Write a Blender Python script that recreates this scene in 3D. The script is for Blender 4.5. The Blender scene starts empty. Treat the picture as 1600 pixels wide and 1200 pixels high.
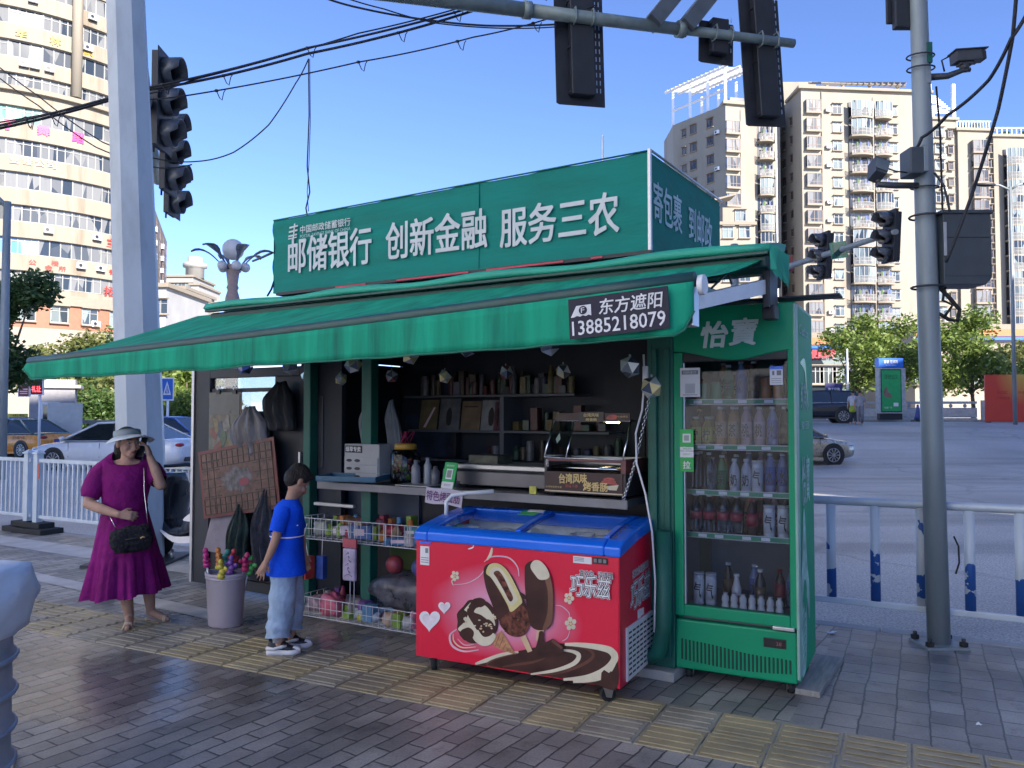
import bpy, bmesh, math, random
from mathutils import Vector, Matrix, noise
R = math.radians
PI = math.pi
sc = bpy.context.scene
COL = sc.collection
random.seed(7)

CAM_H = 1.6
PITCH = math.atan(46 / 1250.0)
cam = bpy.data.cameras.new('camera')
cam.sensor_width = 36
cam.lens = 36 * 1250 / 1600.0
cam.clip_start = 0.05
cam.clip_end = 3000
cam_o = bpy.data.objects.new('camera', cam)
cam_o.location = (0, 0, CAM_H)
cam_o.rotation_euler = (PI / 2 + PITCH, 0, 0)
COL.objects.link(cam_o)
sc.camera = cam_o

SUN_EL, SUN_AZ = R(27), R(36)          # azimuth: to the right of straight behind the viewer
sdir = Vector((math.sin(SUN_AZ) * math.cos(SUN_EL), -math.cos(SUN_AZ) * math.cos(SUN_EL), math.sin(SUN_EL)))
w = bpy.data.worlds.new('World')
sc.world = w
w.use_nodes = True
nt = w.node_tree
sky = nt.nodes.new('ShaderNodeTexSky')
sky.sky_type = 'NISHITA'
sky.sun_disc = False
sky.sun_elevation = SUN_EL
sky.sun_rotation = math.atan2(sdir.x, sdir.y)
sky.altitude = 900
sky.air_density = 0.7
sky.dust_density = 0.1
sky.ozone_density = 5
bg = nt.nodes['Background']
bg.inputs[1].default_value = 0.054
tint = nt.nodes.new('ShaderNodeMixRGB'); tint.blend_type = 'MULTIPLY'; tint.inputs[0].default_value = 1; tint.inputs[2].default_value = (1.0, 0.925, 1.02, 1)
nt.links.new(sky.outputs[0], tint.inputs[1]); nt.links.new(tint.outputs[0], bg.inputs[0])
sl = bpy.data.lights.new('sun', 'SUN')
sl.energy = 2.0
sl.angle = R(0.5)
sl.color = (1.0, 0.92, 0.81)
so = bpy.data.objects.new('sun', sl)
so.rotation_euler = sdir.to_track_quat('Z', 'Y').to_euler()
so.location = (20, -20, 40)
COL.objects.link(so)
sc.view_settings.view_transform = 'Standard'
sc.view_settings.look = 'None'
sc.view_settings.gamma = 1
sc.view_settings.exposure = 2.7
sc.render.engine = 'CYCLES'
sc.cycles.max_bounces = 8
sc.cycles.transparent_max_bounces = 24

O = Vector((0.994, 4.896, 0))
TS, TK = R(28.7), R(32.0)              # street line, kiosk line
def frame(t, u, v, z=0):
    return Vector((O.x + u * math.cos(t) + v * math.sin(t), O.y - u * math.sin(t) + v * math.cos(t), z))
def S(u, v, z=0): return frame(TS, u, v, z)
def K(u, v, z=0): return frame(TK, u, v, z)
def at(px, py, Y):                     # a measured direction and a distance give a place
    cp, sp = math.cos(PITCH), math.sin(PITCH)
    x = (px - 800) / 1250.0; y = (600 - py) / 1250.0
    r = Vector((x, cp - sp * y, sp + cp * y)); t = Y / r.y
    return Vector((0, 0, CAM_H)) + r * t
def smooth01(t):
    t = max(0.0, min(1.0, t)); return t * t * (3 - 2 * t)
def ground_z(x, y):                    # the crossing climbs gently towards the far right
    return -0.13 + 1.25 * smooth01((y - 23) / 17.0) * smooth01((x - 2) / 12.0)

MATS = {}
def new_mat(name):
    m = bpy.data.materials.new(name); m.use_nodes = True
    n = m.node_tree.nodes; l = m.node_tree.links
    return m, n, l, n['Principled BSDF']
def rgb(c): return (c[0], c[1], c[2], 1)
def mat(name, col, rough=0.6, metal=0.0, var=0.15, scale=6.0, bump=0.0, bscale=60.0, spec=0.5, emit=0.0, coat=0.0, dirt=None, dscale=2.0, damt=0.5, sheen=0.0, stretch=None):
    if name in MATS: return MATS[name]
    m, n, l, p = new_mat(name)
    tc = n.new('ShaderNodeTexCoord')
    src = tc.outputs['Object']
    if stretch:
        mp = n.new('ShaderNodeMapping'); mp.inputs['Scale'].default_value = stretch
        l.new(src, mp.inputs[0]); src = mp.outputs[0]
    nz = n.new('ShaderNodeTexNoise'); nz.inputs['Scale'].default_value = scale; nz.inputs['Detail'].default_value = 6
    l.new(src, nz.inputs['Vector'])
    cr = n.new('ShaderNodeValToRGB')
    cr.color_ramp.elements[0].position = 0.3; cr.color_ramp.elements[1].position = 0.7
    cr.color_ramp.elements[0].color = rgb([max(0, c * (1 - var)) for c in col])
    cr.color_ramp.elements[1].color = rgb([min(1, c * (1 + var)) for c in col])
    l.new(nz.outputs['Fac'], cr.inputs[0])
    out = cr.outputs[0]
    if dirt:
        n2 = n.new('ShaderNodeTexNoise'); n2.inputs['Scale'].default_value = dscale; n2.inputs['Detail'].default_value = 8; n2.inputs['Roughness'].default_value = 0.65
        l.new(src, n2.inputs['Vector'])
        r2 = n.new('ShaderNodeValToRGB'); r2.color_ramp.elements[0].position = 0.5; r2.color_ramp.elements[1].position = 0.75
        r2.color_ramp.elements[1].color = (damt, damt, damt, 1)
        l.new(n2.outputs['Fac'], r2.inputs[0])
        mx = n.new('ShaderNodeMixRGB'); l.new(r2.outputs[0], mx.inputs[0]); l.new(out, mx.inputs[1]); mx.inputs[2].default_value = rgb(dirt)
        out = mx.outputs[0]
    l.new(out, p.inputs['Base Color'])
    rr = n.new('ShaderNodeMapRange'); rr.inputs[3].default_value = max(0.03, rough - 0.1); rr.inputs[4].default_value = min(1, rough + 0.1)
    l.new(nz.outputs['Fac'], rr.inputs[0]); l.new(rr.outputs[0], p.inputs['Roughness'])
    p.inputs['Metallic'].default_value = metal
    p.inputs['Specular IOR Level'].default_value = spec
    if coat: p.inputs['Coat Weight'].default_value = coat; p.inputs['Coat Roughness'].default_value = 0.06
    if sheen: p.inputs['Sheen Weight'].default_value = sheen
    if bump:
        nb = n.new('ShaderNodeTexNoise'); nb.inputs['Scale'].default_value = bscale; nb.inputs['Detail'].default_value = 4
        l.new(src, nb.inputs['Vector'])
        b = n.new('ShaderNodeBump'); b.inputs['Strength'].default_value = bump; b.inputs['Distance'].default_value = 0.02
        l.new(nb.outputs['Fac'], b.inputs['Height']); l.new(b.outputs[0], p.inputs['Normal'])
    if emit:
        l.new(out, p.inputs['Emission Color']); p.inputs['Emission Strength'].default_value = emit
    MATS[name] = m
    return m
def glass_mat(name, tint=(1, 1, 1), refl=0.12, rough=0.02, top=0.75):
    if name in MATS: return MATS[name]
    m, n, l, p = new_mat(name); n.remove(p)
    o = n['Material Output']
    t = n.new('ShaderNodeBsdfTransparent'); t.inputs[0].default_value = rgb(tint)
    g = n.new('ShaderNodeBsdfGlossy'); g.inputs['Roughness'].default_value = rough
    f = n.new('ShaderNodeFresnel'); f.inputs[0].default_value = 1.5
    mr = n.new('ShaderNodeMapRange'); mr.inputs[3].default_value = refl * 0.2; mr.inputs[4].default_value = top; mr.inputs[1].default_value = 0.04
    l.new(f.outputs[0], mr.inputs[0])
    x = n.new('ShaderNodeMixShader'); l.new(mr.outputs[0], x.inputs[0]); l.new(t.outputs[0], x.inputs[1]); l.new(g.outputs[0], x.inputs[2])
    l.new(x.outputs[0], o.inputs[0])
    MATS[name] = m; return m
def window_glass(name, curtain=(0.55, 0.53, 0.5), dark=(0.05, 0.07, 0.09), share=0.5, scale=0.35):
    """panes: some dark, some with curtains, differing from window to window"""
    if name in MATS: return MATS[name]
    m, n, l, p = new_mat(name)
    tc = n.new('ShaderNodeTexCoord'); oi = n.new('ShaderNodeObjectInfo')
    vm = n.new('ShaderNodeVectorMath'); vm.operation = 'ADD'
    cb = n.new('ShaderNodeCombineXYZ'); l.new(oi.outputs['Random'], cb.inputs[0]); l.new(oi.outputs['Random'], cb.inputs[2])
    sc_ = n.new('ShaderNodeVectorMath'); sc_.operation = 'SCALE'; sc_.inputs[3].default_value = 57.0
    l.new(cb.outputs[0], sc_.inputs[0]); l.new(tc.outputs['Object'], vm.inputs[0]); l.new(sc_.outputs[0], vm.inputs[1])
    mp = n.new('ShaderNodeMapping'); mp.inputs['Scale'].default_value = (scale, scale, scale * 0.3); l.new(vm.outputs[0], mp.inputs[0])
    vo = n.new('ShaderNodeTexVoronoi'); vo.inputs['Scale'].default_value = 2.6; l.new(mp.outputs[0], vo.inputs['Vector'])
    cr = n.new('ShaderNodeValToRGB'); cr.color_ramp.interpolation = 'LINEAR'
    e = cr.color_ramp.elements
    e[0].position = max(0.02, 1 - share - 0.25); e[0].color = rgb(dark); e[1].position = min(0.98, 1 - share + 0.2); e[1].color = rgb(curtain)
    sp = n.new('ShaderNodeSeparateColor'); l.new(vo.outputs['Color'], sp.inputs[0]); l.new(sp.outputs[0], cr.inputs[0])
    wv = n.new('ShaderNodeTexWave'); wv.inputs['Scale'].default_value = 3.0; wv.inputs['Distortion'].default_value = 1.5; l.new(tc.outputs['Object'], wv.inputs['Vector'])
    mx = n.new('ShaderNodeMixRGB'); mx.blend_type = 'MULTIPLY'; mx.inputs[0].default_value = 0.3
    l.new(cr.outputs[0], mx.inputs[1]); l.new(wv.outputs['Color'], mx.inputs[2]); l.new(mx.outputs[0], p.inputs['Base Color'])
    p.inputs['Roughness'].default_value = 0.12; p.inputs['Specular IOR Level'].default_value = 0.7
    MATS[name] = m; return m

class MB:
    def __init__(s):
        s.bm = bmesh.new(); s.mats = []
    def mi(s, m):
        if m not in s.mats: s.mats.append(m)
        return s.mats.index(m)
    def face(s, pts, m, sm=False):
        f = s.bm.faces.new([s.bm.verts.new(p) for p in pts]); f.material_index = s.mi(m); f.smooth = sm; return f
    def box(s, x0, y0, z0, x1, y1, z1, m, T=None):
        c = [Vector((x, y, z)) for z in (z0, z1) for y in (y0, y1) for x in (x0, x1)]
        if T: c = [T @ p for p in c]
        v = [s.bm.verts.new(p) for p in c]; i = s.mi(m)
        for q in ((0, 2, 3, 1), (4, 5, 7, 6), (0, 1, 5, 4), (2, 6, 7, 3), (0, 4, 6, 2), (1, 3, 7, 5)):
            f = s.bm.faces.new([v[k] for k in q]); f.material_index = i
    def rings(s, rs, m, closed=True, cap0=True, cap1=True, sm=True):
        i = s.mi(m); V = [[s.bm.verts.new(p) for p in r] for r in rs]; n = len(V[0])
        for a, b in zip(V, V[1:]):
            for k in range(n if closed else n - 1):
                f = s.bm.faces.new((a[k], a[(k + 1) % n], b[(k + 1) % n], b[k])); f.material_index = i; f.smooth = sm
        if closed and cap0: f = s.bm.faces.new(V[0][::-1]); f.material_index = i
        if closed and cap1: f = s.bm.faces.new(V[-1]); f.material_index = i
    def tube(s, pts, r, m, n=8, r1=None, sm=True, caps=True):
        pts = [Vector(p) for p in pts]; N = len(pts); rs = []
        rad = r if isinstance(r, (list, tuple)) else [r + ((r1 if r1 is not None else r) - r) * k / max(1, N - 1) for k in range(N)]
        up = None
        for k, p in enumerate(pts):
            d = (pts[min(k + 1, N - 1)] - pts[max(k - 1, 0)]); d = d.normalized() if d.length > 1e-9 else Vector((0, 0, 1))
            if up is None: up = Vector((0, 0, 1)) if abs(d.z) < 0.9 else Vector((1, 0, 0))
            a = d.cross(up); a = a.normalized() if a.length > 1e-6 else Vector((1, 0, 0)); b = a.cross(d).normalized(); up = b
            rs.append([p + a * math.cos(2 * PI * j / n) * rad[k] + b * math.sin(2 * PI * j / n) * rad[k] for j in range(n)])
        s.rings(rs, m, True, caps, caps, sm)
    def cyl(s, p0, p1, r, m, n=16, r1=None, sm=True): s.tube([p0, p1], r, m, n, r1, sm)
    def lathe(s, prof, m, n=20, c=(0, 0, 0), sm=True, sx=1, sy=1):
        rs = [[Vector((c[0] + r * sx * math.cos(2 * PI * j / n), c[1] + r * sy * math.sin(2 * PI * j / n), c[2] + z)) for j in range(n)] for r, z in prof]
        s.rings(rs, m, True, prof[0][0] > 1e-4, prof[-1][0] > 1e-4, sm)
    def ball(s, c, r, m, n=16, k=10, T=None):
        if not isinstance(r, (list, tuple)): r = (r, r, r)
        rs = []
        for a in range(k + 1):
            t = -PI / 2 + PI * a / k; q = max(math.cos(t), 0.02)
            pr = [Vector((r[0] * q * math.cos(2 * PI * j / n), r[1] * q * math.sin(2 * PI * j / n), r[2] * math.sin(t))) for j in range(n)]
            rs.append([(T @ p if T else p) + Vector(c) for p in pr])
        s.rings(rs, m)
    def prism(s, poly, m, fn0, fn1, sm=False):
        """poly of 2D points; fn0 / fn1 turn them into the two end faces"""
        s.rings([[fn0(p) for p in poly], [fn1(p) for p in poly]], m, sm=sm)
    def slab(s, poly, z0, z1, m): s.prism(poly, m, lambda p: Vector((p[0], p[1], z0)), lambda p: Vector((p[0], p[1], z1)))
    def text(s, t, c, w, h, m, X=(1, 0, 0), Z=(0, 0, 1), bold=0.0, shear=0.0, rot=0.0):
        """lettering fitted to a w x h box centred on c, in the plane of X and Z"""
        vs, fs = glyphs(t, shear); X = Vector(X); Z = Vector(Z); c = Vector(c); i = s.mi(m)
        if rot:
            X, Z = X * math.cos(rot) + Z * math.sin(rot), Z * math.cos(rot) - X * math.sin(rot)
        N = X.cross(Z); e = bold * min(h, 1.3 * w / max(1, len(t)))
        for q, (dx, dz) in enumerate(((0, 0), (e, 0), (-e, 0), (0, e), (0, -e), (e, e), (-e, -e), (e, -e), (-e, e)) if bold else ((0, 0),)):
            V = [s.bm.verts.new(c + X * (a * w + dx) + Z * (b * h + dz) + N * (0.00004 * q)) for a, b in vs]
            for f in fs:
                try: g = s.bm.faces.new([V[k] for k in f]); g.material_index = i
                except ValueError: pass
    def poly(s, pts, m, fn):                       # flat printed shape
        return s.face([fn(p) for p in pts], m)
    def build(s, name, parent=None, loc=None, rot=None, bevel=0.0, label=None, seg=2):
        me = bpy.data.meshes.new(name)
        bmesh.ops.recalc_face_normals(s.bm, faces=s.bm.faces[:]) if getattr(s, 'recalc', True) else None
        s.bm.to_mesh(me); s.bm.free()
        for m in s.mats: me.materials.append(m)
        o = bpy.data.objects.new(name, me); COL.objects.link(o)
        if parent: o.parent = parent
        if loc is not None: o.location = loc
        if rot is not None: o.rotation_euler = rot if isinstance(rot, (tuple, list)) else (0, 0, rot)
        if bevel:
            b = o.modifiers.new('edge', 'BEVEL'); b.width = bevel; b.segments = seg; b.limit_method = 'ANGLE'; b.angle_limit = R(35)
        if label: o['label'] = label
        return o
GLY = {}
def glyphs(t, shear=0.0):
    k = (t, shear)
    if k in GLY: return GLY[k]
    cu = bpy.data.curves.new('lettering', 'FONT'); cu.body = t; cu.shear = shear; cu.resolution_u = 2
    o = bpy.data.objects.new('lettering', cu); COL.objects.link(o)
    dg = bpy.context.evaluated_depsgraph_get(); dg.update()
    me = bpy.data.meshes.new_from_object(o.evaluated_get(dg))
    xs = [v.co.x for v in me.vertices] or [0, 1]; ys = [v.co.y for v in me.vertices] or [0, 1]
    x0, x1, y0, y1 = min(xs), max(xs), min(ys), max(ys); W = max(x1 - x0, 1e-6); Hh = max(y1 - y0, 1e-6)
    if Hh < 0.25 * W and len(t) == 1: Hh = W       # flat signs keep their shape
    cx, cy = (x0 + x1) / 2, (y0 + y1) / 2
    out = ([((v.co.x - cx) / W, (v.co.y - cy) / Hh) for v in me.vertices], [tuple(p.vertices) for p in me.polygons])
    bpy.data.objects.remove(o); bpy.data.curves.remove(cu); bpy.data.meshes.remove(me)
    GLY[k] = out; return out
def tag(o, label=None, cat=None, group=None, kind=None):
    if label: o['label'] = label
    if cat: o['category'] = cat
    if group: o['group'] = group
    if kind: o['kind'] = kind
    return o
def thing(name, label, cat, loc=(0, 0, 0), rot=0, group=None):
    o = bpy.data.objects.new(name, None); COL.objects.link(o); o.empty_display_size = 0.2
    o.location = loc; o.rotation_euler = rot if isinstance(rot, (tuple, list)) else (0, 0, rot)
    return tag(o, label, cat, group)
def dup(o, loc=None, rot=None, label=None, parent=None, scale=None):
    c = o.copy(); COL.objects.link(c)
    if parent: c.parent = parent
    if loc is not None: c.location = loc
    if rot is not None: c.rotation_euler = rot if isinstance(rot, (tuple, list)) else (0, 0, rot)
    if label: c['label'] = label
    if scale: c.scale = scale if isinstance(scale, (tuple, list)) else (scale,) * 3
    for ch in list(o.children): dup(ch, parent=c)
    return c
def struct(mb, name, **k):
    o = mb.build(name, **k); o['kind'] = 'structure'; return o
def lerp(a, b, t): return a + (b - a) * t
white = mat('white_paint', (0.75, 0.76, 0.78), 0.45, var=0.08)
black = mat('black_plastic', (0.018, 0.019, 0.022), 0.45, var=0.2)
steel = mat('steel', (0.45, 0.46, 0.48), 0.32, 0.9, var=0.1)
galv = mat('galvanised_pole', (0.24, 0.28, 0.30), 0.55, 0.25, var=0.12, scale=5, bump=0.05, dirt=(0.09, 0.09, 0.09), dscale=3, damt=0.5, stretch=(1, 1, 0.25))
dark_steel = mat('dark_steel', (0.05, 0.052, 0.058), 0.5, 0.5, var=0.2)
rubber = mat('rubber', (0.02, 0.02, 0.021), 0.85, var=0.2)
chrome = mat('chrome', (0.7, 0.7, 0.72), 0.18, 1.0, var=0.05)
clear = glass_mat('clear_glass', (0.92, 0.95, 0.95), 0.15)
concrete = mat('concrete', (0.34, 0.33, 0.31), 0.9, var=0.15, scale=4, bump=0.2, dirt=(0.15, 0.14, 0.13), dscale=1.5)
wire_mat = mat('cable_black', (0.02, 0.022, 0.03), 0.6, var=0.2)

def paver_mat(name, angle, bw, bh, c1, c2, mortar, wet, sets=0.5):
    m, n, l, p = new_mat(name)
    tc = n.new('ShaderNodeTexCoord')
    mp = n.new('ShaderNodeMapping'); mp.inputs['Rotation'].default_value = (0, 0, angle); l.new(tc.outputs['Object'], mp.inputs[0])
    wob = n.new('ShaderNodeTexNoise'); wob.inputs['Scale'].default_value = 2.2; l.new(tc.outputs['Object'], wob.inputs['Vector'])
    va = n.new('ShaderNodeVectorMath'); va.operation = 'MULTIPLY_ADD'; va.inputs[1].default_value = (0.035, 0.035, 0); l.new(wob.outputs['Color'], va.inputs[0]); l.new(mp.outputs[0], va.inputs[2])
    w2 = n.new('ShaderNodeTexNoise'); w2.inputs['Scale'].default_value = 22; l.new(tc.outputs['Object'], w2.inputs['Vector']); vb = n.new('ShaderNodeVectorMath'); vb.operation = 'MULTIPLY_ADD'; vb.inputs[1].default_value = (0.012, 0.012, 0); l.new(w2.outputs['Color'], vb.inputs[0]); l.new(va.outputs[0], vb.inputs[2]); va = vb
    br = n.new('ShaderNodeTexBrick'); br.offset = sets; br.inputs['Scale'].default_value = 1.0
    br.inputs['Brick Width'].default_value = bw; br.inputs['Row Height'].default_value = bh
    br.inputs['Mortar Size'].default_value = 0.0055; br.inputs['Mortar Smooth'].default_value = 0.35; br.inputs['Bias'].default_value = 0.0
    br.inputs['Color1'].default_value = rgb(c1); br.inputs['Color2'].default_value = rgb(c2); br.inputs['Mortar'].default_value = rgb(mortar)
    l.new(va.outputs[0], br.inputs['Vector'])
    n1 = n.new('ShaderNodeTexNoise'); n1.inputs['Scale'].default_value = 1.1; n1.inputs['Detail'].default_value = 8; n1.inputs['Roughness'].default_value = 0.6; l.new(tc.outputs['Object'], n1.inputs['Vector'])
    r1 = n.new('ShaderNodeMapRange'); r1.inputs[1].default_value = 0.3; r1.inputs[2].default_value = 0.72; r1.inputs[3].default_value = 0.5; r1.inputs[4].default_value = 1.5; l.new(n1.outputs['Fac'], r1.inputs[0])
    n2 = n.new('ShaderNodeTexNoise'); n2.inputs['Scale'].default_value = 90; n2.inputs['Detail'].default_value = 3; l.new(tc.outputs['Object'], n2.inputs['Vector'])
    r2 = n.new('ShaderNodeMapRange'); r2.inputs[3].default_value = 0.6; r2.inputs[4].default_value = 1.4; l.new(n2.outputs['Fac'], r2.inputs[0])
    mu = n.new('ShaderNodeMath'); mu.operation = 'MULTIPLY'; l.new(r1.outputs[0], mu.inputs[0]); l.new(r2.outputs[0], mu.inputs[1])
    n4 = n.new('ShaderNodeTexNoise'); n4.inputs['Scale'].default_value = 5.5; n4.inputs['Detail'].default_value = 9; n4.inputs['Roughness'].default_value = 0.75; l.new(tc.outputs['Object'], n4.inputs['Vector']); r4 = n.new('ShaderNodeMapRange'); r4.inputs[1].default_value = 0.56; r4.inputs[2].default_value = 0.7; r4.inputs[3].default_value = 1.0; r4.inputs[4].default_value = 0.45; l.new(n4.outputs['Fac'], r4.inputs[0]); m4 = n.new('ShaderNodeMath'); m4.operation = 'MULTIPLY'; l.new(mu.outputs[0], m4.inputs[0]); l.new(r4.outputs[0], m4.inputs[1]); mu = m4
    hs = n.new('ShaderNodeHueSaturation'); l.new(mu.outputs[0], hs.inputs['Value']); l.new(br.outputs['Color'], hs.inputs['Color'])
    gm = n.new('ShaderNodeMapping'); gm.inputs['Location'].default_value = (-wet[0] / wet[2], -wet[1] / wet[3], 0); gm.inputs['Scale'].default_value = (1 / wet[2], 1 / wet[3], 0.0); l.new(tc.outputs['Object'], gm.inputs[0])
    gr = n.new('ShaderNodeVectorMath'); gr.operation = 'LENGTH'; l.new(gm.outputs[0], gr.inputs[0])
    wn = n.new('ShaderNodeTexNoise'); wn.inputs['Scale'].default_value = 1.6; wn.inputs['Detail'].default_value = 5; l.new(tc.outputs['Object'], wn.inputs['Vector'])
    ad = n.new('ShaderNodeMath'); ad.operation = 'MULTIPLY_ADD'; ad.inputs[1].default_value = 0.9; l.new(wn.outputs['Fac'], ad.inputs[0]); l.new(gr.outputs['Value'], ad.inputs[2])
    wr = n.new('ShaderNodeMapRange'); wr.inputs[1].default_value = 1.35; wr.inputs[2].default_value = 1.05; wr.inputs[3].default_value = 0; wr.inputs[4].default_value = 1; l.new(ad.outputs[0], wr.inputs[0])
    dk = n.new('ShaderNodeMixRGB'); dk.blend_type = 'MULTIPLY'; dk.inputs[2].default_value = (0.68, 0.68, 0.7, 1); l.new(wr.outputs[0], dk.inputs[0]); l.new(hs.outputs[0], dk.inputs[1])
    l.new(dk.outputs[0], p.inputs['Base Color'])
    ro = n.new('ShaderNodeMapRange'); ro.inputs[3].default_value = 0.46; ro.inputs[4].default_value = 0.15; l.new(wr.outputs[0], ro.inputs[0])
    l.new(ro.outputs[0], p.inputs['Roughness'])
    hh = n.new('ShaderNodeMath'); hh.operation = 'MULTIPLY_ADD'; hh.inputs[1].default_value = 0.12; l.new(n2.outputs['Fac'], hh.inputs[0])
    iv = n.new('ShaderNodeMath'); iv.operation = 'SUBTRACT'; iv.inputs[0].default_value = 1.0; l.new(br.outputs['Fac'], iv.inputs[1])
    tn = n.new('ShaderNodeTexNoise'); tn.inputs['Scale'].default_value = 7; l.new(tc.outputs['Object'], tn.inputs['Vector'])
    h3 = n.new('ShaderNodeMath'); h3.operation = 'MULTIPLY_ADD'; h3.inputs[1].default_value = 0.5; l.new(tn.outputs['Fac'], h3.inputs[0]); l.new(iv.outputs[0], h3.inputs[2])
    l.new(h3.outputs[0], hh.inputs[2])
    b = n.new('ShaderNodeBump'); b.inputs['Strength'].default_value = 0.85; b.inputs['Distance'].default_value = 0.013; l.new(hh.outputs[0], b.inputs['Height']); l.new(b.outputs[0], p.inputs['Normal'])
    MATS[name] = m; return m
WET = (-2.7, 5.3, 2.5, 1.5)
pave_a = paver_mat('grey_brick_paving', R(-57), 0.235, 0.108, (0.34, 0.315, 0.285), (0.17, 0.162, 0.15), (0.06, 0.06, 0.066), WET)
pave_b = paver_mat('grey_block_paving', R(-63), 0.19, 0.165, (0.26, 0.247, 0.23), (0.165, 0.16, 0.152), (0.07, 0.072, 0.07), WET, 0.37)
stone_band = mat('pale_stone_band', (0.46, 0.44, 0.42), 0.6, var=0.15, scale=5, bump=0.15, bscale=30, dirt=(0.2, 0.2, 0.2), dscale=2)
asphalt, n, l, p = new_mat('asphalt')
tc = n.new('ShaderNodeTexCoord')
n1 = n.new('ShaderNodeTexNoise'); n1.inputs['Scale'].default_value = 55; n1.inputs['Detail'].default_value = 3; l.new(tc.outputs['Object'], n1.inputs['Vector'])
c1 = n.new('ShaderNodeValToRGB'); c1.color_ramp.elements[0].position = 0.36; c1.color_ramp.elements[1].position = 0.68
c1.color_ramp.elements[0].color = (0.25, 0.235, 0.22, 1); c1.color_ramp.elements[1].color = (0.64, 0.60, 0.56, 1); l.new(n1.outputs['Fac'], c1.inputs[0])
n2 = n.new('ShaderNodeTexNoise'); n2.inputs['Scale'].default_value = 0.25; n2.inputs['Detail'].default_value = 7; l.new(tc.outputs['Object'], n2.inputs['Vector'])
c2 = n.new('ShaderNodeMapRange'); c2.inputs[1].default_value = 0.3; c2.inputs[2].default_value = 0.7; c2.inputs[3].default_value = 0.75; c2.inputs[4].default_value = 1.25; l.new(n2.outputs['Fac'], c2.inputs[0])
vo = n.new('ShaderNodeTexVoronoi'); vo.feature = 'DISTANCE_TO_EDGE'; vo.inputs['Scale'].default_value = 0.16
wn = n.new('ShaderNodeTexNoise'); wn.inputs['Scale'].default_value = 0.9; wn.inputs['Detail'].default_value = 6; l.new(tc.outputs['Object'], wn.inputs['Vector']); wa = n.new('ShaderNodeVectorMath'); wa.operation = 'MULTIPLY_ADD'; wa.inputs[1].default_value = (1.6, 1.6, 0); l.new(wn.outputs['Color'], wa.inputs[0]); l.new(tc.outputs['Object'], wa.inputs[2]); l.new(wa.outputs[0], vo.inputs['Vector'])
ck = n.new('ShaderNodeMapRange'); ck.inputs[1].default_value = 0.004; ck.inputs[2].default_value = 0.012; ck.inputs[3].default_value = 0.78; ck.inputs[4].default_value = 1.0; l.new(vo.outputs['Distance'], ck.inputs[0])
pt = n.new('ShaderNodeTexNoise'); pt.inputs['Scale'].default_value = 0.7; pt.inputs['Detail'].default_value = 7; mpx = n.new('ShaderNodeMapping'); mpx.inputs['Rotation'].default_value = (0, 0, R(29)); mpx.inputs['Scale'].default_value = (0.12, 1.3, 1); l.new(tc.outputs['Object'], mpx.inputs[0]); l.new(mpx.outputs[0], pt.inputs['Vector'])
pr_ = n.new('ShaderNodeMapRange'); pr_.inputs[1].default_value = 0.5; pr_.inputs[2].default_value = 0.68; pr_.inputs[3].default_value = 1.0; pr_.inputs[4].default_value = 0.7; l.new(pt.outputs['Fac'], pr_.inputs[0])
k1 = n.new('ShaderNodeMath'); k1.operation = 'MULTIPLY'; l.new(ck.outputs[0], k1.inputs[0]); l.new(pr_.outputs[0], k1.inputs[1]); k2 = n.new('ShaderNodeMath'); k2.operation = 'MULTIPLY'; l.new(k1.outputs[0], k2.inputs[0]); l.new(c2.outputs[0], k2.inputs[1]); c2 = k2
h = n.new('ShaderNodeHueSaturation'); l.new(c1.outputs[0], h.inputs['Color']); l.new(c2.outputs[0], h.inputs['Value']); l.new(h.outputs[0], p.inputs['Base Color'])
p.inputs['Roughness'].default_value = 0.5
b = n.new('ShaderNodeBump'); b.inputs['Strength'].default_value = 0.5; b.inputs['Distance'].default_value = 0.01; l.new(n1.outputs['Fac'], b.inputs['Height']); l.new(b.outputs[0], p.inputs['Normal'])

mb = MB()
xs = [-400, -200, -100, -60, -40, -30] + list(range(-24, 60, 3)) + [66, 80, 120, 200, 400]
ys = [-200, -100, -50, -20, 0] + list(range(6, 72, 3)) + [80, 100, 140, 220, 420]
G = [[mb.bm.verts.new((x, y, ground_z(x, y))) for x in xs] for y in ys]
ri = mb.mi(asphalt)
for a in range(len(ys) - 1):
    for c in range(len(xs) - 1):
        f = mb.bm.faces.new((G[a][c], G[a][c + 1], G[a + 1][c + 1], G[a + 1][c])); f.smooth = True
struct(mb, 'road')
mb = MB()                                   # pavement in two textures, split along a joint right of the fridge
def spoly(pts): return [S(u, v) for u, v in pts]
mb.slab([(p.x, p.y) for p in spoly([(-60, -60), (0.62, -60), (0.72, 1.72), (-60, 1.72)])], -0.3, 0.0, pave_a)
mb.slab([(p.x, p.y) for p in spoly([(0.62, -60), (60, -60), (60, 1.72), (0.72, 1.72)])], -0.3, -0.0005, pave_b)
struct(mb, 'sidewalk')
mb = MB()
for k in range(-28, 30):
    p = S(k * 1.0, 1.72); T = Matrix.Translation(p) @ Matrix.Rotation(-TS, 4, 'Z')
    mb.box(0.004, 0.003, -0.3, 0.996, 0.135, 0.004 + 0.003 * math.sin(k * 2.3), concrete, T)
struct(mb, 'kerb', bevel=0.012)
mb = MB()
def strip(a, b, wd, m, z=0.004, step=0.6):
    a = S(*a); b = S(*b); d = (b - a); L = d.length; d.normalize(); nn = Vector((-d.y, d.x, 0))
    k = 0.0
    while k < L - 0.05:
        e = min(k + step - 0.006, L)
        q = [a + d * k, a + d * e, a + d * e + nn * wd, a + d * k + nn * wd]
        mb.face([(v.x, v.y, z + 0.0008 * math.sin(k * 7)) for v in q], m); k += step
strip((-12.5, 0.31), (-3.4, -0.42), 0.2, stone_band)
struct(mb, 'stone_band')
mb = MB()
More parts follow.
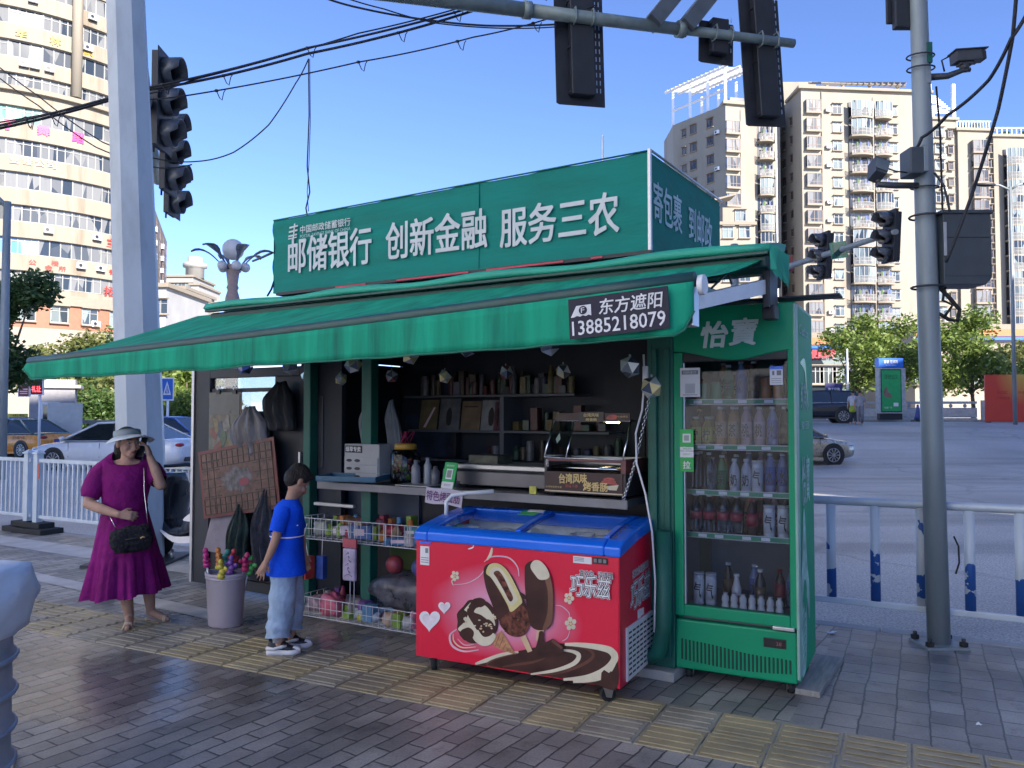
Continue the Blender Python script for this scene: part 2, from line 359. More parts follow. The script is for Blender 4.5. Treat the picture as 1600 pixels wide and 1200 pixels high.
strip((-13.5, 0.95), (-4.5, 0.72), 0.42, stone_band, 0.003)
struct(mb, 'stone_band')
tact = mat('yellow_tactile_tile', (0.32, 0.265, 0.155), 0.42, var=0.3, scale=3, bump=0.1, dirt=(0.2, 0.19, 0.175), dscale=1.7, damt=1.0)
tact2 = mat('worn_tactile_tile', (0.28, 0.255, 0.2), 0.45, var=0.25, scale=3, bump=0.1, dirt=(0.13, 0.13, 0.13), dscale=2.5, damt=0.9)
mb = MB(); rnd = random.Random(3)
def tl(u):                                   # near edge of the strip, slightly bent as laid
    return lerp(-1.26, -1.0, (u + 4.7) / 5.9) if u > -4.7 else -1.26
u = -8.0
while u < 4.0:
    for r in range(2):
        v0 = tl(u) + 0.01 + r * 0.30; m = tact if rnd.random() < 0.7 else tact2
        T = Matrix.Translation(S(u, v0)) @ Matrix.Rotation(-TS + R(2.4), 4, 'Z')
        mb.box(0.004, 0.004, -0.02, 0.296, 0.296, 0.004 + rnd.random() * 0.002, m, T)
        for k in range(4):
            y = 0.045 + k * 0.07
            mb.box(0.02, y - 0.015, 0.004, 0.28, y + 0.015, 0.0105, m, T)
    u += 0.30
struct(mb, 'tactile_strip', bevel=0.003, seg=1)
litter = mat('litter_paper', (0.8, 0.8, 0.8), 0.7)
for (px, py), lb in (((1300, 990), 'scrap of white paper on the pavement by the fridge'), ((1530, 1135), 'tiny white scrap on the grey blocks at lower right')):
    cp_, sp_ = math.cos(PITCH), math.sin(PITCH)
    x = (px - 800) / 1250; y = (600 - py) / 1250; r = Vector((x, cp_ - sp_ * y, sp_ + cp_ * y)); q = Vector((0, 0, 1.6)) + r * (-1.6 / r.z)
    mb = MB(); g = [[mb.bm.verts.new((i * 0.025 - 0.037, j * 0.02 - 0.02, 0.006 + 0.012 * rnd.random())) for i in range(4)] for j in range(3)]; mb.mi(litter)
    for a in range(2):
        for c in range(3): mb.bm.faces.new((g[a][c], g[a][c + 1], g[a + 1][c + 1], g[a + 1][c]))
    o = mb.build('paper_scrap', loc=q, rot=0.6); tag(o, lb, 'litter')
    if py > 1100: o.scale = (0.4, 0.5, 1)
far_pave = mat('far_paving', (0.3, 0.29, 0.28), 0.8, var=0.15, scale=2)
mb = MB()
fp = [(6, 44), (14, 44.5), (24, 46), (33, 42), (46, 36), (90, 30), (90, 120), (0, 120)]
vs = [(x, y, ground_z(x, y)) for x, y in fp]
mb.rings([[Vector((x, y, z - 0.4)) for x, y, z in vs], [Vector((x, y, z + 0.13)) for x, y, z in vs]], far_pave, sm=False)
struct(mb, 'far_pavement')
mb = MB()
mb.slab([(-70, 33), (-30, 36.5), (-9, 41), (3, 46), (0, 120), (-90, 120)], -0.4, 0.02, far_pave)
struct(mb, 'far_pavement')
lane = mat('worn_lane_paint', (0.55, 0.55, 0.54), 0.7, var=0.3, scale=4)
mb = MB()
for k in range(5):
    a = at(1330 + k * 70, 716 + k * 3, 24.2 - k * 0.9)
    mb.box(a.x - 0.2, a.y - 0.05, -0.126, a.x + 0.75, a.y + 0.07, -0.122, lane)
struct(mb, 'lane_marking')
sign_green = mat('sign_cloth_green', (0.006, 0.19, 0.155), 0.7, var=0.12, scale=3, bump=0.3, bscale=6, spec=0.2, stretch=(0.6, 1, 3))
aw_green = mat('awning_green', (0.012, 0.29, 0.17), 0.8, var=0.25, spec=0.2, scale=3.5, bump=0.3, bscale=10, stretch=(3, 1, 0.25), dirt=(0.012, 0.10, 0.075), dscale=2.6, damt=0.9)
aw_dark = mat('awning_housing', (0.012, 0.06, 0.055), 0.45, var=0.2, scale=4, dirt=(0.03, 0.04, 0.045), dscale=3)
k_green = mat('kiosk_green_paint', (0.006, 0.105, 0.075), 0.5, var=0.15, scale=3, dirt=(0.01, 0.05, 0.04), dscale=4)
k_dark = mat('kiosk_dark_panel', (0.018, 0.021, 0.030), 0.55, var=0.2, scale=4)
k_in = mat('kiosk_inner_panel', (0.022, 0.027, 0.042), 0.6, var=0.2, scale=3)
k_grey = mat('kiosk_grey_frame', (0.06, 0.06, 0.068), 0.4, 0.4, var=0.15)
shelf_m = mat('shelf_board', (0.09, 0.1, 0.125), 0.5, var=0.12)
letter_w = mat('sign_letter', (0.50, 0.54, 0.55), 0.5, var=0.12, scale=5)
letter_d = mat('sign_letter_faded', (0.36, 0.5, 0.52), 0.5, var=0.2)
alu = mat('aluminium', (0.5, 0.5, 0.52), 0.4, 0.7, var=0.1)
counter_m = mat('counter_steel', (0.13, 0.13, 0.15), 0.35, 0.6, var=0.15, dirt=(0.1, 0.1, 0.1))
kiosk = thing('kiosk', 'green street kiosk with lettered roof sign, deep awning and open dark shop front', 'kiosk', O, -TK)
mb = MB(); mb.box(-3.42, -0.1, 0.0, 0.02, 1.35, 0.06, concrete); mb.build('plinth', kiosk, bevel=0.01)
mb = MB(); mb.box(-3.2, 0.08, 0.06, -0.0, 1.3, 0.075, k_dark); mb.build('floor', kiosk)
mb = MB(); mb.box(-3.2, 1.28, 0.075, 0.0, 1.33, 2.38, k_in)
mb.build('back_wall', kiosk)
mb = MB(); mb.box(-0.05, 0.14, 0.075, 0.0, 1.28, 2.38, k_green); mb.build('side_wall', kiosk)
mb = MB()                                                            # left wall: lower panel, open upper part with mullions
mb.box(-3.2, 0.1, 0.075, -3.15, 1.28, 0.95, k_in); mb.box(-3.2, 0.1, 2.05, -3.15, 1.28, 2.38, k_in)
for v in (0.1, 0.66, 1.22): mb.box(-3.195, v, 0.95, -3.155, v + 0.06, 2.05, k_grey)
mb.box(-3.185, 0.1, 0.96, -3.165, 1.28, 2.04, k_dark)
mb.build('side_wall', kiosk)
mb = MB(); mb.box(-3.25, -0.02, 2.38, 0.03, 1.36, 2.46, k_green); mb.build('roof', kiosk, bevel=0.01)
mb = MB(); mb.box(-3.2, 0.0, 2.08, 0.0, 0.07, 2.379, k_green)
mb.box(-3.2, -0.015, 2.06, -0.02, 0.0, 2.10, k_grey); mb.build('front_beam', kiosk, bevel=0.006)
for u0, u1 in ((-3.2, -3.12), (-2.56, -2.46)):
    mb = MB(); mb.box(u0, 0.0, 0.06, u1, 0.09, 2.079, k_green); mb.build('post', kiosk, bevel=0.008)
mb = MB(); mb.box(-0.17, -0.02, 0.06, 0.0, 0.13, 2.078, k_green); mb.box(-0.15, -0.045, 0.12, -0.10, -0.02, 2.0, k_green); mb.box(-0.06, -0.035, 0.12, -0.02, -0.02, 2.0, k_green)
mb.build('post', kiosk, bevel=0.01)
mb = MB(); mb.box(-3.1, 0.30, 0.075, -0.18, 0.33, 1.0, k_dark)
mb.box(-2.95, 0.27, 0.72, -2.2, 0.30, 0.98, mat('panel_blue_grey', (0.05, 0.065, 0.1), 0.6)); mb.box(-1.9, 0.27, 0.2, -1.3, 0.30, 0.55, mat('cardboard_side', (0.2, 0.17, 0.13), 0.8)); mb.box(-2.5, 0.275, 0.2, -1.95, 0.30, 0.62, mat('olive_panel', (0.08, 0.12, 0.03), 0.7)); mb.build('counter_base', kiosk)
mb = MB(); mb.box(-2.86, -0.16, 1.03, -0.24, 0.5, 1.07, counter_m); mb.box(-2.86, -0.172, 1.015, -0.24, -0.16, 1.072, mat('counter_edge', (0.2, 0.2, 0.22), 0.5, 0.3, var=.15)); mb.build('counter', kiosk, bevel=0.004)
mb = MB(); mb.box(-3.05, -0.02, 0.86, -2.62, 0.02, 0.885, alu); mb.build('rail', kiosk, bevel=0.004)
for z, u0, u1 in ((1.76, -2.95, -1.2), (1.455, -2.9, -0.9), (1.2, -2.95, -0.2)):
    mb = MB(); mb.box(u0, 0.98, z - 0.02, u1, 1.28, z, shelf_m); mb.build('shelf', kiosk, bevel=0.003)
mb = MB(); mb.box(-1.91, 0.985, 1.2, -1.87, 1.28, 1.738, shelf_m); mb.build('shelf_divider', kiosk)
mb = MB(); mb.box(-3.14, 1.2, 0.98, -2.52, 1.275, 1.98, k_dark); mb.box(-3.10, 1.19, 1.02, -2.56, 1.2, 1.6, mat('dark_poster', (0.02, 0.03, 0.055), 0.35, var=0.6, scale=7)); mb.build('cabinet', kiosk)
mb = MB()
su0, su1, sz0, sz1, sv0, sv1 = -3.46, -0.12, 2.60, 3.215, -0.1, 1.32
rnd = random.Random(5)
NX, NZ = 60, 14
def wr(u, z):
    t = (z - sz0) / (sz1 - sz0)
    return 0.006 * math.sin(u * 9 + z * 7) * math.sin(t * PI) + 0.007 * noise.noise(Vector((u * 0.9, z * 5, 1))) * math.sin(t * PI) - 0.01 * (1 - t) * (1 if u > -1.3 else 0.4)
def sag(u): return 0.012 * math.sin((u - su0) / (su1 - su0) * PI * 5) ** 2
V = [[mb.bm.verts.new((lerp(su0, su1, i / NX) + (0.018 * math.sin(j * 0.9) if i == 0 else 0), sv0 + wr(lerp(su0, su1, i / NX), lerp(sz0, sz1, j / NZ)), lerp(sz0, sz1, j / NZ) - (sag(lerp(su0, su1, i / NX)) if j == NZ else 0))) for i in range(NX + 1)] for j in range(NZ + 1)]
gi = mb.mi(sign_green)
for j in range(NZ):
    for i in range(NX):
        f = mb.bm.faces.new((V[j][i], V[j][i + 1], V[j + 1][i + 1], V[j + 1][i])); f.smooth = True
for pts in ([(su1, sv0, sz0), (su1, sv1, sz0), (su1, sv1, sz1), (su1, sv0, sz1)], [(su0, sv1, sz0), (su0, sv0, sz0), (su0, sv0, sz1), (su0, sv1, sz1)], [(su1, sv1, sz0), (su0, sv1, sz0), (su0, sv1, sz1), (su1, sv1, sz1)], [(su0, sv0 + .004, sz1 - .006), (su1, sv0 + .004, sz1 - .006), (su1, sv1, sz1 - .006), (su0, sv1, sz1 - .006)]):
    mb.face(pts, sign_green)
seam = mat('sign_seam', (0.004, 0.13, 0.115), 0.5)
for u in (-1.38,): mb.box(u - 0.003, sv0 - 0.009, sz0 + 0.01, u + 0.003, sv0 + 0.005, sz1 - 0.012, sign_green)
mb.recalc = False
sign = mb.build('roof_sign', kiosk)
mb = MB(); mb.box(su1, sv0 - 0.012, sz0, su1 + 0.018, sv0 + 0.012, sz1 + 0.012, alu); mb.tube([(su1 + .01, sv0, sz1 + .01), (su1 + .02, sv1, sz1 + .005)], 0.008, alu)
mb.tube([(su0, sv0 - .005, sz1 - .002), (su1, sv0 - .005, sz1 + .002)], 0.006, seam); mb.build('corner_trim', sign)
mb = MB(); Yl = sv0 - 0.022
mb.bm.free()
for t_, x, z, w_, h_ in (('邮储银行', -2.81, 2.885, .9, .285), ('创新金融', -1.757, 2.888, .91, .275), ('服务三农', -.75, 2.862, .88, .262)): mb = MB(); mb.text(t_, (x, Yl, z), w_, h_, letter_w, bold=0.014); mb.build('lettering', sign)
mb = MB(); mb.text('中国邮政储蓄银行', (-2.85, Yl, 3.09), 0.55, 0.062, letter_w, bold=0.01); mb.build('lettering', sign); mb = MB(); mb.text('POSTAL SAVINGS BANK OF CHINA', (-2.85, Yl, 3.035), 0.55, 0.026, letter_d)
for k in range(3):
    z = 3.115 - k * 0.035; x = -3.25 - 0.006 * k
    mb.poly([(x, z), (x + 0.1, z + 0.006), (x + 0.098, z + 0.02), (x - 0.0, z + 0.014)], letter_w, lambda p: Vector((p[0], Yl, p[1])))
mb.poly([(-3.21, 3.02), (-3.195, 3.02), (-3.18, 3.15), (-3.195, 3.15)], letter_w, lambda p: Vector((p[0], Yl - 0.002, p[1])))
mb.poly([(-3.26, 3.025), (-3.16, 3.03), (-3.16, 3.04), (-3.26, 3.035)], letter_w, lambda p: Vector((p[0], Yl - 0.003, p[1])))
mb.build('emblem', sign)
mb = MB(); mb.text('寄包裹', (su1 + 0.006, 0.22, 2.93), 0.5, 0.25, letter_d, X=(0, 1, 0), bold=0.012); mb.build('lettering', sign); mb = MB(); mb.text('到邮政', (su1 + 0.006, 0.86, 2.92), 0.5, 0.24, letter_d, X=(0, 1, 0), bold=0.012); mb.build('lettering', sign)
led = mat('led_strip_red', (0.45, 0.02, 0.06), 0.4, var=0.3, scale=4)
mb = MB(); mb.box(-3.4, -0.125, 2.575, -0.1, -0.02, 2.598, k_dark); pk = random.Random(2)
for a, b_ in ((-2.72, -2.4), (-2.1, -1.45), (-1.3, -0.7), (-0.5, -0.42)): mb.box(a, -0.132, 2.580, b_, -0.125, 2.592, led)
mb.build('light_strip', kiosk)
aw = bpy.data.objects.new('awning', None); COL.objects.link(aw); aw.parent = kiosk
def fbar(t): return Vector((lerp(-4.35, 0.585, t), lerp(-1.56, -1.27, t), lerp(1.985, 2.195, t) - 0.012 * math.sin(t * PI)))
def rbar(t): return Vector((lerp(-4.35, 0.62, t), -0.17, lerp(2.462, 2.478, t)))
NU, NV = 48, 10
mb = MB(); Gd = []
for j in range(NV + 1):
    row = []
    for i in range(NU + 1):
        t = i / NU; s_ = j / NV; p = rbar(t).lerp(fbar(t), s_)
        p.z -= 0.03 * math.sin(s_ * PI) * (0.6 + 0.4 * math.sin(t * PI * 3)) + 0.006 * math.sin(t * 40) * math.sin(s_ * PI)
        row.append(p)
    Gd.append(row)
T_ = [[mb.bm.verts.new(p) for p in r] for r in Gd]; B_ = [[mb.bm.verts.new(p - Vector((0, 0, 0.008))) for p in r] for r in Gd]
mb.mi(aw_green)
for j in range(NV):
    for i in range(NU):
        f = mb.bm.faces.new((T_[j][i], T_[j + 1][i], T_[j + 1][i + 1], T_[j][i + 1])); f.smooth = True
        f = mb.bm.faces.new((B_[j][i], B_[j][i + 1], B_[j + 1][i + 1], B_[j + 1][i])); f.smooth = True
mb.recalc = False; mb.build('canopy_cloth', aw)
mb = MB(); mb.tube([fbar(t / 12) + Vector((0, -0.02, -0.005)) for t in range(13)], 0.034, aw_dark, 10); mb.build('front_bar', aw)
mb = MB()                                                     # valance with soft folds
NU2, NZ2 = 120, 5; Q = []
def vdrop(t): return lerp(0.118, 0.232, t) * (0.35 + 0.65 * smooth01(t / 0.02)) * (0.55 + 0.45 * smooth01((1.0 - t) / 0.012))
def vpt(t, s_):
    p = fbar(t) + Vector((0, -0.052, -0.02)); d = vdrop(t)
    return Vector((p.x - 0.05 * s_ * (1 - t) ** 8, p.y + 0.010 * s_ * math.sin(t * 95 + 2 * math.sin(t * 13)) + 0.008 * s_ * noise.noise(Vector((t * 25, 0, 2))), p.z - d * s_ + 0.012 * s_ * noise.noise(Vector((t * 14, 5, 1)))))
V = [[mb.bm.verts.new(vpt(i / NU2, j / NZ2)) for i in range(NU2 + 1)] for j in range(NZ2 + 1)]
mb.mi(aw_green)
for j in range(NZ2):
    for i in range(NU2):
        f = mb.bm.faces.new((V[j][i], V[j + 1][i], V[j + 1][i + 1], V[j][i + 1])); f.smooth = True
mb.recalc = False; o = mb.build('valance', aw); so_ = o.modifiers.new('thick', 'SOLIDIFY'); so_.thickness = 0.004
mb = MB(); tube = [vpt(i / NU2, 1.0) for i in range(NU2 + 1)]; mb.tube(tube, 0.006, mat('hem', (0.01, 0.14, 0.09), 0.7), 5); mb.build('hem', aw)
pm = mat('advert_patch_navy', (0.012, 0.011, 0.03), 0.7, var=0.3, scale=8)
pa, pb = fbar(0.882) + Vector((0, -0.078, -0.035)), fbar(0.979) + Vector((0, -0.078, -0.030))
ex = (pb - pa); LW = ex.length; ex.normalize(); ez = Vector((-ex.z * ex.x, 0.03, 1.0)).normalized()
mb = MB(); hgt = 0.188
mb.prism([(0, -hgt), (LW, -hgt), (LW, 0), (0, 0)], pm, lambda p: pa + ex * p[0] + ez * p[1], lambda p: pa + ex * p[0] + ez * p[1] + Vector((0, -0.004, 0)))
patch_ = mb.build('advert_patch', aw)
pw = mat('patch_letter', (0.68, 0.68, 0.7), 0.6)
mb = MB(); ct = pa + Vector((0, -0.007, 0))
mb.text('东方遮阳', ct + ex * (LW * 0.635) + ez * (-0.055), LW * 0.63, 0.072, pw, X=ex, Z=ez, bold=0.012, shear=0.12); mb.build('lettering', patch_); mb = MB(); mb.text('13885218079', ct + ex * (LW * 0.5) + ez * (-0.14), LW * 0.93, 0.066, pw, X=ex, Z=ez, bold=0.012); mb.build('lettering', patch_); mb = MB()
lg = lambda p: ct + ex * (0.012 + p[0] * 0.105) + ez * (-0.088 + p[1] * 0.055)
mb.poly([(0.0, 0.0), (0.28, 0.95), (0.98, 0.95), (0.98, 0.0), (0.85, 0.1), (0.72, 0.0), (0.58, 0.1), (0.44, 0.0), (0.3, 0.1), (0.16, 0.0)], pw, lg)
mb.poly([(0.6 + 0.2 * math.cos(a * PI / 8), 0.52 + 0.36 * math.sin(a * PI / 8)) for a in range(16)], pm, lambda p: lg(p) + Vector((0, -0.002, 0)))
mb.build('emblem', patch_); mb = MB(); mb.text('F', lg((0.6, 0.52)) + Vector((0, -0.004, 0)), 0.018, 0.024, pw, X=ex, Z=ez)
mb.build('lettering', patch_)
mb = MB()
prof = [(-0.30, 2.375), (-0.31, 2.43), (-0.28, 2.445), (-0.1, 2.45), (-0.06, 2.40), (-0.08, 2.36), (-0.2, 2.355)]
mb.rings([[Vector((-4.0, a, b + 0.008)) for a, b in prof], [Vector((0.64, a, b + 0.02)) for a, b in prof]], aw_dark, sm=False)
mb.build('roller_housing', aw, bevel=0.008)
cov = mat('awning_cover_green', (0.02, 0.33, 0.22), 0.6, var=0.12, scale=3, bump=0.15, bscale=8)
mb = MB(); rs = []
for i in range(41):
    t = i / 40; u = lerp(-4.03, 0.67, t); q = 0.012 * math.sin(t * 23)
    rs.append([Vector((u, a, b + q * k)) for a, b, k in ((0.02, 2.57, 0.3), (-0.18, 2.555, 1), (-0.33, 2.525, 1), (-0.355, 2.488, .5), (-0.33, 2.474, .5), (-0.05, 2.49, 0))])
mb.rings(rs, cov, closed=True, sm=True); mb.build('cover', aw)
mb = MB(); mb.box(-4.02, -0.345, 2.455, 0.66, -0.30, 2.474, aw_dark); mb.build('cover_rail', aw, bevel=0.004)
mb = MB(); rg = random.Random(9)                              # frayed end of the cover
for k in range(14):
    y = -0.34 + k * 0.025; mb.face([(0.665, y, 2.5), (0.67 + rg.random() * .03, y + .02, 2.5), (0.69 + rg.random() * .03, y + 0.015, 2.38 - rg.random() * 0.09), (0.672, y - 0.004, 2.37)], cov)
mb.recalc = False; mb.build('frayed_edge', aw)
mb = MB(); mb.box(0.60, -0.24, 2.18, 0.64, -0.06, 2.40, dark_steel); mb.box(0.585, -0.2, 2.12, 0.655, -0.1, 2.2, black); mb.build('end_bracket', aw, bevel=0.006)
for (a, b_) in (((0.60, -0.16, 2.31), (0.545, -1.27, 2.085)), ((-4.2, -0.16, 2.25), (-4.25, -1.5, 1.93)), ((-1.9, -0.05, 2.1), (-1.75, -1.36, 2.05))):
    mb = MB(); a = Vector(a); b_ = Vector(b_); d = (b_ - a).normalized(); s_ = d.cross(Vector((0, 0, 1))).normalized() * 0.022; h_ = s_.cross(d).normalized() * 0.04
    mb.rings([[a + s_ + h_, a - s_ + h_, a - s_ - h_, a + s_ - h_], [b_ + s_ + h_ * .8, b_ - s_ + h_ * .8, b_ - s_ - h_ * .8, b_ + s_ - h_ * .8]], white if a.x > 0 else alu, sm=False)
    if a.x > 0:
        mb.cyl(b_ + Vector((0.05, 0, 0.08)), b_ + Vector((0.075, 0.0, 0.08)), 0.045, white, 20); mb.box(b_.x - .05, b_.y - .03, b_.z - .1, b_.x + .03, b_.y + .05, b_.z + .13, steel)
        mb.tube([a.lerp(b_, .75) + Vector((0, 0, .05)), a.lerp(b_, .55) + Vector((0, 0, .11)), a.lerp(b_, .5) + Vector((0, 0, .05))], 0.006, black)
    mb.build('folding_arm', aw, bevel=0.004)
mb = MB(); mb.tube([(-4.3, -1.45, 1.93), (-2.5, -1.36, 1.97), (-1, -1.28, 2.05), (0.2, -1.22, 2.1)], 0.012, alu, 6); mb.build('support_bar', aw)
mb = MB(); mb.box(0.0, 0.0, 2.262, 0.95, 0.16, 2.275, k_dark, Matrix.Rotation(R(4), 4, 'Z')); mb.build('side_lip', kiosk, bevel=0.004)
door = bpy.data.objects.new('door', None); COL.objects.link(door); door.parent = kiosk; door.location = (-3.22, 0.1, 0); door.rotation_euler = (0, 0, 0)
mb = MB(); W_ = 1.5; fr = k_dark
mb.box(-W_, -0.03, 0.05, -W_ + 0.24, 0.03, 2.0, fr); mb.box(-0.10, -0.03, 0.05, 0, 0.03, 2.0, fr); mb.box(-W_ + 0.24, -0.03, 1.92, -0.10, 0.03, 2.0, fr); mb.box(-W_ + 0.24, -0.03, 0.05, -0.10, 0.03, 0.14, fr); mb.box(-W_ + 0.24, -0.025, 0.9, -0.1, 0.025, 0.94, fr)
mb.box(-W_ + 0.24, -0.006, 0.14, -0.1, 0.006, 0.9, k_dark); mb.box(-0.42, -0.012, 0.94, -0.1, 0.012, 1.92, k_dark); mb.box(-0.74, -0.012, 0.94, -0.42, 0.012, 1.62, k_dark); mb.box(-1.26, -0.014, 1.79, -0.42, 0.012, 1.825, k_dark)
mb.build('frame', door, bevel=0.004)
mb = MB(); mb.box(-W_ - 0.004, -0.045, 0.05, -W_ + 0.03, -0.03, 2.0, alu); mb.build('edge_trim', door)
mb = MB(); mb.box(-W_ + 0.24, -0.003, 0.94, -0.1, 0.003, 1.92, clear); mb.build('pane', door)
mb = MB(); mb.box(-0.075, -0.06, 1.0, -0.055, -0.04, 1.28, alu); mb.box(-0.075, -0.04, 1.02, -0.055, -0.03, 1.04, alu); mb.box(-0.075, -0.04, 1.24, -0.055, -0.03, 1.26, alu); mb.build('handle', door)
mb = MB(); mb.box(-0.1, -0.028, 0.05, 0.32, 0.028, 2.06, k_in, Matrix.Translation((0.0, 0.0, 0)) @ Matrix.Rotation(R(8), 4, 'Z'))
mb.box(0.0, -0.04, 1.15, 0.14, -0.03, 1.75, k_grey, Matrix.Rotation(R(8), 4, 'Z')); mb.build('shutter_panel', kiosk, loc=(-3.22, 0.12, 0), bevel=0.004)
mb = MB(); mb.cyl((0, 0, 0), (0, 0, 1.0), 0.012, white, 8, 0.007); mb.cyl((0, 0, -0.02), (0, 0, 0.06), 0.03, alu, 10)
a_ = mb.build('aerial', loc=K(-0.95, 1.0, 2.46) + Vector((0, 0, 0.02))); a_.scale = (1, 1, 1.32); tag(a_, 'thin white aerial rod rising behind the green roof sign', 'aerial')

def Kd(u, v, z): return K(u, v, z)
poster_m = mat('faded_poster', (0.07, 0.08, 0.065), 0.35, var=0.7, scale=9, dirt=(0.32, 0.08, 0.05), dscale=5, damt=0.5)
mb = MB(); mb.box(0, -0.006, 0, 0.44, 0.0, 0.70, poster_m); mb.box(0.02, -0.0105, 0.5, 0.42, -0.006, 0.68, mat('poster_head', (0.05, 0.06, 0.065), 0.3, var=0.3))
cl = [(0.07, 0.33), (0.11, 0.4), (0.17, 0.36), (0.2, 0.3), (0.25, 0.42), (0.14, 0.2), (0.3, 0.22), (0.34, 0.3), (0.24, 0.12), (0.1, 0.1), (0.33, 0.12)]
pal = [(0.14, 0.035, 0.03), (0.13, 0.1, 0.04), (0.025, 0.035, 0.08), (0.04, 0.08, 0.045), (0.14, 0.13, 0.12)]
for k, (x, z) in enumerate(cl):
    mb.poly([(x + (0.05 + 0.02 * math.sin(a * 2.3 + k)) * math.cos(a * PI / 4), z + (0.07 + 0.025 * math.cos(a * 1.7 + k)) * math.sin(a * PI / 4)) for a in range(8)], mat('poster_blot_%d' % (k % 5), pal[k % 5], 0.35, var=0.4, scale=25), lambda p, k=k: Vector((p[0], -0.008 - 0.0005 * k, p[1])))
post = mb.build('toy_card', loc=K(-4.46, 0.055, 1.09), rot=-TK); tag(post, 'tall toy card in murky colours clipped to the door glass by two clips', 'toy card')
for k in range(2):
    mb = MB(); mb.box(-0.025, -0.012, -0.02, 0.025, 0.008, 0.012, black)
    for q in (-1, 1): mb.tube([(q * 0.01, 0, 0.01), (q * 0.03, 0, 0.03), (q * 0.022, 0, 0.05), (q * 0.006, 0, 0.035), (q * 0.01, 0, 0.012)], 0.004, chrome, 5)
    o = mb.build('binder_clip', loc=K(-4.33 + k * 0.22, 0.05, 1.795), rot=-TK); tag(o, ('left' if k == 0 else 'right') + ' black binder clip on top of the toy card', 'clip', 'binder clips on the toy card')
def crumple(nm, w_, h_, d_, m, seed=0, amp=0.25, seg=14):
    mb = MB(); mb.ball((0, 0, 0), (1, 1, 1), m, seg + 6, seg)
    for v in mb.bm.verts:
        c = v.co.normalized(); sq = max(abs(c.x), abs(c.y), abs(c.z)); c = c / (sq ** 0.55)
        k = 1 + amp * noise.noise(c * 1.7 + Vector((seed, 0, 0))) + amp * 0.5 * noise.noise(c * 4.5 + Vector((0, seed, 0)))
        v.co = Vector((c.x * w_ / 2 * k, c.y * d_ / 2 * k, c.z * h_ / 2 * k))
    return mb
def pouch(w_, h_, d_, m, seed=0, n_=40):
    """a soft bag hung by its gathered top, with folds running down it"""
    mb = MB(); rs = []
    for j in range(17):
        t = j / 16; wd = w_ / 2 * (0.30 + 0.7 * smooth01(t * 2.6)) * (1 - 0.10 * smooth01((t - .85) / .15)); dd = d_ * (0.35 + .65 * math.sin(min(1, t * 1.15) * PI * .85))
        rs.append([Vector((wd * math.cos(a) * (1 + .05 * math.sin(7 * a + seed + 2 * t)) + .02 * math.sin(5 * t + seed), dd * math.sin(a) * (1 + .45 * math.sin(9 * a + seed * 2 + 3 * t)), h_ * (1 - t) + .02 * noise.noise(Vector((math.cos(a) * 2, t * 3, seed))))) for a in [2 * PI * k / n_ for k in range(n_)]])
    mb.rings(rs, m); return mb
grey_bag = mat('grey_plastic_bag', (0.12, 0.115, 0.135), 0.4, var=0.3, scale=5, bump=0.8, bscale=9)
o = pouch(0.44, 0.42, 0.06, grey_bag, 3).build('hanging_bag', loc=K(-3.82, 0.01, 1.24), rot=(0, R(-6), -TK)); tag(o, 'crumpled grey plastic bag hanging on the door beside the toy card', 'bag')
dk_bag = mat('dark_hat', (0.014, 0.015, 0.02), 0.7, var=0.3, bump=0.6, bscale=14)
o = pouch(0.34, 0.40, 0.08, dk_bag, 9).build('soft_cap', loc=K(-3.47, 0.0, 1.46), rot=-TK); tag(o, 'dark soft cap hanging at the top right of the door glass', 'cap')
mat_red = mat('board_game_red', (0.12, 0.02, 0.018), 0.4, var=0.25, scale=12)
mat_tan = mat('board_game_tan', (0.10, 0.042, 0.03), 0.4, var=0.55, scale=18)
line_m = mat('board_line', (0.02, 0.008, 0.008), 0.5)
mb = MB(); mb.box(-0.5, -0.012, -0.30, 0.5, 0.0, 0.30, mat_red); mb.box(-0.46, -0.016, -0.27, 0.46, -0.012, 0.27, mat_tan)
for k in range(14):
    x = -0.46 + k * 0.92 / 13
    for z0, z1 in ((-0.27, -0.135), (0.135, 0.27)): mb.box(x - 0.004, -0.018, z0, x + 0.004, -0.016, z1, line_m)
for k in range(8):
    z = -0.27 + k * 0.54 / 7
    for x0, x1 in ((-0.46, -0.22), (0.22, 0.46)): mb.box(x0, -0.0185, z - 0.003, x1, -0.0165, z + 0.003, line_m)
for z in (-0.27, -0.2, -0.135, 0.135, 0.2, 0.27): mb.box(-0.46, -0.019, z - 0.003, 0.46, -0.017, z + 0.003, line_m)
for x in (-0.39, -0.3, 0.3, 0.39): mb.box(x - 0.003, -0.0178, -0.27, x + 0.003, -0.0162, 0.27, line_m)
mb.poly([(0.2 * math.cos(a * PI / 12) * (1 + .15 * math.sin(3 * a)), 0.1 * math.sin(a * PI / 12) * (1 + .2 * math.cos(2 * a))) for a in range(24)], mat('board_picture', (0.09, 0.08, 0.09), 0.4, var=0.8, scale=20), lambda p: Vector((p[0], -0.0175, p[1])))
mb.poly([(0.09 + 0.07 * math.cos(a * PI / 8), -0.03 + 0.035 * math.sin(a * PI / 8)) for a in range(16)], mat('board_spot', (0.2, 0.02, 0.04), 0.4), lambda p: Vector((p[0], -0.0195, p[1])))
o = mb.build('board_game', loc=K(-3.96, -0.02, 1.03), rot=(0, R(-9), -TK)); tag(o, 'red board game sheet with a printed grid, hanging askew on the door', 'board game')
lil_m = mat('lilac_cloth', (0.21, 0.19, 0.24), 0.7, var=0.2, bump=0.4, bscale=12)
mb = MB(); mb.prism([(0.02, 0.62), (0.2, 0.66), (0.26, 0.0), (-0.2, 0.02), (-0.04, 0.55)], lil_m, lambda p: Vector((p[0], -0.02 - 0.015 * math.sin(p[1] * 9), p[1])), lambda p: Vector((p[0], 0.0, p[1])))
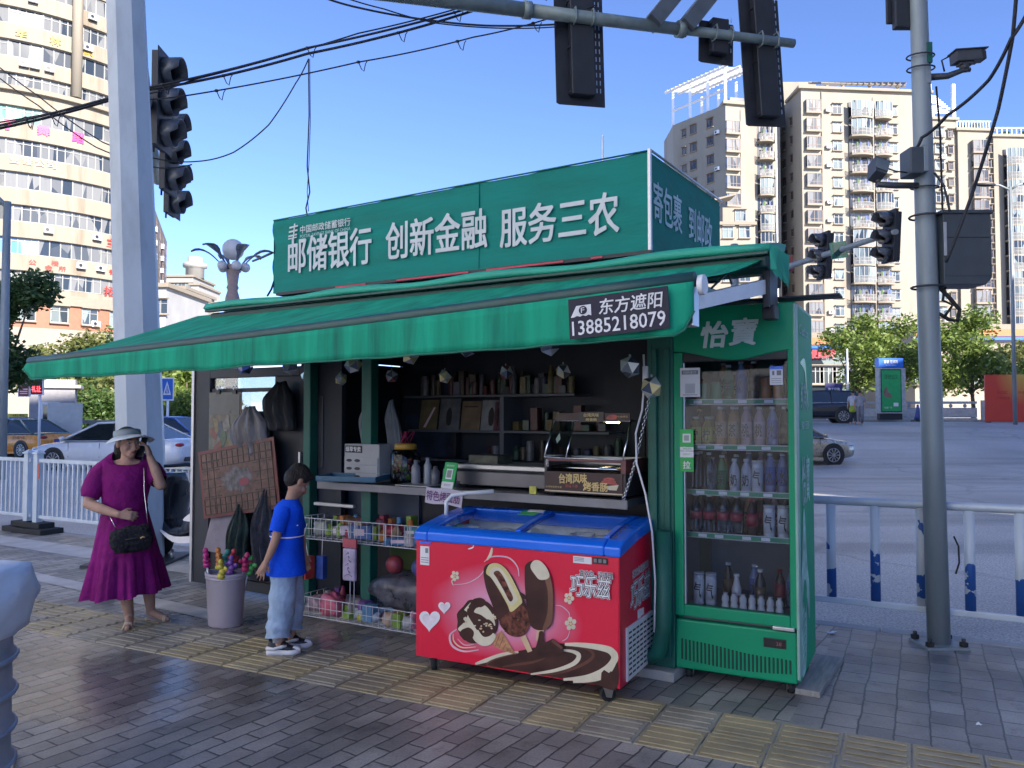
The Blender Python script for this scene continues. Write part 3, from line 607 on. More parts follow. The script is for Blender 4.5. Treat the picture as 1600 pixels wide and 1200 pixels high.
o = mb.build('lilac_bag', loc=K(-4.25, 0.02, 0.35), rot=-TK, bevel=0.006); tag(o, 'faded lilac bag hanging low on the door under the board game', 'bag')
for k, (u, lb) in enumerate(((-3.95, 'black net bag of toys hanging below the board game'), (-3.62, 'dark bundle hanging between the net bag and the boy'))):
    o = pouch(0.25 + 0.03 * k, 0.62 + .14 * k, 0.07, mat('black_net_%d' % k, ((0.012, 0.03, 0.022), (0.014, 0.016, 0.03))[k], 0.6, var=0.7, scale=14, bump=0.5, bscale=35), 14 + k).build('net_bag', loc=K(u, -0.01, 0.2), rot=-TK); tag(o, lb, 'net bag')
TZ = R(27.3); Z0 = Vector((-0.597, 5.041, 0))
fz_red, n, l, p = new_mat('freezer_print_red')
tc = n.new('ShaderNodeTexCoord'); mp = n.new('ShaderNodeMapping'); mp.inputs['Location'].default_value = (-0.62 / 0.62, 0, -0.42 / 0.36); mp.inputs['Scale'].default_value = (1 / 0.62, 0, 1 / 0.36); l.new(tc.outputs['Object'], mp.inputs[0])
ln = n.new('ShaderNodeVectorMath'); ln.operation = 'LENGTH'; l.new(mp.outputs[0], ln.inputs[0])
nz = n.new('ShaderNodeTexNoise'); nz.inputs['Scale'].default_value = 3; l.new(tc.outputs['Object'], nz.inputs['Vector'])
ma = n.new('ShaderNodeMath'); ma.operation = 'MULTIPLY_ADD'; ma.inputs[1].default_value = 0.35; l.new(nz.outputs['Fac'], ma.inputs[0]); l.new(ln.outputs['Value'], ma.inputs[2])
cr = n.new('ShaderNodeValToRGB'); e = cr.color_ramp.elements; e[0].position = 0.3; e[0].color = (0.74, 0.40, 0.55, 1); e[1].position = 1.1; e[1].color = (0.66, 0.008, 0.045, 1)
x_ = e.new(0.75); x_.color = (0.66, 0.12, 0.2, 1); l.new(ma.outputs[0], cr.inputs[0]); l.new(cr.outputs[0], p.inputs['Base Color']); p.inputs['Roughness'].default_value = 0.35
fz_side = mat('freezer_red', (0.66, 0.008, 0.045), 0.35, var=0.06)
fz_blue = mat('freezer_blue', (0.008, 0.15, 0.78), 0.3, var=0.06, coat=0.3)
choc = mat('print_chocolate', (0.045, 0.014, 0.012), 0.35, var=0.35, scale=9)
choc2 = mat('print_chocolate_sheen', (0.11, 0.04, 0.028), 0.35, var=0.3, scale=6)
choc3 = mat('print_milk_chocolate', (0.17, 0.075, 0.045), 0.35, var=0.15, scale=6)
cream = mat('print_cream', (0.62, 0.56, 0.42), 0.4, var=0.12, scale=9)
cream_y = mat('print_yellow_cream', (0.62, 0.53, 0.24), 0.4, var=0.1)
nutty = mat('print_nut_chocolate', (0.12, 0.035, 0.022), 0.35, var=0.9, scale=45)
stick_m = mat('print_stick', (0.6, 0.42, 0.25), 0.5, var=0.1)
wafer = mat('print_wafer', (0.42, 0.2, 0.1), 0.5, var=0.35, scale=50)
pw_ = mat('print_white', (0.72, 0.70, 0.72), 0.4, var=0.06)
pale_pink = mat('print_pale_pink', (0.66, 0.48, 0.55), 0.4, var=0.15)
ink = mat('print_black', (0.012, 0.012, 0.014), 0.4)
freezer = thing('ice_cream_freezer', 'red and blue ice cream chest freezer on casters in front of the kiosk', 'freezer', Z0, -TZ)
FL, FD, FB = 1.335, 0.62, 0.095
def topz(y): return 0.808 + 0.075 * math.sin(min(1, y / 0.62) * PI / 2)
side = [(0, FB)] + [(y, topz(y)) for y in (0, 0.06, 0.13, 0.22, 0.34, 0.48, 0.62)] + [(0.62, FB)]
mb = MB(); mb.rings([[Vector((0, y, z)) for y, z in side], [Vector((FL, y, z)) for y, z in side]], fz_side, sm=False)
bmesh.ops.delete(mb.bm, geom=[f for f in mb.bm.faces if f.calc_center_median().z > 0.79 and abs(f.normal.x) < .5 and 0 < f.calc_center_median().y < .6], context='FACES_ONLY')
mb.box(0.012, -0.003, FB + 0.005, FL - 0.006, 0.001, 0.80, fz_red); mb.build('body', freezer)
def bandz(y): return topz(y) + 0.008
ys = [-0.014, 0.05, 0.13, 0.22, 0.34, 0.48, 0.635]
def ring(x): return [Vector((x, y, topz(max(0, y)) - 0.0)) for y in ys] + [Vector((x, y, topz(max(0, y)) + (0.075 if y > 0 else 0.055))) for y in ys[::-1]]
mb = MB()
for x0, x1 in ((-0.012, 0.085), (FL - 0.085, FL + 0.012)): mb.rings([ring(x0), ring(x1)], fz_blue, sm=False)
mb.rings([[Vector((x, y, z)) for y, z in ((-0.014, 0.808), (0.075, 0.83), (0.075, 0.90), (0.02, 0.885), (-0.014, 0.865))] for x in (0.085, FL - 0.085)], fz_blue, sm=False)
mb.rings([[Vector((x, y, z)) for y, z in ((0.55, 0.87), (0.635, 0.88), (0.635, 0.96), (0.55, 0.955))] for x in (0.085, FL - 0.085)], fz_blue, sm=False)
mb.build('lid_frame', freezer, bevel=0.01)
lidg = glass_mat('freezer_lid_glass', (0.93, 0.96, 0.97), 0.1, 0.15, 0.22)
for x0, x1, dz in ((0.085, 0.70, 0.0), (0.66, FL - 0.085, 0.012)):
    mb = MB(); rs = []
    for y in (0.075, 0.16, 0.26, 0.38, 0.55):
        z = topz(y) + 0.062 + dz; rs.append([Vector((x0, y, z)), Vector((x1, y, z)), Vector((x1, y, z + 0.005)), Vector((x0, y, z + 0.005))])
    mb.rings(rs, lidg, sm=False)
    for xa, xb in ((x0, x0 + 0.03), (x1 - 0.03, x1)):
        mb.rings([[Vector((xa, y, topz(y) + 0.055 + dz)), Vector((xb, y, topz(y) + 0.055 + dz)), Vector((xb, y, topz(y) + 0.072 + dz)), Vector((xa, y, topz(y) + 0.072 + dz))] for y in (0.075, 0.16, 0.26, 0.38, 0.55)], fz_blue, sm=False)
    o = mb.build('glass_lid', freezer)
mb = MB(); mb.box(0.5, 0.17, 0.0, 0.62, 0.27, 0.002, mat('lid_green_label', (0.05, 0.4, 0.12), 0.4)); mb.box(0.53, 0.25, 0.002, 0.64, 0.30, 0.004, pw_)
o = mb.build('lid_label', freezer, loc=(0.02, 0.2, topz(0.35) + 0.07), rot=(R(7), 0, 0))
mb = MB(); mb.text('NICHEN', (FL - 0.055, 0.16, 0.928), 0.26, 0.03, ink, X=(0.0, 0.93, 0.2), Z=(-1, 0.0, 0.05), bold=0.01); mb.build('lid_lettering', freezer)
frost = mat('frosted_packs', (0.85, 0.88, 0.9), 0.6, var=0.25, scale=11)
mb = MB(); mb.box(0.03, 0.03, 0.60, FL - 0.03, 0.6, 0.775, frost); mb.box(0.03, 0.60, 0.6, FL - 0.03, 0.612, 0.875, frost); mb.box(0.01, 0.03, 0.6, 0.03, 0.6, 0.83, frost); mb.box(FL - 0.03, 0.03, 0.6, FL - 0.01, 0.6, 0.83, frost); mb.box(0.03, 0.012, 0.6, FL - 0.03, 0.03, 0.80, frost); rnd = random.Random(4)
for k in range(36):
    x = 0.1 + rnd.random() * 1.1; y = 0.1 + rnd.random() * 0.42; T = Matrix.Translation((x, y, 0.80 + 0.06 * y + rnd.random() * 0.02)) @ Matrix.Rotation(rnd.random() * 3, 4, 'Z') @ Matrix.Rotation(rnd.random() * 0.5 - .25, 4, 'X')
    mb.box(-0.07, -0.03, -0.012, 0.07, 0.03, 0.012, frost if rnd.random() < 0.7 else mat('pack_%d' % (k % 3), ((0.5, 0.45, 0.3), (0.3, 0.4, 0.5), (0.45, 0.2, 0.2))[k % 3], 0.5), T)
o = mb.build('ice_cream_packs', freezer); o['kind'] = 'stuff'
def caster(r=0.045):
    mb = MB(); mb.cyl((-0.016, 0, r), (0.016, 0, r), r, rubber, 20); mb.cyl((-0.018, 0, r), (0.018, 0, r), r * 0.45, steel, 12)
    for s_ in (-1, 1): mb.prism([(0.02, r - 0.012), (-0.012, r - 0.02), (-0.03, 2 * r + 0.002), (0.04, 2 * r + 0.002)], steel, lambda p, s_=s_: Vector((s_ * 0.024, p[0], p[1])), lambda p, s_=s_: Vector((s_ * 0.027, p[0], p[1])))
    mb.box(-0.03, -0.035, 2 * r, 0.03, 0.045, 2 * r + 0.006, steel); return mb
cw = caster().build('caster', freezer, loc=(0.09, 0.07, 0), rot=0.5)
for x, y, a in ((FL - 0.09, 0.05, 2.4), (0.09, 0.55, 1.0), (FL - 0.09, 0.55, 0.2)): dup(cw, (x, y, 0), a, parent=freezer)
mb = MB(); X = FL + 0.002
mb.box(X - .004, 0.10, FB + 0.01, X + 0.008, 0.60, 0.40, pw_)
for r in range(9):
    for c in range(7): mb.box(X + 0.008, 0.125 + c * 0.066, 0.13 + r * 0.029, X + 0.0105, 0.172 + c * 0.066, 0.141 + r * 0.029, k_dark)
mb.build('grille', freezer, bevel=0.002)
import itertools
def solve8(src, dst):
    A = []; B = []
    for (x, y), (X_, Y_) in zip(src, dst):
        A.append([x, y, 1, 0, 0, 0, -X_ * x, -X_ * y]); B.append(X_); A.append([0, 0, 0, x, y, 1, -Y_ * x, -Y_ * y]); B.append(Y_)
    n_ = 8
    for i in range(n_):
        pv = max(range(i, n_), key=lambda r: abs(A[r][i])); A[i], A[pv] = A[pv], A[i]; B[i], B[pv] = B[pv], B[i]
        for r in range(n_):
            if r != i:
                f_ = A[r][i] / A[i][i]; A[r] = [a - f_ * b for a, b in zip(A[r], A[i])]; B[r] -= f_ * B[i]
    return [B[i] / A[i][i] for i in range(n_)]
Hm = solve8([(75, 240), (65, 900), (1222, 1080), (1200, 332)], [(0, 0.808), (0, FB), (FL, FB), (FL, 0.808)])
def fp(x, y): d = Hm[6] * x + Hm[7] * y + 1; return ((Hm[0] * x + Hm[1] * y + Hm[2]) / d, (Hm[3] * x + Hm[4] * y + Hm[5]) / d)
def sm_poly(pts, k=5, closed=True):               # Catmull-Rom
    out = []; N = len(pts)
    for i in range(N if closed else N - 1):
        p0, p1, p2, p3 = (pts[(i - 1) % N], pts[i], pts[(i + 1) % N], pts[(i + 2) % N]) if closed else (pts[max(i - 1, 0)], pts[i], pts[i + 1], pts[min(i + 2, N - 1)])
        for j in range(k):
            t = j / k
            out.append(tuple(0.5 * ((2 * p1[q]) + (-p0[q] + p2[q]) * t + (2 * p0[q] - 5 * p1[q] + 4 * p2[q] - p3[q]) * t * t + (-p0[q] + 3 * p1[q] - 3 * p2[q] + p3[q]) * t ** 3) for q in (0, 1)))
    if not closed: out.append(pts[-1])
    return out
LAY = [0.004]
def art(mb, pts, m, smooth=True):
    q = sm_poly(pts) if smooth else pts
    LAY[0] += 0.00011; y = -LAY[0]
    f = mb.face([Vector((fp(a, b)[0], y, fp(a, b)[1])) for a, b in q], m)
def blob(cx, cy, rx, ry, m, mb, n=14, w=0.0, ph=0): art(mb, [(cx + rx * math.cos(a * 2 * PI / n) * (1 + w * math.sin(3 * a + ph)), cy + ry * math.sin(a * 2 * PI / n) * (1 + w * math.cos(2.3 * a + ph))) for a in range(n)], m)
def stroke(mb, pts, wd, m):
    q = sm_poly(pts, 6, False); L = []; Rr = []
    for i, p_ in enumerate(q):
        a = q[max(0, i - 1)]; b_ = q[min(len(q) - 1, i + 1)]; dx, dy = b_[0] - a[0], b_[1] - a[1]; h_ = math.hypot(dx, dy) or 1; ww = wd * (0.35 + 0.65 * math.sin(PI * (i + 0.5) / len(q)))
        L.append((p_[0] - dy / h_ * ww, p_[1] + dx / h_ * ww)); Rr.append((p_[0] + dy / h_ * ww, p_[1] - dx / h_ * ww))
    art(mb, L + Rr[::-1], m, False)
mb = MB()
art(mb, [(405, 948), (460, 920), (560, 885), (640, 868), (720, 850), (820, 826), (920, 818), (1040, 826), (1130, 846), (1199, 864), (1206, 1074), (1070, 1053), (800, 1007), (560, 968)], choc)
stroke(mb, [(405, 945), (470, 922), (560, 890), (650, 872)], 13, cream); stroke(mb, [(560, 968), (470, 950), (520, 915), (640, 880)], 5, choc2)
stroke(mb, [(720, 1000), (860, 975), (960, 935), (990, 890), (960, 866), (900, 858)], 13, cream)
stroke(mb, [(780, 1008), (900, 985), (1010, 940), (1070, 890), (1040, 850), (960, 838)], 9, choc2)
stroke(mb, [(905, 1028), (1040, 1010), (1140, 965), (1190, 905), (1170, 860), (1110, 840), (1000, 826), (910, 824)], 20, cream)
stroke(mb, [(960, 1040), (1080, 1020), (1150, 985), (1195, 920)], 18, cream)
art(mb, [(1115, 1045), (1118, 985), (1132, 968), (1160, 985), (1170, 975), (1196, 990), (1200, 1066), (1160, 1062)], choc, False)
stroke(mb, [(560, 960), (640, 945), (730, 930), (800, 905)], 8, choc2)
stroke(mb, [(425, 862), (340, 872), (275, 840), (262, 780), (300, 745)], 6, pale_pink); stroke(mb, [(410, 845), (330, 850), (285, 815), (280, 770)], 4, cream); stroke(mb, [(400, 830), (345, 835), (305, 800)], 3, pale_pink)
stroke(mb, [(455, 360), (500, 330), (590, 335), (640, 385), (650, 440)], 4, pale_pink); stroke(mb, [(470, 350), (490, 320), (500, 280)], 8, cream); stroke(mb, [(365, 288), (390, 280), (397, 268)], 4, pw_); stroke(mb, [(280, 490), (360, 480), (430, 440), (470, 380)], 2.5, pale_pink)
for cx, cy, s_ in ((292, 440, 26), (930, 560, 30), (942, 705, 34)):
    for k in range(5):
        a = k * 2 * PI / 5 + cx; blob(cx + s_ * .62 * math.cos(a), cy + s_ * .75 * math.sin(a), s_ * 0.36, s_ * 0.42, cream, mb, 8)
    blob(cx, cy, s_ * .22, s_ * .25, cream_y, mb, 8)
stroke(mb, [(284, 495), (275, 470), (288, 455)], 3, cream); stroke(mb, [(855, 602), (890, 606), (930, 640), (935, 670)], 2.5, pale_pink); stroke(mb, [(895, 806), (925, 785), (938, 745)], 2.5, pale_pink)
for hx, hy, s_ in ((148, 692, 1.0), (232, 618, 0.58)):
    for q_, m_ in ((1, pw_), (.7, mat('print_heart_shade', (0.68, 0.6, 0.64), 0.4, var=0.2, scale=20))): art(mb, [(hx + q_ * s_ * (3.7 * 16 * math.sin(a) ** 3 + .2 * q2), hy - 4.2 * q_ * s_ * q2) for a in [2 * PI * k / 30 for k in range(30)] for q2 in [13 * math.cos(a) - 5 * math.cos(2 * a) - 2 * math.cos(3 * a) - math.cos(4 * a)]], m_, False)
art(mb, [(505, 835), (530, 770), (556, 748), (638, 886), (560, 862)], wafer, False)
for k in range(4): stroke(mb, [(520 + k * 22, 840 + k * 9), (548 + k * 16, 765 + k * 30)], 1.5, choc2)
blob(420, 700, 118, 128, choc, mb, 16, 0.05)
for pts in ([(395, 575), (360, 640), (400, 720), (450, 790), (500, 800), (470, 830), (410, 800), (370, 720), (330, 660)], [(400, 640), (450, 600), (500, 650), (520, 720), (480, 690), (440, 660)], [(310, 740), (360, 700), (385, 730), (340, 760)], [(390, 770), (430, 745), (520, 770), (500, 825), (450, 838), (405, 810)]): art(mb, pts, cream)
blob(425, 590, 42, 28, choc, mb, 10, 0.08); blob(335, 660, 30, 26, choc, mb, 10, 0.1); blob(360, 770, 40, 36, choc, mb, 10, 0.1); blob(470, 735, 45, 50, choc, mb, 10, 0.06)
rnd = random.Random(11)
for k in range(26):
    a = rnd.random() * 6.28; q = rnd.random() ** .5 * 95; blob(425 + q * math.cos(a), 680 + q * math.sin(a), 5 + 4 * rnd.random(), 4 + 3 * rnd.random(), cream if k % 3 else stick_m, mb, 5)
art(mb, [(664, 785), (692, 770), (732, 862), (706, 872)], stick_m, False)
art(mb, [(455, 415), (470, 375), (520, 362), (570, 385), (620, 450), (655, 520), (700, 610), (716, 690), (700, 755), (650, 782), (590, 765), (548, 700), (500, 590), (468, 500)], choc)
art(mb, [(545, 700), (600, 640), (650, 590), (705, 640), (715, 700), (698, 752), (650, 780), (595, 765)], nutty)
art(mb, [(470, 420), (490, 372), (540, 368), (590, 410), (640, 500), (672, 575), (660, 600), (610, 640), (590, 600), (545, 520), (500, 450)], cream_y)
art(mb, [(488, 425), (505, 392), (545, 392), (585, 440), (630, 530), (645, 575), (605, 600), (560, 530), (510, 460)], cream)
art(mb, [(512, 420), (540, 408), (572, 450), (600, 510), (622, 560), (603, 580), (570, 520), (530, 450)], nutty)
art(mb, [(655, 525), (690, 545), (700, 566), (670, 560)], choc)
for k in range(22): blob(575 + rnd.random() * 125, 655 + rnd.random() * 100, 5, 5, choc3 if k % 2 else choc2, mb, 5)
art(mb, [(757, 738), (795, 738), (800, 810), (752, 800)], stick_m, False)
art(mb, [(686, 420), (690, 375), (725, 350), (770, 355), (815, 400), (838, 470), (848, 560), (845, 680), (820, 730), (765, 742), (722, 715), (705, 640), (690, 520)], choc)
art(mb, [(790, 420), (815, 410), (836, 470), (846, 560), (843, 680), (822, 724), (790, 735), (815, 640), (815, 520)], choc3)
art(mb, [(718, 385), (735, 350), (770, 350), (805, 385), (824, 430), (810, 452), (770, 455), (745, 430)], cream)
art(mb, [(720, 880), (748, 848), (765, 790), (772, 750), (795, 752), (800, 800), (820, 840), (812, 880)], choc)
art(mb, [(800, 815), (848, 788), (905, 836), (912, 868), (862, 876), (808, 866)], choc, False); art(mb, [(846, 790), (905, 838), (896, 850), (838, 806)], choc2, False)
mb.recalc = False
mb.build('printed_picture', freezer)
def lett(mb, t, px, w_, h_, m, y, bold, shear=0.0, rot=0):
    a, b_ = fp(*px); mb.text(t, (a, y, b_), w_, h_, m, bold=bold, shear=shear, rot=rot)
mb = MB()
lett(mb, '巧乐兹', (1050, 490), 0.24, 0.12, pw_, -0.0185, 0.055, 0.15); lett(mb, '巧乐兹', (1050, 490), 0.24, 0.12, ink, -0.019, 0.03, 0.15); lett(mb, '巧乐兹', (1050, 490), 0.24, 0.12, pw_, -0.0195, 0.0, 0.15)
lett(mb, '喜欢你', (1030, 418), 0.085, 0.032, pw_, -0.0185, 0.06); lett(mb, '喜欢你', (1030, 418), 0.085, 0.032, ink, -0.019, 0.01)
lett(mb, '没道理', (1133, 428), 0.085, 0.034, pw_, -0.0185, 0.06); lett(mb, '没道理', (1133, 428), 0.085, 0.034, ink, -0.019, 0.01)
mb.build('lettering', freezer)
mb = MB(); Xs = FL + 0.003
for k, (m_, b_, s_) in enumerate(((pw_, 0.055, 1.0), (ink, 0.03, 1.0), (pw_, 0.0, 1.0))): mb.text('巧乐兹', (Xs + 0.0006 * k, 0.36, 0.565), 0.36 * s_, 0.16 * s_, m_, X=(0, 1, 0.06), bold=b_, shear=0.15)
mb.text('喜欢你没道理', (Xs, 0.36, 0.685), 0.3, 0.045, pw_, X=(0, 1, 0.06), bold=0.05); mb.text('喜欢你没道理', (Xs + 0.0006, 0.36, 0.685), 0.3, 0.045, ink, X=(0, 1, 0.06))
mb.box(Xs - .004, 0.31, 0.405, Xs, 0.36, 0.455, pw_); mb.box(Xs - .004, 0.37, 0.41, Xs, 0.42, 0.45, pw_)
mb.build('lettering', freezer)
gr_ink = mat('label_grey_ink', (0.2, 0.2, 0.22), 0.5)
mb = MB(); mb.box(0.032, -0.007, 0.66, 0.098, -0.003, 0.775, pw_); mb.box(0.028, -0.0075, 0.79, 0.11, -0.003, 0.802, fz_blue)
for k in range(3): mb.box(0.038, -0.0085, 0.675 + k * 0.014, 0.092, -0.007, 0.679 + k * 0.014, gr_ink)
mb.box(0.07, -0.0085, 0.735, 0.09, -0.007, 0.765, gr_ink); mb.build('energy_label', freezer)
a, b_ = fp(1000, 345); mb = MB(); mb.box(a - 0.055, -0.007, b_ - 0.02, a + 0.055, -0.003, b_ + 0.018, pw_)
for k in range(3): mb.box(a - 0.05, -0.0085, b_ - 0.008 + k * .008, a + 0.01, -0.007, b_ - 0.005 + k * .008, gr_ink)
mb.build('warning_label', freezer)
a, b_ = fp(1098, 350); mb = MB(); mb.box(a - 0.045, -0.008, b_ - 0.018, a + 0.045, -0.003, b_ + 0.018, black)
for q in (-0.028, 0.0, 0.028): mb.box(a + q - 0.009, -0.0105, b_ - 0.01, a + q + 0.009, -0.008, b_ + 0.01, gr_ink)
mb.build('control_panel', freezer)
mb = MB(); mb.tube([(0.03, 0.3, 0.93), (0.03, 0.3, 1.02), (0.06, 0.32, 1.06), (0.14, 0.36, 1.075), (0.32, 0.42, 1.09)], 0.014, white, 10); mb.build('handle', freezer)

TF = R(27.4); F0 = Vector((0.994, 4.896, 0))
fg = mat('fridge_green', (0.004, 0.28, 0.13), 0.42, var=0.06, scale=2, spec=0.3)
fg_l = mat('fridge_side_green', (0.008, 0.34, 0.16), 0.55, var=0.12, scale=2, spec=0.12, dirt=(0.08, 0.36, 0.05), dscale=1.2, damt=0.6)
fin = mat('fridge_inside', (0.17, 0.18, 0.21), 0.5, var=0.05)
fridge = thing('drinks_fridge', 'tall green glass-door drinks fridge stocked with bottles, right of the kiosk', 'fridge', F0, -TF)
FW, FDp, FZ0, FZ1 = 0.71, 0.72, 0.07, 2.24
mb = MB()
mb.box(0.0, 0.05, FZ0, 0.03, FDp, FZ1 - 0.02, fg); mb.box(FW - 0.03, 0.05, FZ0, FW, FDp, FZ1 - 0.02, fg_l); mb.box(0.03, FDp - 0.03, FZ0, FW - 0.03, FDp, FZ1 - 0.02, fin); mb.box(0.0, 0.05, FZ1 - 0.02, FW, FDp, FZ1, fg)
mb.box(0.03, 0.05, FZ0, FW - 0.03, FDp - 0.03, 0.425, fin); mb.box(0.03, 0.05, 2.0, FW - 0.03, FDp - 0.03, FZ1 - 0.02, fin)
mb.box(0.03, 0.08, 0.425, 0.035, FDp - 0.03, 2.0, fin); mb.box(FW - 0.035, 0.08, 0.425, FW - 0.03, FDp - 0.03, 2.0, fin)
mb.build('body', fridge, bevel=0.008)
mb = MB(); N_ = 24                                            # header with a wavy lower edge
wave = [(lerp(0.0, FW, k / N_), 1.975 - 0.055 * math.sin(smooth01(k / N_) * PI) - 0.012 * (k / N_)) for k in range(N_ + 1)]
wl = wave + [(FW, FZ1), (0, FZ1)]
mb.prism(wl, fg, lambda p: Vector((p[0], 0.045, p[1])), lambda p: Vector((p[0], -0.03 + 0.02 * abs(p[0] / FW - 0.5), p[1]))); header = mb.build('header', fridge, bevel=0.008)
fl_w = mat('fridge_letter', (0.55, 0.62, 0.58), 0.4)
mb = MB(); mb.text('怡', (0.255, -0.034, 2.07), 0.155, 0.15, fl_w, bold=0.03, shear=0.14); mb.text('寶', (0.425, -0.034, 2.08), 0.165, 0.155, fl_w, bold=0.022, shear=0.14); mb.build('lettering', header)
dr = bpy.data.objects.new('door', None); COL.objects.link(dr); dr.parent = fridge
mb = MB(); a0, a1, b0, b1 = 0.055, 0.665, 0.452, 1.97
mb.box(0, -0.02, 0.385, a0, 0.045, b1, fg); mb.box(a1, -0.02, 0.385, FW, 0.045, b1, fg); mb.box(a0, -0.02, 0.385, a1, 0.045, b0, fg); mb.box(a0, -0.015, 1.91, a1, 0.03, b1, black)
mb.box(a0, -0.012, b0, a0 + 0.012, 0.02, 1.91, alu); mb.build('frame', dr, bevel=0.006)
fgl = glass_mat('fridge_glass', (0.80, 0.84, 0.90), 0.10)
mb = MB(); mb.box(a0, -0.004, b0, a1, 0.002, 1.91, fgl); mb.build('pane', dr)
mb = MB(); mb.box(0.57, -0.045, 0.372, 0.69, -0.02, 0.392, alu); mb.build('handle', dr, bevel=0.004)
mb = MB(); mb.box(FW - 0.012, -0.024, 0.1, FW + 0.006, 0.055, FZ1 - 0.01, mat('fridge_trim', (0.25, 0.42, 0.36), 0.5)); mb.build('edge_trim', fridge, bevel=0.006)
mb = MB(); mb.box(0, -0.012, FZ0, FW - 0.012, 0.049, 0.362, fg); lp = mb.build('lower_panel', fridge, bevel=0.012)
slot = mat('vent_slot', (0.004, 0.05, 0.03), 0.6)
mb = MB(); ns = 28
for k in range(ns):
    t = k / (ns - 1); x = 0.035 + t * 0.62; top = 0.25 - 0.012 * math.sin(t * 5.5) - 0.055 * smooth01((t - 0.2) / 0.6); bot = 0.125 - 0.018 * math.sin(t * PI)
    mb.box(x, -0.0165, bot, x + 0.011, -0.0125, top, slot)
mb.build('vent', lp, bevel=0.003, seg=1)
mb = MB(); mb.box(0.515, -0.016, 0.262, 0.64, -0.0125, 0.315, black); mb.box(0.52, -0.018, 0.268, 0.635, -0.016, 0.31, mat('display_dark', (0.02, 0.02, 0.025), 0.15)); mb.text('38', (0.6, -0.019, 0.288), 0.03, 0.022, mat('display_red', (0.3, 0.1, 0.09), 0.4)); mb.build('display', lp)
cw2 = caster(0.033).build('caster', fridge, loc=(0.06, 0.07, 0), rot=0.2)
for x, y in ((FW - 0.06, 0.06), (0.06, FDp - 0.08), (FW - 0.06, FDp - 0.08)): dup(cw2, (x, y, 0), 0.4, parent=fridge)
tick = mat('price_strip_green', (0.02, 0.25, 0.12), 0.4)
SZ = (1.675, 1.40, 1.125, 0.865)
for z in SZ:
    mb = MB(); mb.box(0.035, 0.09, z - 0.012, FW - 0.035, 0.54, z - 0.004, fin); mb.box(0.035, 0.08, z - 0.022, FW - 0.035, 0.09, z + 0.012, alu)
    mb.box(0.05, 0.077, z - 0.018, FW - 0.05, 0.08, z + 0.008, tick); rnd = random.Random(int(z * 100))
    for k in range(4): x = 0.09 + k * 0.13 + rnd.random() * .04; mb.box(x, 0.0745, z - 0.014, x + 0.05, 0.077, z + 0.004, pw_)
    mb.build('shelf', fridge)
sd = mat('fridge_print_pale', (0.30, 0.52, 0.45), 0.6, var=0.4, scale=9, spec=.15); sd2 = mat('fridge_print_lime', (0.12, 0.42, 0.06), 0.3, var=0.3, scale=6)
Xr = FW + 0.003; 
for t_, z, w_, h_ in (('怡寶', 1.2, .34, .28), ('纯净水', 1.7, .34, .16), ('心纯净 行至美', 1.53, .38, .05), ("C'estbon", 2.1, .4, .06)): mb = MB(); mb.text(t_, (Xr, .33, z), w_, h_, sd, X=(0, 1, 0), bold=.02); mb.build('side_lettering', fridge)
mb = MB()
mb.poly(sm_poly([(0.06, 0.12), (0.05, 0.5), (0.12, 0.75), (0.2, 1.02), (0.27, 0.98), (0.34, 0.7), (0.42, 0.55), (0.4, 0.35), (0.3, 0.5), (0.28, 0.25), (0.22, 0.1)]), sd, lambda p: Vector((Xr, p[0], p[1])))
mb.poly(sm_poly([(0.1, 0.45), (0.2, 0.62), (0.3, 0.55), (0.24, 0.42), (0.16, 0.5)]), fg_l, lambda p: Vector((Xr + 0.001, p[0], p[1])))
for k in range(7): mb.poly([(0.07, 0.16 + k * 0.05), (0.2, 0.20 + k * 0.05), (0.24, 0.19 + k * 0.05), (0.2, 0.188 + k * 0.05)], fg_l, lambda p: Vector((Xr + 0.0016, p[0], p[1])))
mb.poly(sm_poly([(0.15, 1.9), (0.35, 1.93), (0.42, 1.8), (0.40, 1.72), (0.36, 1.84), (0.25, 1.88)]), sd2, lambda p: Vector((Xr, p[0], p[1])))
mb.build('splash_print', fridge)
mb = MB(); mb.box(0.045, -0.03, 1.70, 0.165, -0.024, 1.875, pw_); mb.box(0.055, -0.032, 1.835, 0.155, -0.03, 1.86, gr_ink); mb.box(0.075, -0.0315, 1.72, 0.135, -0.03, 1.78, mat('blank_code', (0.5, 0.5, 0.52), 0.6)); mb.text('扫码支付', (0.105, -0.0335, 1.847), 0.08, 0.018, pw_)
mb.box(0.06, -0.032, 1.71, 0.15, -0.03, 1.713, ink); mb.build('payment_sticker', fridge)
mb = MB(); mb.box(0.566, -0.008, 1.765, 0.638, -0.004, 1.872, pw_); mb.box(0.566, -0.0095, 1.855, 0.638, -0.008, 1.872, fz_blue); mb.box(0.605, -0.0095, 1.82, 0.63, -0.008, 1.848, gr_ink); mb.text('1', (0.586, -0.0095, 1.833), 0.012, 0.024, gr_ink)
for k in range(3): mb.box(0.574, -0.0095, 1.775 + k * .012, 0.63, -0.008, 1.778 + k * .012, gr_ink)
mb.build('energy_label', fridge)
gs = mat('pay_green', (0.01, 0.38, 0.07), 0.4)
mb = MB(); mb.box(0.04, -0.027, 1.40, 0.122, -0.021, 1.505, gs); mb.box(0.057, -0.029, 1.425, 0.105, -0.027, 1.478, pw_); mb.box(0.066, -0.031, 1.436, 0.096, -0.029, 1.468, mat('blank_code2', (0.3, 0.34, 0.3), 0.6)); mb.box(0.04, -0.027, 1.375, 0.122, -0.021, 1.398, pw_); mb.text('微信支付', (0.084, -0.029, 1.387), 0.05, 0.012, gs)
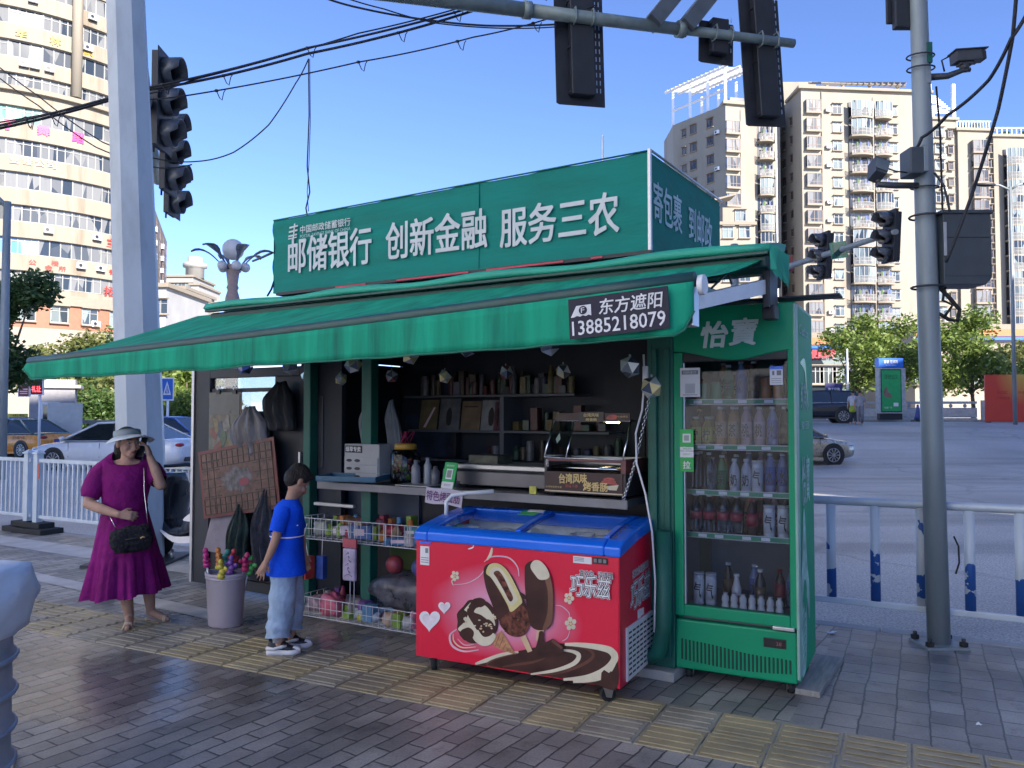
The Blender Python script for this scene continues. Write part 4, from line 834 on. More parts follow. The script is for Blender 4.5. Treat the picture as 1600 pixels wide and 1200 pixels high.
mb.box(0.04, -0.027, 1.335, 0.122, -0.021, 1.372, pw_); mb.text('扫码开门', (0.084, -0.029, 1.354), 0.05, 0.012, gs); mb.box(0.04, -0.027, 1.25, 0.122, -0.021, 1.333, gs); mb.text('拉', (0.081, -0.029, 1.29), 0.045, 0.045, pw_, bold=.02); mb.build('pull_sticker', fridge)
mb = MB(); mb.box(0.02, 0, 0, 0.16, 0.75, 0.035, mat('weathered_board', (0.26, 0.25, 0.23), 0.8, var=0.25, stretch=(8, 1, 1))); o = mb.build('wood_board', loc=F0 + Vector((0.60, -0.26, 0)), rot=-TF - R(4), bevel=0.004); tag(o, 'weathered grey board on the ground beside the fridge', 'board')

def bottle(nm, prof, body, capm, lab=None, lz=(0.3, 0.6), caph=0.02, lm=None, sx=1, sy=1, ltext=None, tm=None):
    t = bpy.data.objects.new(nm, None); COL.objects.link(t)
    mb = MB(); mb.lathe(prof, body, 14, sx=sx, sy=sy); mb.build('vessel', t)
    rt, zt = prof[-2] if prof[-1][0] < 1e-3 else prof[-1]
    if capm: mb = MB(); mb.cyl((0, 0, zt), (0, 0, zt + caph), rt + 0.003, capm, 12); mb.build('cap', t)
    if lm:
        H_ = prof[-1][1]; z0, z1 = lz; r_ = max(r for r, z in prof) + 0.0012
        mb = MB(); mb.lathe([(r_, z0), (r_, z1)], lm, 14, sx=sx, sy=sy)
        if ltext: mb.text(ltext, (0, -r_ * sy - 0.002, (z0 + z1) / 2), r_ * 1.2, (z1 - z0) * (0.75 if len(ltext) == 1 else 0.4), tm or ink, bold=0.02)
        mb.build('label', t)
    return t
def bprof(r, h, neck=0.013, sh=0.72): return [(r * 0.8, 0), (r, 0.008), (r, h * 0.3), (r * 0.94, h * 0.42), (r, h * 0.55), (r, h * sh), (r * 0.7, h * (sh + 0.14)), (neck, h * 0.94), (neck, h)]
col = lambda n_, c, r=0.35: mat(n_, c, r, var=0.08)
water = glass_mat('clear_bottle_water', (0.72, 0.78, 0.84), 0.25, 0.06)
SPEC = {
 'yellow': dict(p=bprof(0.033, 0.165, 0.017), b=col('tea_amber', (0.28, 0.18, 0.03)), c=col('cap_cream', (0.5, 0.48, 0.4)), l=col('label_yellow', (0.55, 0.48, 0.12)), z=(0.025, 0.115), t='柠'),
 'orange': dict(p=bprof(0.031, 0.225), b=col('tea_orange', (0.42, 0.2, 0.08)), c=col('cap_white', (0.6, 0.6, 0.6)), l=col('label_peach', (0.55, 0.4, 0.28)), z=(0.05, 0.15), t='茶'),
 'pink': dict(p=bprof(0.031, 0.225), b=col('tea_pink', (0.4, 0.26, 0.28)), c=col('cap_grey', (0.4, 0.42, 0.45)), l=col('label_pink', (0.5, 0.36, 0.4)), z=(0.05, 0.15), t='桃'),
 'blue': dict(p=bprof(0.031, 0.225), b=col('drink_blue', (0.16, 0.2, 0.34)), c=col('cap_grey', (0.4, 0.42, 0.45)), l=col('label_blue', (0.1, 0.14, 0.36)), z=(0.05, 0.16), t='水'),
 'water': dict(p=bprof(0.032, 0.22), b=water, c=col('cap_white', (0.6, 0.6, 0.6)), l=None, z=(0.1, 0.14), t=None),
 'waterl': dict(p=bprof(0.036, 0.225), b=water, c=col('cap_white', (0.6, 0.6, 0.6)), l=col('label_red_thin', (0.4, 0.06, 0.08)), z=(0.09, 0.135), t=None),
 'green': dict(p=bprof(0.030, 0.205), b=col('green_tea', (0.10, 0.2, 0.08)), c=col('cap_white', (0.6, 0.6, 0.6)), l=col('label_green', (0.07, 0.22, 0.10)), z=(0.03, 0.13), t='茉'),
 'milk': dict(p=bprof(0.030, 0.185), b=col('milk_white', (0.5, 0.5, 0.55)), c=col('cap_white', (0.6, 0.6, 0.6)), l=col('label_white', (0.55, 0.56, 0.6)), z=(0.03, 0.12), t='奶'),
 'red': dict(p=bprof(0.032, 0.21), b=col('cola_dark', (0.05, 0.015, 0.015)), c=col('cap_red', (0.35, 0.03, 0.04)), l=col('label_red', (0.3, 0.03, 0.05)), z=(0.06, 0.14), t=None),
 'dark': dict(p=bprof(0.032, 0.225), b=col('coffee', (0.03, 0.022, 0.018)), c=col('cap_white', (0.6, 0.6, 0.6)), l=col('label_brown', (0.12, 0.07, 0.04)), z=(0.06, 0.14), t=None),
 'can': dict(p=[(0.028, 0), (0.031, 0.01), (0.031, 0.105), (0.026, 0.115), (0.0, 0.115)], b=col('can_green', (0.1, 0.3, 0.12), 0.25), c=None, l=None, z=(0, 1), t=None),
 'canr': dict(p=[(0.028, 0), (0.031, 0.01), (0.031, 0.13), (0.026, 0.14), (0.0, 0.14)], b=col('can_orange', (0.45, 0.16, 0.05), 0.25), c=None, l=None, z=(0, 1), t=None),
 'carton': dict(p=[(0.030, 0), (0.033, 0.01), (0.031, 0.09), (0.033, 0.165), (0.03, 0.178), (0.0, 0.178)], b=col('carton_white', (0.6, 0.6, 0.62)), c=col('cap_silver', (0.5, 0.5, 0.5)), l=col('carton_white', (0.6, 0.6, 0.62)), z=(0.03, 0.15), t='气'),
 'yogurt': dict(p=bprof(0.031, 0.185, 0.014, 0.6), b=col('yogurt_white', (0.55, 0.5, 0.5)), c=col('cap_white', (0.6, 0.6, 0.6)), l=col('label_rose', (0.5, 0.2, 0.24)), z=(0.02, 0.075), t=None),
 'small': dict(p=[(0.020, 0), (0.022, 0.008), (0.022, 0.03), (0.017, 0.045), (0.022, 0.058), (0.020, 0.08), (0.012, 0.09), (0.012, 0.098)], b=col('small_white', (0.58, 0.56, 0.55)), c=col('foil', (0.5, 0.5, 0.52)), l=None, z=(0, 1), t=None),
 'box': None}
PROTO = {}
def put_bottle(kind, x, y, z, label, group, s=1.0):
    loc = F0 + Matrix.Rotation(-TF, 3, 'Z') @ Vector((x, y, z))
    if kind not in PROTO:
        q = SPEC[kind]; o = bottle('drink_can' if kind.startswith('can') and kind != 'carton' else ('milk_carton' if kind == 'carton' else 'bottle'), q['p'], q['b'], q['c'], lm=q['l'], lz=q['z'], ltext=q['t'], caph=0.016 if kind != 'small' else 0.004); PROTO[kind] = o
        o.location = loc; o.rotation_euler = (0, 0, -TF)
    else: o = dup(PROTO[kind], loc, -TF)
    o.scale = (s, s, s)
    tag(o, label, {'can': 'can', 'canr': 'can', 'carton': 'carton'}.get(kind, 'bottle'), group)
ordn = ['first', 'second', 'third', 'fourth', 'fifth', 'sixth', 'seventh', 'eighth']
def row(z, items, shelf, x0=0.075, gap=0.078, y=0.13):
    cnt = {}; tot = {}
    for k, nm, x in items: tot[nm] = tot.get(nm, 0) + 1
    for k, nm, x in items:
        i = cnt.get(nm, 0); cnt[nm] = i + 1
        lb = '%s on the %s of the fridge' % (nm, shelf) if tot[nm] == 1 else '%s %s from the left on the %s of the fridge' % (ordn[i], nm, shelf)
        put_bottle(k, x, y, z, lb, 'drinks on the %s of the fridge' % shelf)
row(SZ[0], [('can', 'green can', .15), ('can', 'green can', .225), ('green', 'green bottle', .30), ('blue', 'blue bottle', .375), ('dark', 'dark bottle', .45), ('canr', 'orange can', .52), ('canr', 'orange can', .59)], 'top shelf')
row(SZ[1], [('yellow', 'yellow labelled bottle', .095), ('yellow', 'yellow labelled bottle', .17), ('orange', 'orange tea bottle', .248), ('orange', 'orange tea bottle', .325), ('pink', 'pink peach drink bottle', .402), ('pink', 'pink peach drink bottle', .48), ('blue', 'blue labelled bottle', .556), ('dark', 'dark brown bottle', .625)], 'second shelf')
row(SZ[2], [('water', 'clear unlabelled bottle', .10), ('water', 'clear unlabelled bottle', .175), ('green', 'green labelled tea bottle', .255), ('milk', 'white milk bottle', .33), ('milk', 'white milk bottle', .40), ('carton', 'white carton', .465), ('blue', 'blue drink bottle', .54), ('blue', 'blue drink bottle', .61)], 'third shelf')
row(SZ[3], [('waterl', 'clear water bottle', .095), ('waterl', 'clear water bottle', .175), ('waterl', 'clear water bottle', .26), ('waterl', 'clear water bottle', .34), ('red', 'dark red cola bottle', .43), ('carton', 'sour milk carton', .53), ('carton', 'sour milk carton', .61)], 'fourth shelf')
row(0.427, [('carton', 'white brush-marked carton', .10), ('carton', 'white brush-marked carton', .175), ('yogurt', 'rose and white yogurt bottle', .33), ('dark', 'dark coffee bottle', .47)], 'floor', y=0.16)
row(0.427, [('small', 'little yogurt drink', .28 + k * 0.052) for k in range(7)], 'floor front', y=0.075)
for z_, sh_, ks in ((SZ[0], 'top shelf back row', 'canr can orange yellow red can green canr'), (SZ[1], 'second shelf back row', 'red yellow pink orange blue green red dark'), (SZ[2], 'third shelf back row', 'water milk orange green blue pink carton blue'), (SZ[3], 'fourth shelf back row', 'waterl red waterl dark orange red pink dark')): row(z_, [(k_, k_.replace('canr', 'orange can').replace('waterl', 'water') + ('' if 'can' in k_ else ' bottle'), .09 + i_ * .075) for i_, k_ in enumerate(ks.split())], sh_, y=.26)
row(0.427, [('dark', 'dark bottle', .25), ('blue', 'blue bottle', .41), ('red', 'cola bottle', .56), ('blue', 'blue bottle', .63)], 'floor back row', y=0.3)
o = crumple('b', 0.26, 0.16, 0.2, mat('blue_film', (0.04, 0.07, 0.32), 0.3, var=0.4, bump=0.6), 5, 0.2).build('wrapped_pack', loc=F0 + Matrix.Rotation(-TF, 3, 'Z') @ Vector((0.46, 0.33, SZ[2] + 0.1)), rot=-TF); tag(o, 'blue film wrapped pack behind the bottles on the third shelf', 'pack')
CT = 1.072
gb = mat('grill_black', (0.03, 0.025, 0.03), 0.4, var=0.2); gbr = mat('grill_banner', (0.035, 0.012, 0.016), 0.4, var=0.2); gold = mat('banner_gold', (0.62, 0.45, 0.18), 0.4, var=0.08); gmar = mat('grill_maroon', (0.16, 0.05, 0.05), 0.4, var=0.3, scale=10)
sausage_red = mat('banner_sausage', (0.42, 0.07, 0.06), 0.4, var=0.3, scale=30)
grill = thing('sausage_grill', 'glass-hooded sausage grill with dark printed banner at the right end of the counter', 'grill', K(-0.86, -0.10, CT), -TK)
GW, GD, GH = 0.58, 0.36, 0.24
mb = MB(); mb.box(0, 0.0, 0.012, GW, GD, 0.15, gb); mb.box(0, 0.0, 0.15, 0.02, GD, GH, gb); mb.box(GW - 0.035, 0, 0.15, GW, GD, GH, gmar); mb.box(0.02, GD - 0.02, 0.15, GW - 0.035, GD, GH, steel); mb.box(0.02, 0.0, GH - 0.022, GW - 0.035, 0.02, GH, gmar)
for x in (0.03, GW - 0.05):
    for y in (0.03, GD - 0.05): mb.box(x, y, 0, x + 0.03, y + 0.03, 0.012, rubber)
mb.build('base', grill, bevel=0.004)
mb = MB()
for k in range(6): mb.cyl((0.03, 0.05 + k * 0.05, 0.175), (GW - 0.04, 0.05 + k * 0.05, 0.175), 0.012, chrome, 10)
mb.build('roller', grill)
mb = MB(); mb.box(0.008, -0.006, 0.03, GW - 0.02, 0.0, 0.152, gbr); mb.box(0.008, -0.008, 0.022, GW - 0.02, 0.0, 0.03, mat('banner_strip', (0.6, 0.5, 0.35), 0.4)); mb.build('banner', grill)
mb = MB(); mb.text('台湾风味', (0.215, -0.0085, 0.112), 0.20, 0.062, gold, bold=0.025, rot=0.04); mb.text('烤香肠', (0.375, -0.0085, 0.066), 0.17, 0.055, gold, bold=0.025); mb.text('美味不停', (0.205, -0.0085, 0.062), 0.09, 0.022, sausage_red); mb.text('台湾烤香肠专家', (0.075, -0.0085, 0.052), 0.12, 0.012, gold); mb.build('lettering', grill)
mb = MB()
for k in range(3): mb.prism(sm_poly([(0.36 + k * .012, 0.092 + k * 0.014), (0.42, 0.1 + k * 0.014), (0.47 - k * .008, 0.094 + k * 0.014), (0.47 - k * .008, 0.083 + k * 0.014), (0.41, 0.088 + k * 0.014), (0.36 + k * .012, 0.081 + k * 0.014)], 3), sausage_red, lambda p, k=k: Vector((p[0] + 0.05, -0.007, p[1])), lambda p, k=k: Vector((p[0] + 0.05, -0.0082 - k * 0.0003, p[1])))
mb.poly([(0.43, 0.07), (0.47, 0.05), (0.52, 0.05), (0.535, 0.085)], cream, lambda p: Vector((p[0], -0.0075, p[1])))
mb.build('banner_picture', grill)
hood = bpy.data.objects.new('hood', None); COL.objects.link(hood); hood.parent = grill
zt = 0.53; yt = 0.13
mb = MB(); mb.face([(0.0, 0.0, GH), (GW - .02, 0.0, GH), (GW - 0.02, yt, zt - 0.05), (0.0, yt, zt - 0.05)], clear); mb.face([(0, 0, GH), (0, yt, zt - .05), (0, GD, zt - .05), (0, GD, GH)], clear); mb.face([(GW - .02, 0, GH), (GW - .02, GD, GH), (GW - .02, GD, zt - .05), (GW - .02, yt, zt - .05)], clear); mb.recalc = False; mb.build('glass', hood)
mb = MB()
for x in (0.0, GW - 0.02): mb.tube([(x, 0, GH), (x, yt, zt - 0.05), (x, GD, zt - 0.05), (x, GD, GH)], 0.006, chrome, 6)
mb.tube([(0, yt, zt - .05), (GW - .02, yt, zt - .05)], 0.006, chrome, 6); mb.tube([(0, 0, GH), (GW - .02, 0, GH)], 0.006, chrome, 6); mb.tube([(0.16, 0.0, GH), (0.16, yt, zt - .05)], 0.005, chrome, 6); mb.build('frame', hood)
mb = MB(); mb.box(0.03, yt - 0.015, zt - 0.05, GW - 0.02, yt - 0.005, zt + 0.0, gbr); mb.box(0.2, yt - 0.022, zt - 0.058, 0.38, yt - 0.014, zt + 0.008, gb)
mb.text('台湾风味', (0.29, yt - 0.0235, zt - 0.012), 0.11, 0.024, gold, bold=0.02); mb.text('烤香肠', (0.29, yt - 0.0235, zt - 0.042), 0.08, 0.018, gold, bold=0.02); mb.text('好吃看得见', (0.50, yt - 0.0165, zt - 0.022), 0.09, 0.012, gold); mb.poly(sm_poly([(0.4, zt - .04), (0.46, zt - .042), (0.47, zt - .015), (0.43, zt - .01), (0.4, zt - .02)], 3), sausage_red, lambda p: Vector((p[0], yt - 0.0165, p[1])))
mb.build('header', hood, bevel=0.003)
lampm = mat('grill_lamp_lit', (1.0, 0.75, 0.35), 0.4, emit=5.0)
mb = MB(); mb.cyl((0.38, yt + 0.02, zt - 0.058), (0.47, yt + 0.02, zt - 0.058), 0.006, lampm, 8); mb.build('lamp', hood)
mb = MB(); mb.poly([(0.07, 0.33), (0.087, 0.36), (0.07, 0.40), (0.053, 0.36)], mat('hood_sticker', (0.35, 0.45, 0.38), 0.4), lambda p: Vector((p[0], (p[1] - GH) / (zt - 0.05 - GH) * yt - 0.003, p[1]))); mb.build('sticker', hood)
mb = MB(); mb.text('熱', (0.025, -0.004, 0.205), 0.022, 0.05, pw_); mb.tube([(0.01, 0, 0.0), (0.0, -.02, 0.02)], 0.004, black); mb.build('knob_mark', grill)
mb = MB(); mb.box(0, 0, 0.015, 0.76, 0.35, 0.115, counter_m); mb.box(-0.01, -0.012, 0.13, 0.76, 0.36, 0.165, alu); mb.box(0.0, 0.01, 0.115, 0.75, 0.35, 0.13, dark_steel)
for x in (0.03, 0.68):
    for y in (0.03, 0.3): mb.box(x, y, 0, x + 0.04, y + 0.03, 0.015, rubber)
hp = mb.build('hot_plate', loc=K(-1.68, 0.05, CT), rot=-TK, bevel=0.006); tag(hp, 'long stainless steel hot plate box on the counter left of the sausage grill', 'hot plate')
mb = MB(); mb.box(0, 0, 0.0, 0.25, 0.2, 0.06, mat('dull_carton', (0.08, 0.08, 0.06), 0.7, var=0.6, scale=12)); o = mb.build('flat_carton', loc=K(-1.62, 0.12, CT + 0.166), rot=-TK, bevel=0.003); tag(o, 'flat dull carton lying on top of the steel hot plate', 'carton')
mb = MB(); mb.box(0, 0, 0, 0.05, 0.012, 0.05, mat('tag_yellow', (0.5, 0.48, 0.08), 0.5, var=0.3, scale=40)); o = mb.build('price_tag', loc=K(-0.95, -0.14, CT), rot=-TK); tag(o, 'small yellow price tag at the left foot of the sausage grill', 'price tag')
stand = thing('payment_stand', 'green payment stand card leaning on the counter edge above the paper sign', 'card stand', K(-1.64, -0.12, CT), -TK + R(-12))
mb = MB(); mb.prism([(-0.065, 0.0), (0.065, 0.0), (0.065, 0.18), (-0.065, 0.18)], gs, lambda p: Vector((p[0], p[1] * 0.25, p[1])), lambda p: Vector((p[0], 0.008 + p[1] * 0.25, p[1])))
def st(x0, z0, x1, z1, m, e=0.001): mb.face([(x0, z0 * .25 - e, z0), (x1, z0 * .25 - e, z0), (x1, z1 * .25 - e, z1), (x0, z1 * .25 - e, z1)], m)
st(-0.033, 0.065, 0.033, 0.135, pw_); st(-0.024, 0.075, 0.024, 0.126, mat('blank_code3', (0.25, 0.28, 0.25), 0.6), 0.002); st(-0.06, 0.0, 0.06, 0.045, pw_, 0.0015); mb.text('推荐使用微信支付', (0, 0.0235 * 0 + 0.038 - .002, 0.158), 0.08, 0.014, pw_, Z=(0, .25, 1)); mb.text('微信支付', (0, 0.004, 0.024), 0.07, 0.016, gr_ink, Z=(0, .25, 1))
mb.recalc = False; mb.build('card', stand)
mb = MB(); mb.prism([(-0.05, 0.05), (0.05, 0.05), (0.04, 0.0), (-0.04, 0.0)], clear, lambda p: Vector((p[0], 0.09 - p[1] * .2, p[1])), lambda p: Vector((p[0], 0.093 - p[1] * .2, p[1]))); mb.build('foot', stand)
paper = mat('paper_lilac', (0.52, 0.47, 0.56), 0.7, var=0.06); pen = mat('pen_purple', (0.13, 0.03, 0.14), 0.6)
mb = MB(); V = [[mb.bm.verts.new((-0.16 + 0.32 * i / 8, -0.004 * math.sin(i * 0.9) - 0.01 * (j / 3), -0.11 * j / 3 - 0.004 * math.sin(i))) for i in range(9)] for j in range(4)]; mb.mi(paper)
for j in range(3):
    for i in range(8): mb.bm.faces.new((V[j][i], V[j + 1][i], V[j + 1][i + 1], V[j][i + 1])).smooth = True
mb.recalc = False
ps = mb.build('paper_sign', loc=K(-1.615, -0.178, 1.075), rot=(0, R(3), -TK)); tag(ps, 'handwritten lilac paper sign taped to the front edge of the counter', 'paper sign')
mb = MB(); mb.text('特色烤面筋', (0.0, -0.016, -0.055), 0.29, 0.07, pen, bold=0.008, shear=0.08); mb.build('handwriting', ps)
dw = mat('drawer_white', (0.36, 0.36, 0.37), 0.5, var=0.08)
box_ = thing('drawer_box', 'white countertop box of small drawers with a dark name label', 'drawer box', K(-2.715, -0.02, CT), -TK)
mb = MB(); mb.box(0, 0, 0, 0.36, 0.3, 0.29, dw); mb.build('case', box_, bevel=0.004)
for r in range(3):
    mb = MB(); z = 0.01 + r * 0.062; mb.box(0.008, -0.01, z, 0.352, 0.0, z + 0.056, dw)
    for x in (0.03, 0.115): mb.prism([(x + 0.03 + 0.03 * math.cos(a * PI / 6), z + 0.028 + 0.012 * math.sin(a * PI / 6)) for a in range(12)], black, lambda p: Vector((p[0], -0.0135, p[1])), lambda p: Vector((p[0], -0.0102, p[1])))
    mb.build('drawer', box_, bevel=0.002)
mb = MB(); mb.box(0.012, -0.006, 0.222, 0.185, -0.0005, 0.278, black); mb.text('烟草专卖', (0.098, -0.0075, 0.25), 0.155, 0.038, pw_, bold=.01); mb.build('name_label', box_)
jar = thing('candy_jar', 'big dark jar of sweets with a yellow lid beside the drawer box', 'jar', K(-2.18, 0.08, CT), -TK)
mb = MB(); mb.lathe([(0.105, 0), (0.115, 0.02), (0.115, 0.22), (0.1, 0.25), (0.075, 0.26)], glass_mat('jar_glass', (0.45, 0.48, 0.5), 0.15), 20); mb.build('vessel', jar)
mb = MB(); mb.lathe([(0.085, 0), (0.085, 0.035), (0.07, 0.045), (0.0, 0.045)], mat('lid_yellow', (0.45, 0.26, 0.04), 0.4), 20, (0, 0, 0.255)); mb.build('lid', jar)
mb = MB(); rnd = random.Random(8)
for k in range(60):
    a = rnd.random() * 6.28; q = rnd.random() ** .5 * 0.085; mb.ball((q * math.cos(a), q * math.sin(a), 0.025 + 0.15 * rnd.random()), 0.016, mat('sweet_%d' % (k % 3), ((0.25, 0.45, 0.06), (0.35, 0.05, 0.06), (0.3, 0.3, 0.35))[k % 3], 0.3), 6, 4)
o = mb.build('sweets', jar); o['kind'] = 'stuff'
mb = MB(); rnd = random.Random(18)
for k in range(9): mb.cyl((rnd.uniform(-.05, .05), rnd.uniform(-.05, .05), 0.0), (rnd.uniform(-.06, .06), rnd.uniform(-.06, .06), 0.09), 0.003, mat('lolly_red', (0.35, 0.02, 0.08), 0.4), 5)
o = mb.build('lollipop_sticks', loc=K(-2.18, 0.08, CT + 0.301), rot=-TK); tag(o, 'bunch of red lollipop sticks standing on the yellow jar lid', 'lollipops', kind='stuff')
for k, (u, v, h_, r_, c_) in enumerate(((-2.03, 0.02, .18, .035, (.2, .2, .24)), (-1.95, 0.06, .2, .03, (.28, .3, .34)), (-1.87, 0.05, .14, .035, (.1, .1, .12)), (-1.79, 0.1, .16, .04, (.3, .28, .26)))):
    mb = MB(); mb.lathe([(r_ * .85, 0), (r_, 0.01), (r_, h_ * .7), (r_ * .5, h_ * .85), (r_ * .5, h_), (0, h_)], mat('cup_%d' % k, c_, 0.3), 14)
    o = mb.build('sauce_bottle', loc=K(u, v, CT), rot=-TK); tag(o, ('dark grey squat', 'pale tall', 'black short', 'beige wide')[k] + ' sauce bottle between the jar and the hot plate', 'bottle')
tray_m = mat('tray_blue', (0.04, 0.13, 0.22), 0.4, var=0.15)
mb = MB(); mb.box(-0.35, -0.15, 0, 0.35, 0.15, 0.006, tray_m)
for x0, y0, x1, y1 in ((-0.35, -0.15, 0.35, -0.143), (-0.35, 0.143, 0.35, 0.15), (-0.35, -0.143, -0.343, 0.143), (0.343, -0.143, 0.35, 0.143)): mb.box(x0, y0, 0.006, x1, y1, 0.04, tray_m)
o = mb.build('tray', loc=K(-2.52, -0.13, CT + 0.02), rot=(R(2), 0, -TK + R(14)), bevel=0.003); o.scale = (0.72, 0.8, 1); tag(o, 'shallow blue plastic tray at the left end of the counter', 'tray')
mb = MB(); mb.box(0, 0, 0, 0.3, 0.2, 0.008, alu); o = mb.build('metal_tray', loc=K(-2.1, -0.14, CT), rot=-TK, bevel=0.003); tag(o, 'flat metal tray in front of the candy jar', 'tray')

rnd = random.Random(21)
cols = [(0.25, 0.19, 0.10), (0.2, 0.2, 0.22), (0.3, 0.2, 0.12), (0.4, 0.4, 0.42), (0.32, 0.05, 0.10), (0.2, 0.1, 0.08)]
mg = [('magazine with a slanting stripe', -2.79, .2, .27, 0), ('magazine with a dark figure', -2.57, .22, .28, 1), ('plain buff book', -2.33, .2, .255, 2), ('pale book with a small figure', -2.12, .21, .26, 3), ('dark red book', -1.99, .09, .25, 4)]
for nm, u, w_, h_, k in mg:
    t = thing('magazine', nm + ' standing on the middle shelf inside the kiosk', 'magazine', K(u, 1.0, 1.456), (R(-9), 0, -TK), 'magazines on the middle shelf')
    mb = MB(); mb.box(0, 0, 0, w_, 0.016, h_, mat('mag_%d' % k, [c * .55 for c in cols[k]], 0.4, var=0.4, scale=7)); mb.build('cover', t, bevel=0.002)
    mb = MB()
    if k == 0: mb.poly([(0.05, 0.02), (0.08, 0.02), (0.17, .2), (.15, .2)], pale_pink, lambda p: Vector((p[0], -0.002, p[1])))
    elif k == 2: mb.poly([(0.03, 0.2), (0.17, 0.2), (0.17, 0.21), (0.03, .21)], choc, lambda p: Vector((p[0], -0.002, p[1])))
    else: mb.poly(sm_poly([(w_ * .4, .05), (w_ * .6, .05), (w_ * .62, .15), (w_ * .5, .2), (w_ * .36, .15)], 3), ink, lambda p: Vector((p[0], -0.002, p[1])))
    mb.build('picture', t)
kinds = ['tin', 'packet', 'jar', 'tall packet', 'flat tin', 'bottle']
pals = [('grey', (0.06, 0.065, 0.08)), ('brown', (0.07, 0.05, 0.035)), ('dark red', (0.08, 0.02, 0.025)), ('navy', (0.02, 0.03, 0.08)), ('white', (0.15, 0.15, 0.17)), ('green', (0.025, 0.06, 0.04)), ('ochre', (0.11, 0.085, 0.03))]
BR = [('crimson', (0.32, 0.03, 0.06)), ('sky blue', (0.1, 0.25, 0.42)), ('rose', (0.42, 0.14, 0.22)), ('lime', (0.2, 0.32, 0.05)), ('tan', (0.3, 0.2, 0.12)), ('purple', (0.16, 0.06, 0.26)), ('orange', (0.45, 0.17, 0.04)), ('silver', (0.4, 0.4, 0.42))]
def goods(u0, u1, z, where, step, seed, vmin=1.0, pals=pals, hs=1.0):
    rg = random.Random(seed); u = u0; used = {}
    while u < u1:
        cn, c_ = rg.choice(pals); kd = rg.choice(kinds); w_ = step * rg.uniform(0.6, 0.9); h_ = rg.uniform(0.1, 0.2) * hs
        m = mat('goods_' + cn.replace(' ', '_'), c_, 0.4, var=0.3, scale=20)
        mb = MB()
        if kd in ('tin', 'jar', 'bottle'):
            r_ = w_ / 2; h_ = h_ * (1.2 if kd == 'bottle' else 1)
            mb.lathe([(r_ * .9, 0), (r_, 0.006), (r_, h_ * (.6 if kd == 'bottle' else .9)), (r_ * (.4 if kd == 'bottle' else .9), h_ * .93), (r_ * (.4 if kd == 'bottle' else .9), h_), (0, h_)], m, 12, sm=False)
        else: mb.box(-w_ / 2, -0.04, 0, w_ / 2, 0.04, h_ * (0.5 if kd == 'flat tin' else 1.1), m)
        i = used.get((cn, kd), 0); used[(cn, kd)] = i + 1
        lb = '%s %s on the %s' % (cn, kd, where) if i == 0 else '%s %s %s from the left on the %s' % (ordn[min(i, 7)], cn, kd, where)
        o = mb.build(kd.replace(' ', '_').replace('flat_tin', 'tin').replace('tall_packet', 'packet'), loc=K(u, vmin + rg.random() * .12 + 0.08, z), rot=-TK + rg.uniform(-.2, .2), bevel=0.003); tag(o, lb, kd.split()[-1], 'goods on the ' + where)
        u += step
goods(-2.88, -1.25, 1.762, 'top shelf inside the kiosk', 0.08, 5)
goods(-1.8, -0.95, 1.457, 'middle shelf right of the divider', 0.08, 6)
goods(-2.1, -0.9, 1.202, 'lowest shelf inside the kiosk', 0.085, 7)
goods(-2.98, -1.3, .64, 'back of the upper wire basket', .062, 11, -.02, BR, .8); goods(-2.98, -1.3, .05, 'back of the lower wire basket', .07, 12, -.02, BR, .7); goods(-2.95, -1.75, .64, 'front of the upper wire basket', .11, 13, -.22, BR, .6); goods(-2.95, -1.5, .05, 'front of the lower wire basket', .1, 15, -.22, BR, .6); goods(-2.6, -1.3, 1.762, 'back row of the top shelf', .08, 14, 1.02)
for k, (u, c_, lb) in enumerate(((-2.62, (0.3, 0.32, 0.36), 'pale cloth hanging left of the green inner post'), (-2.36, (0.2, 0.23, 0.27), 'clear plastic bags hanging right of the green inner post'))):
    o = pouch(.14, .44, .03, mat('hung_cloth_%d' % k, [c * .5 for c in c_], 0.6, var=0.3, bump=0.5, bscale=15), 3 + k).build('hanging_cloth', loc=K(u, 0.14, 1.26), rot=-TK); tag(o, lb, 'cloth')

wire_w = mat('wire_white', (0.62, 0.62, 0.64), 0.4, var=0.06)
rack = thing('wire_rack', 'white wire rack of two long baskets in front of the kiosk', 'rack', K(-3.03, -0.20, 0), -TK)
def basket(z0, z1, L, D, tilt):
    mb = MB(); n_ = int(L / 0.058)
    for k in range(n_ + 1):
        x = L * k / n_; mb.tube([(x, 0, z1 + tilt * x), (x, 0, z0 + tilt * x), (x, D, z0 + tilt * x)], 0.0026, wire_w, 5)
    for z in (z0, (z0 + z1) / 2, z1): mb.tube([(0, -0.003, z), (L, -0.003, z + tilt * L)], 0.0035 if z != (z0 + z1) / 2 else 0.0026, wire_w, 5)
    for k in range(1, 6): y = D * k / 5; mb.tube([(0, y, z0), (L, y, z0 + tilt * L)], 0.0026, wire_w, 5)
    for x in (0, L):
        for z in (z0, z1): mb.tube([(x, 0, z + tilt * x), (x, D, z + tilt * x)], 0.003, wire_w, 5)
        for k in range(1, 7): mb.tube([(x, D * k / 6, z0 + tilt * x), (x, D * k / 6, z1 + tilt * x)], 0.0026, wire_w, 5)
    return mb
basket(0.625, 0.785, 1.85, 0.42, 0.012).build('basket', rack); basket(0.03, 0.175, 1.85, 0.42, 0.012).build('basket', rack)
mb = MB()
for x in (0.56, 0.60): mb.tube([(x, -0.005, 0.78), (x, -0.005, 0.1)], 0.004, wire_w, 6)
for x in (0.0, 1.85):
    for y in (0.0, 0.42): mb.tube([(x, y, 0.8), (x, y, 0.0)], 0.008, wire_w, 6)
mb.build('upright', rack)
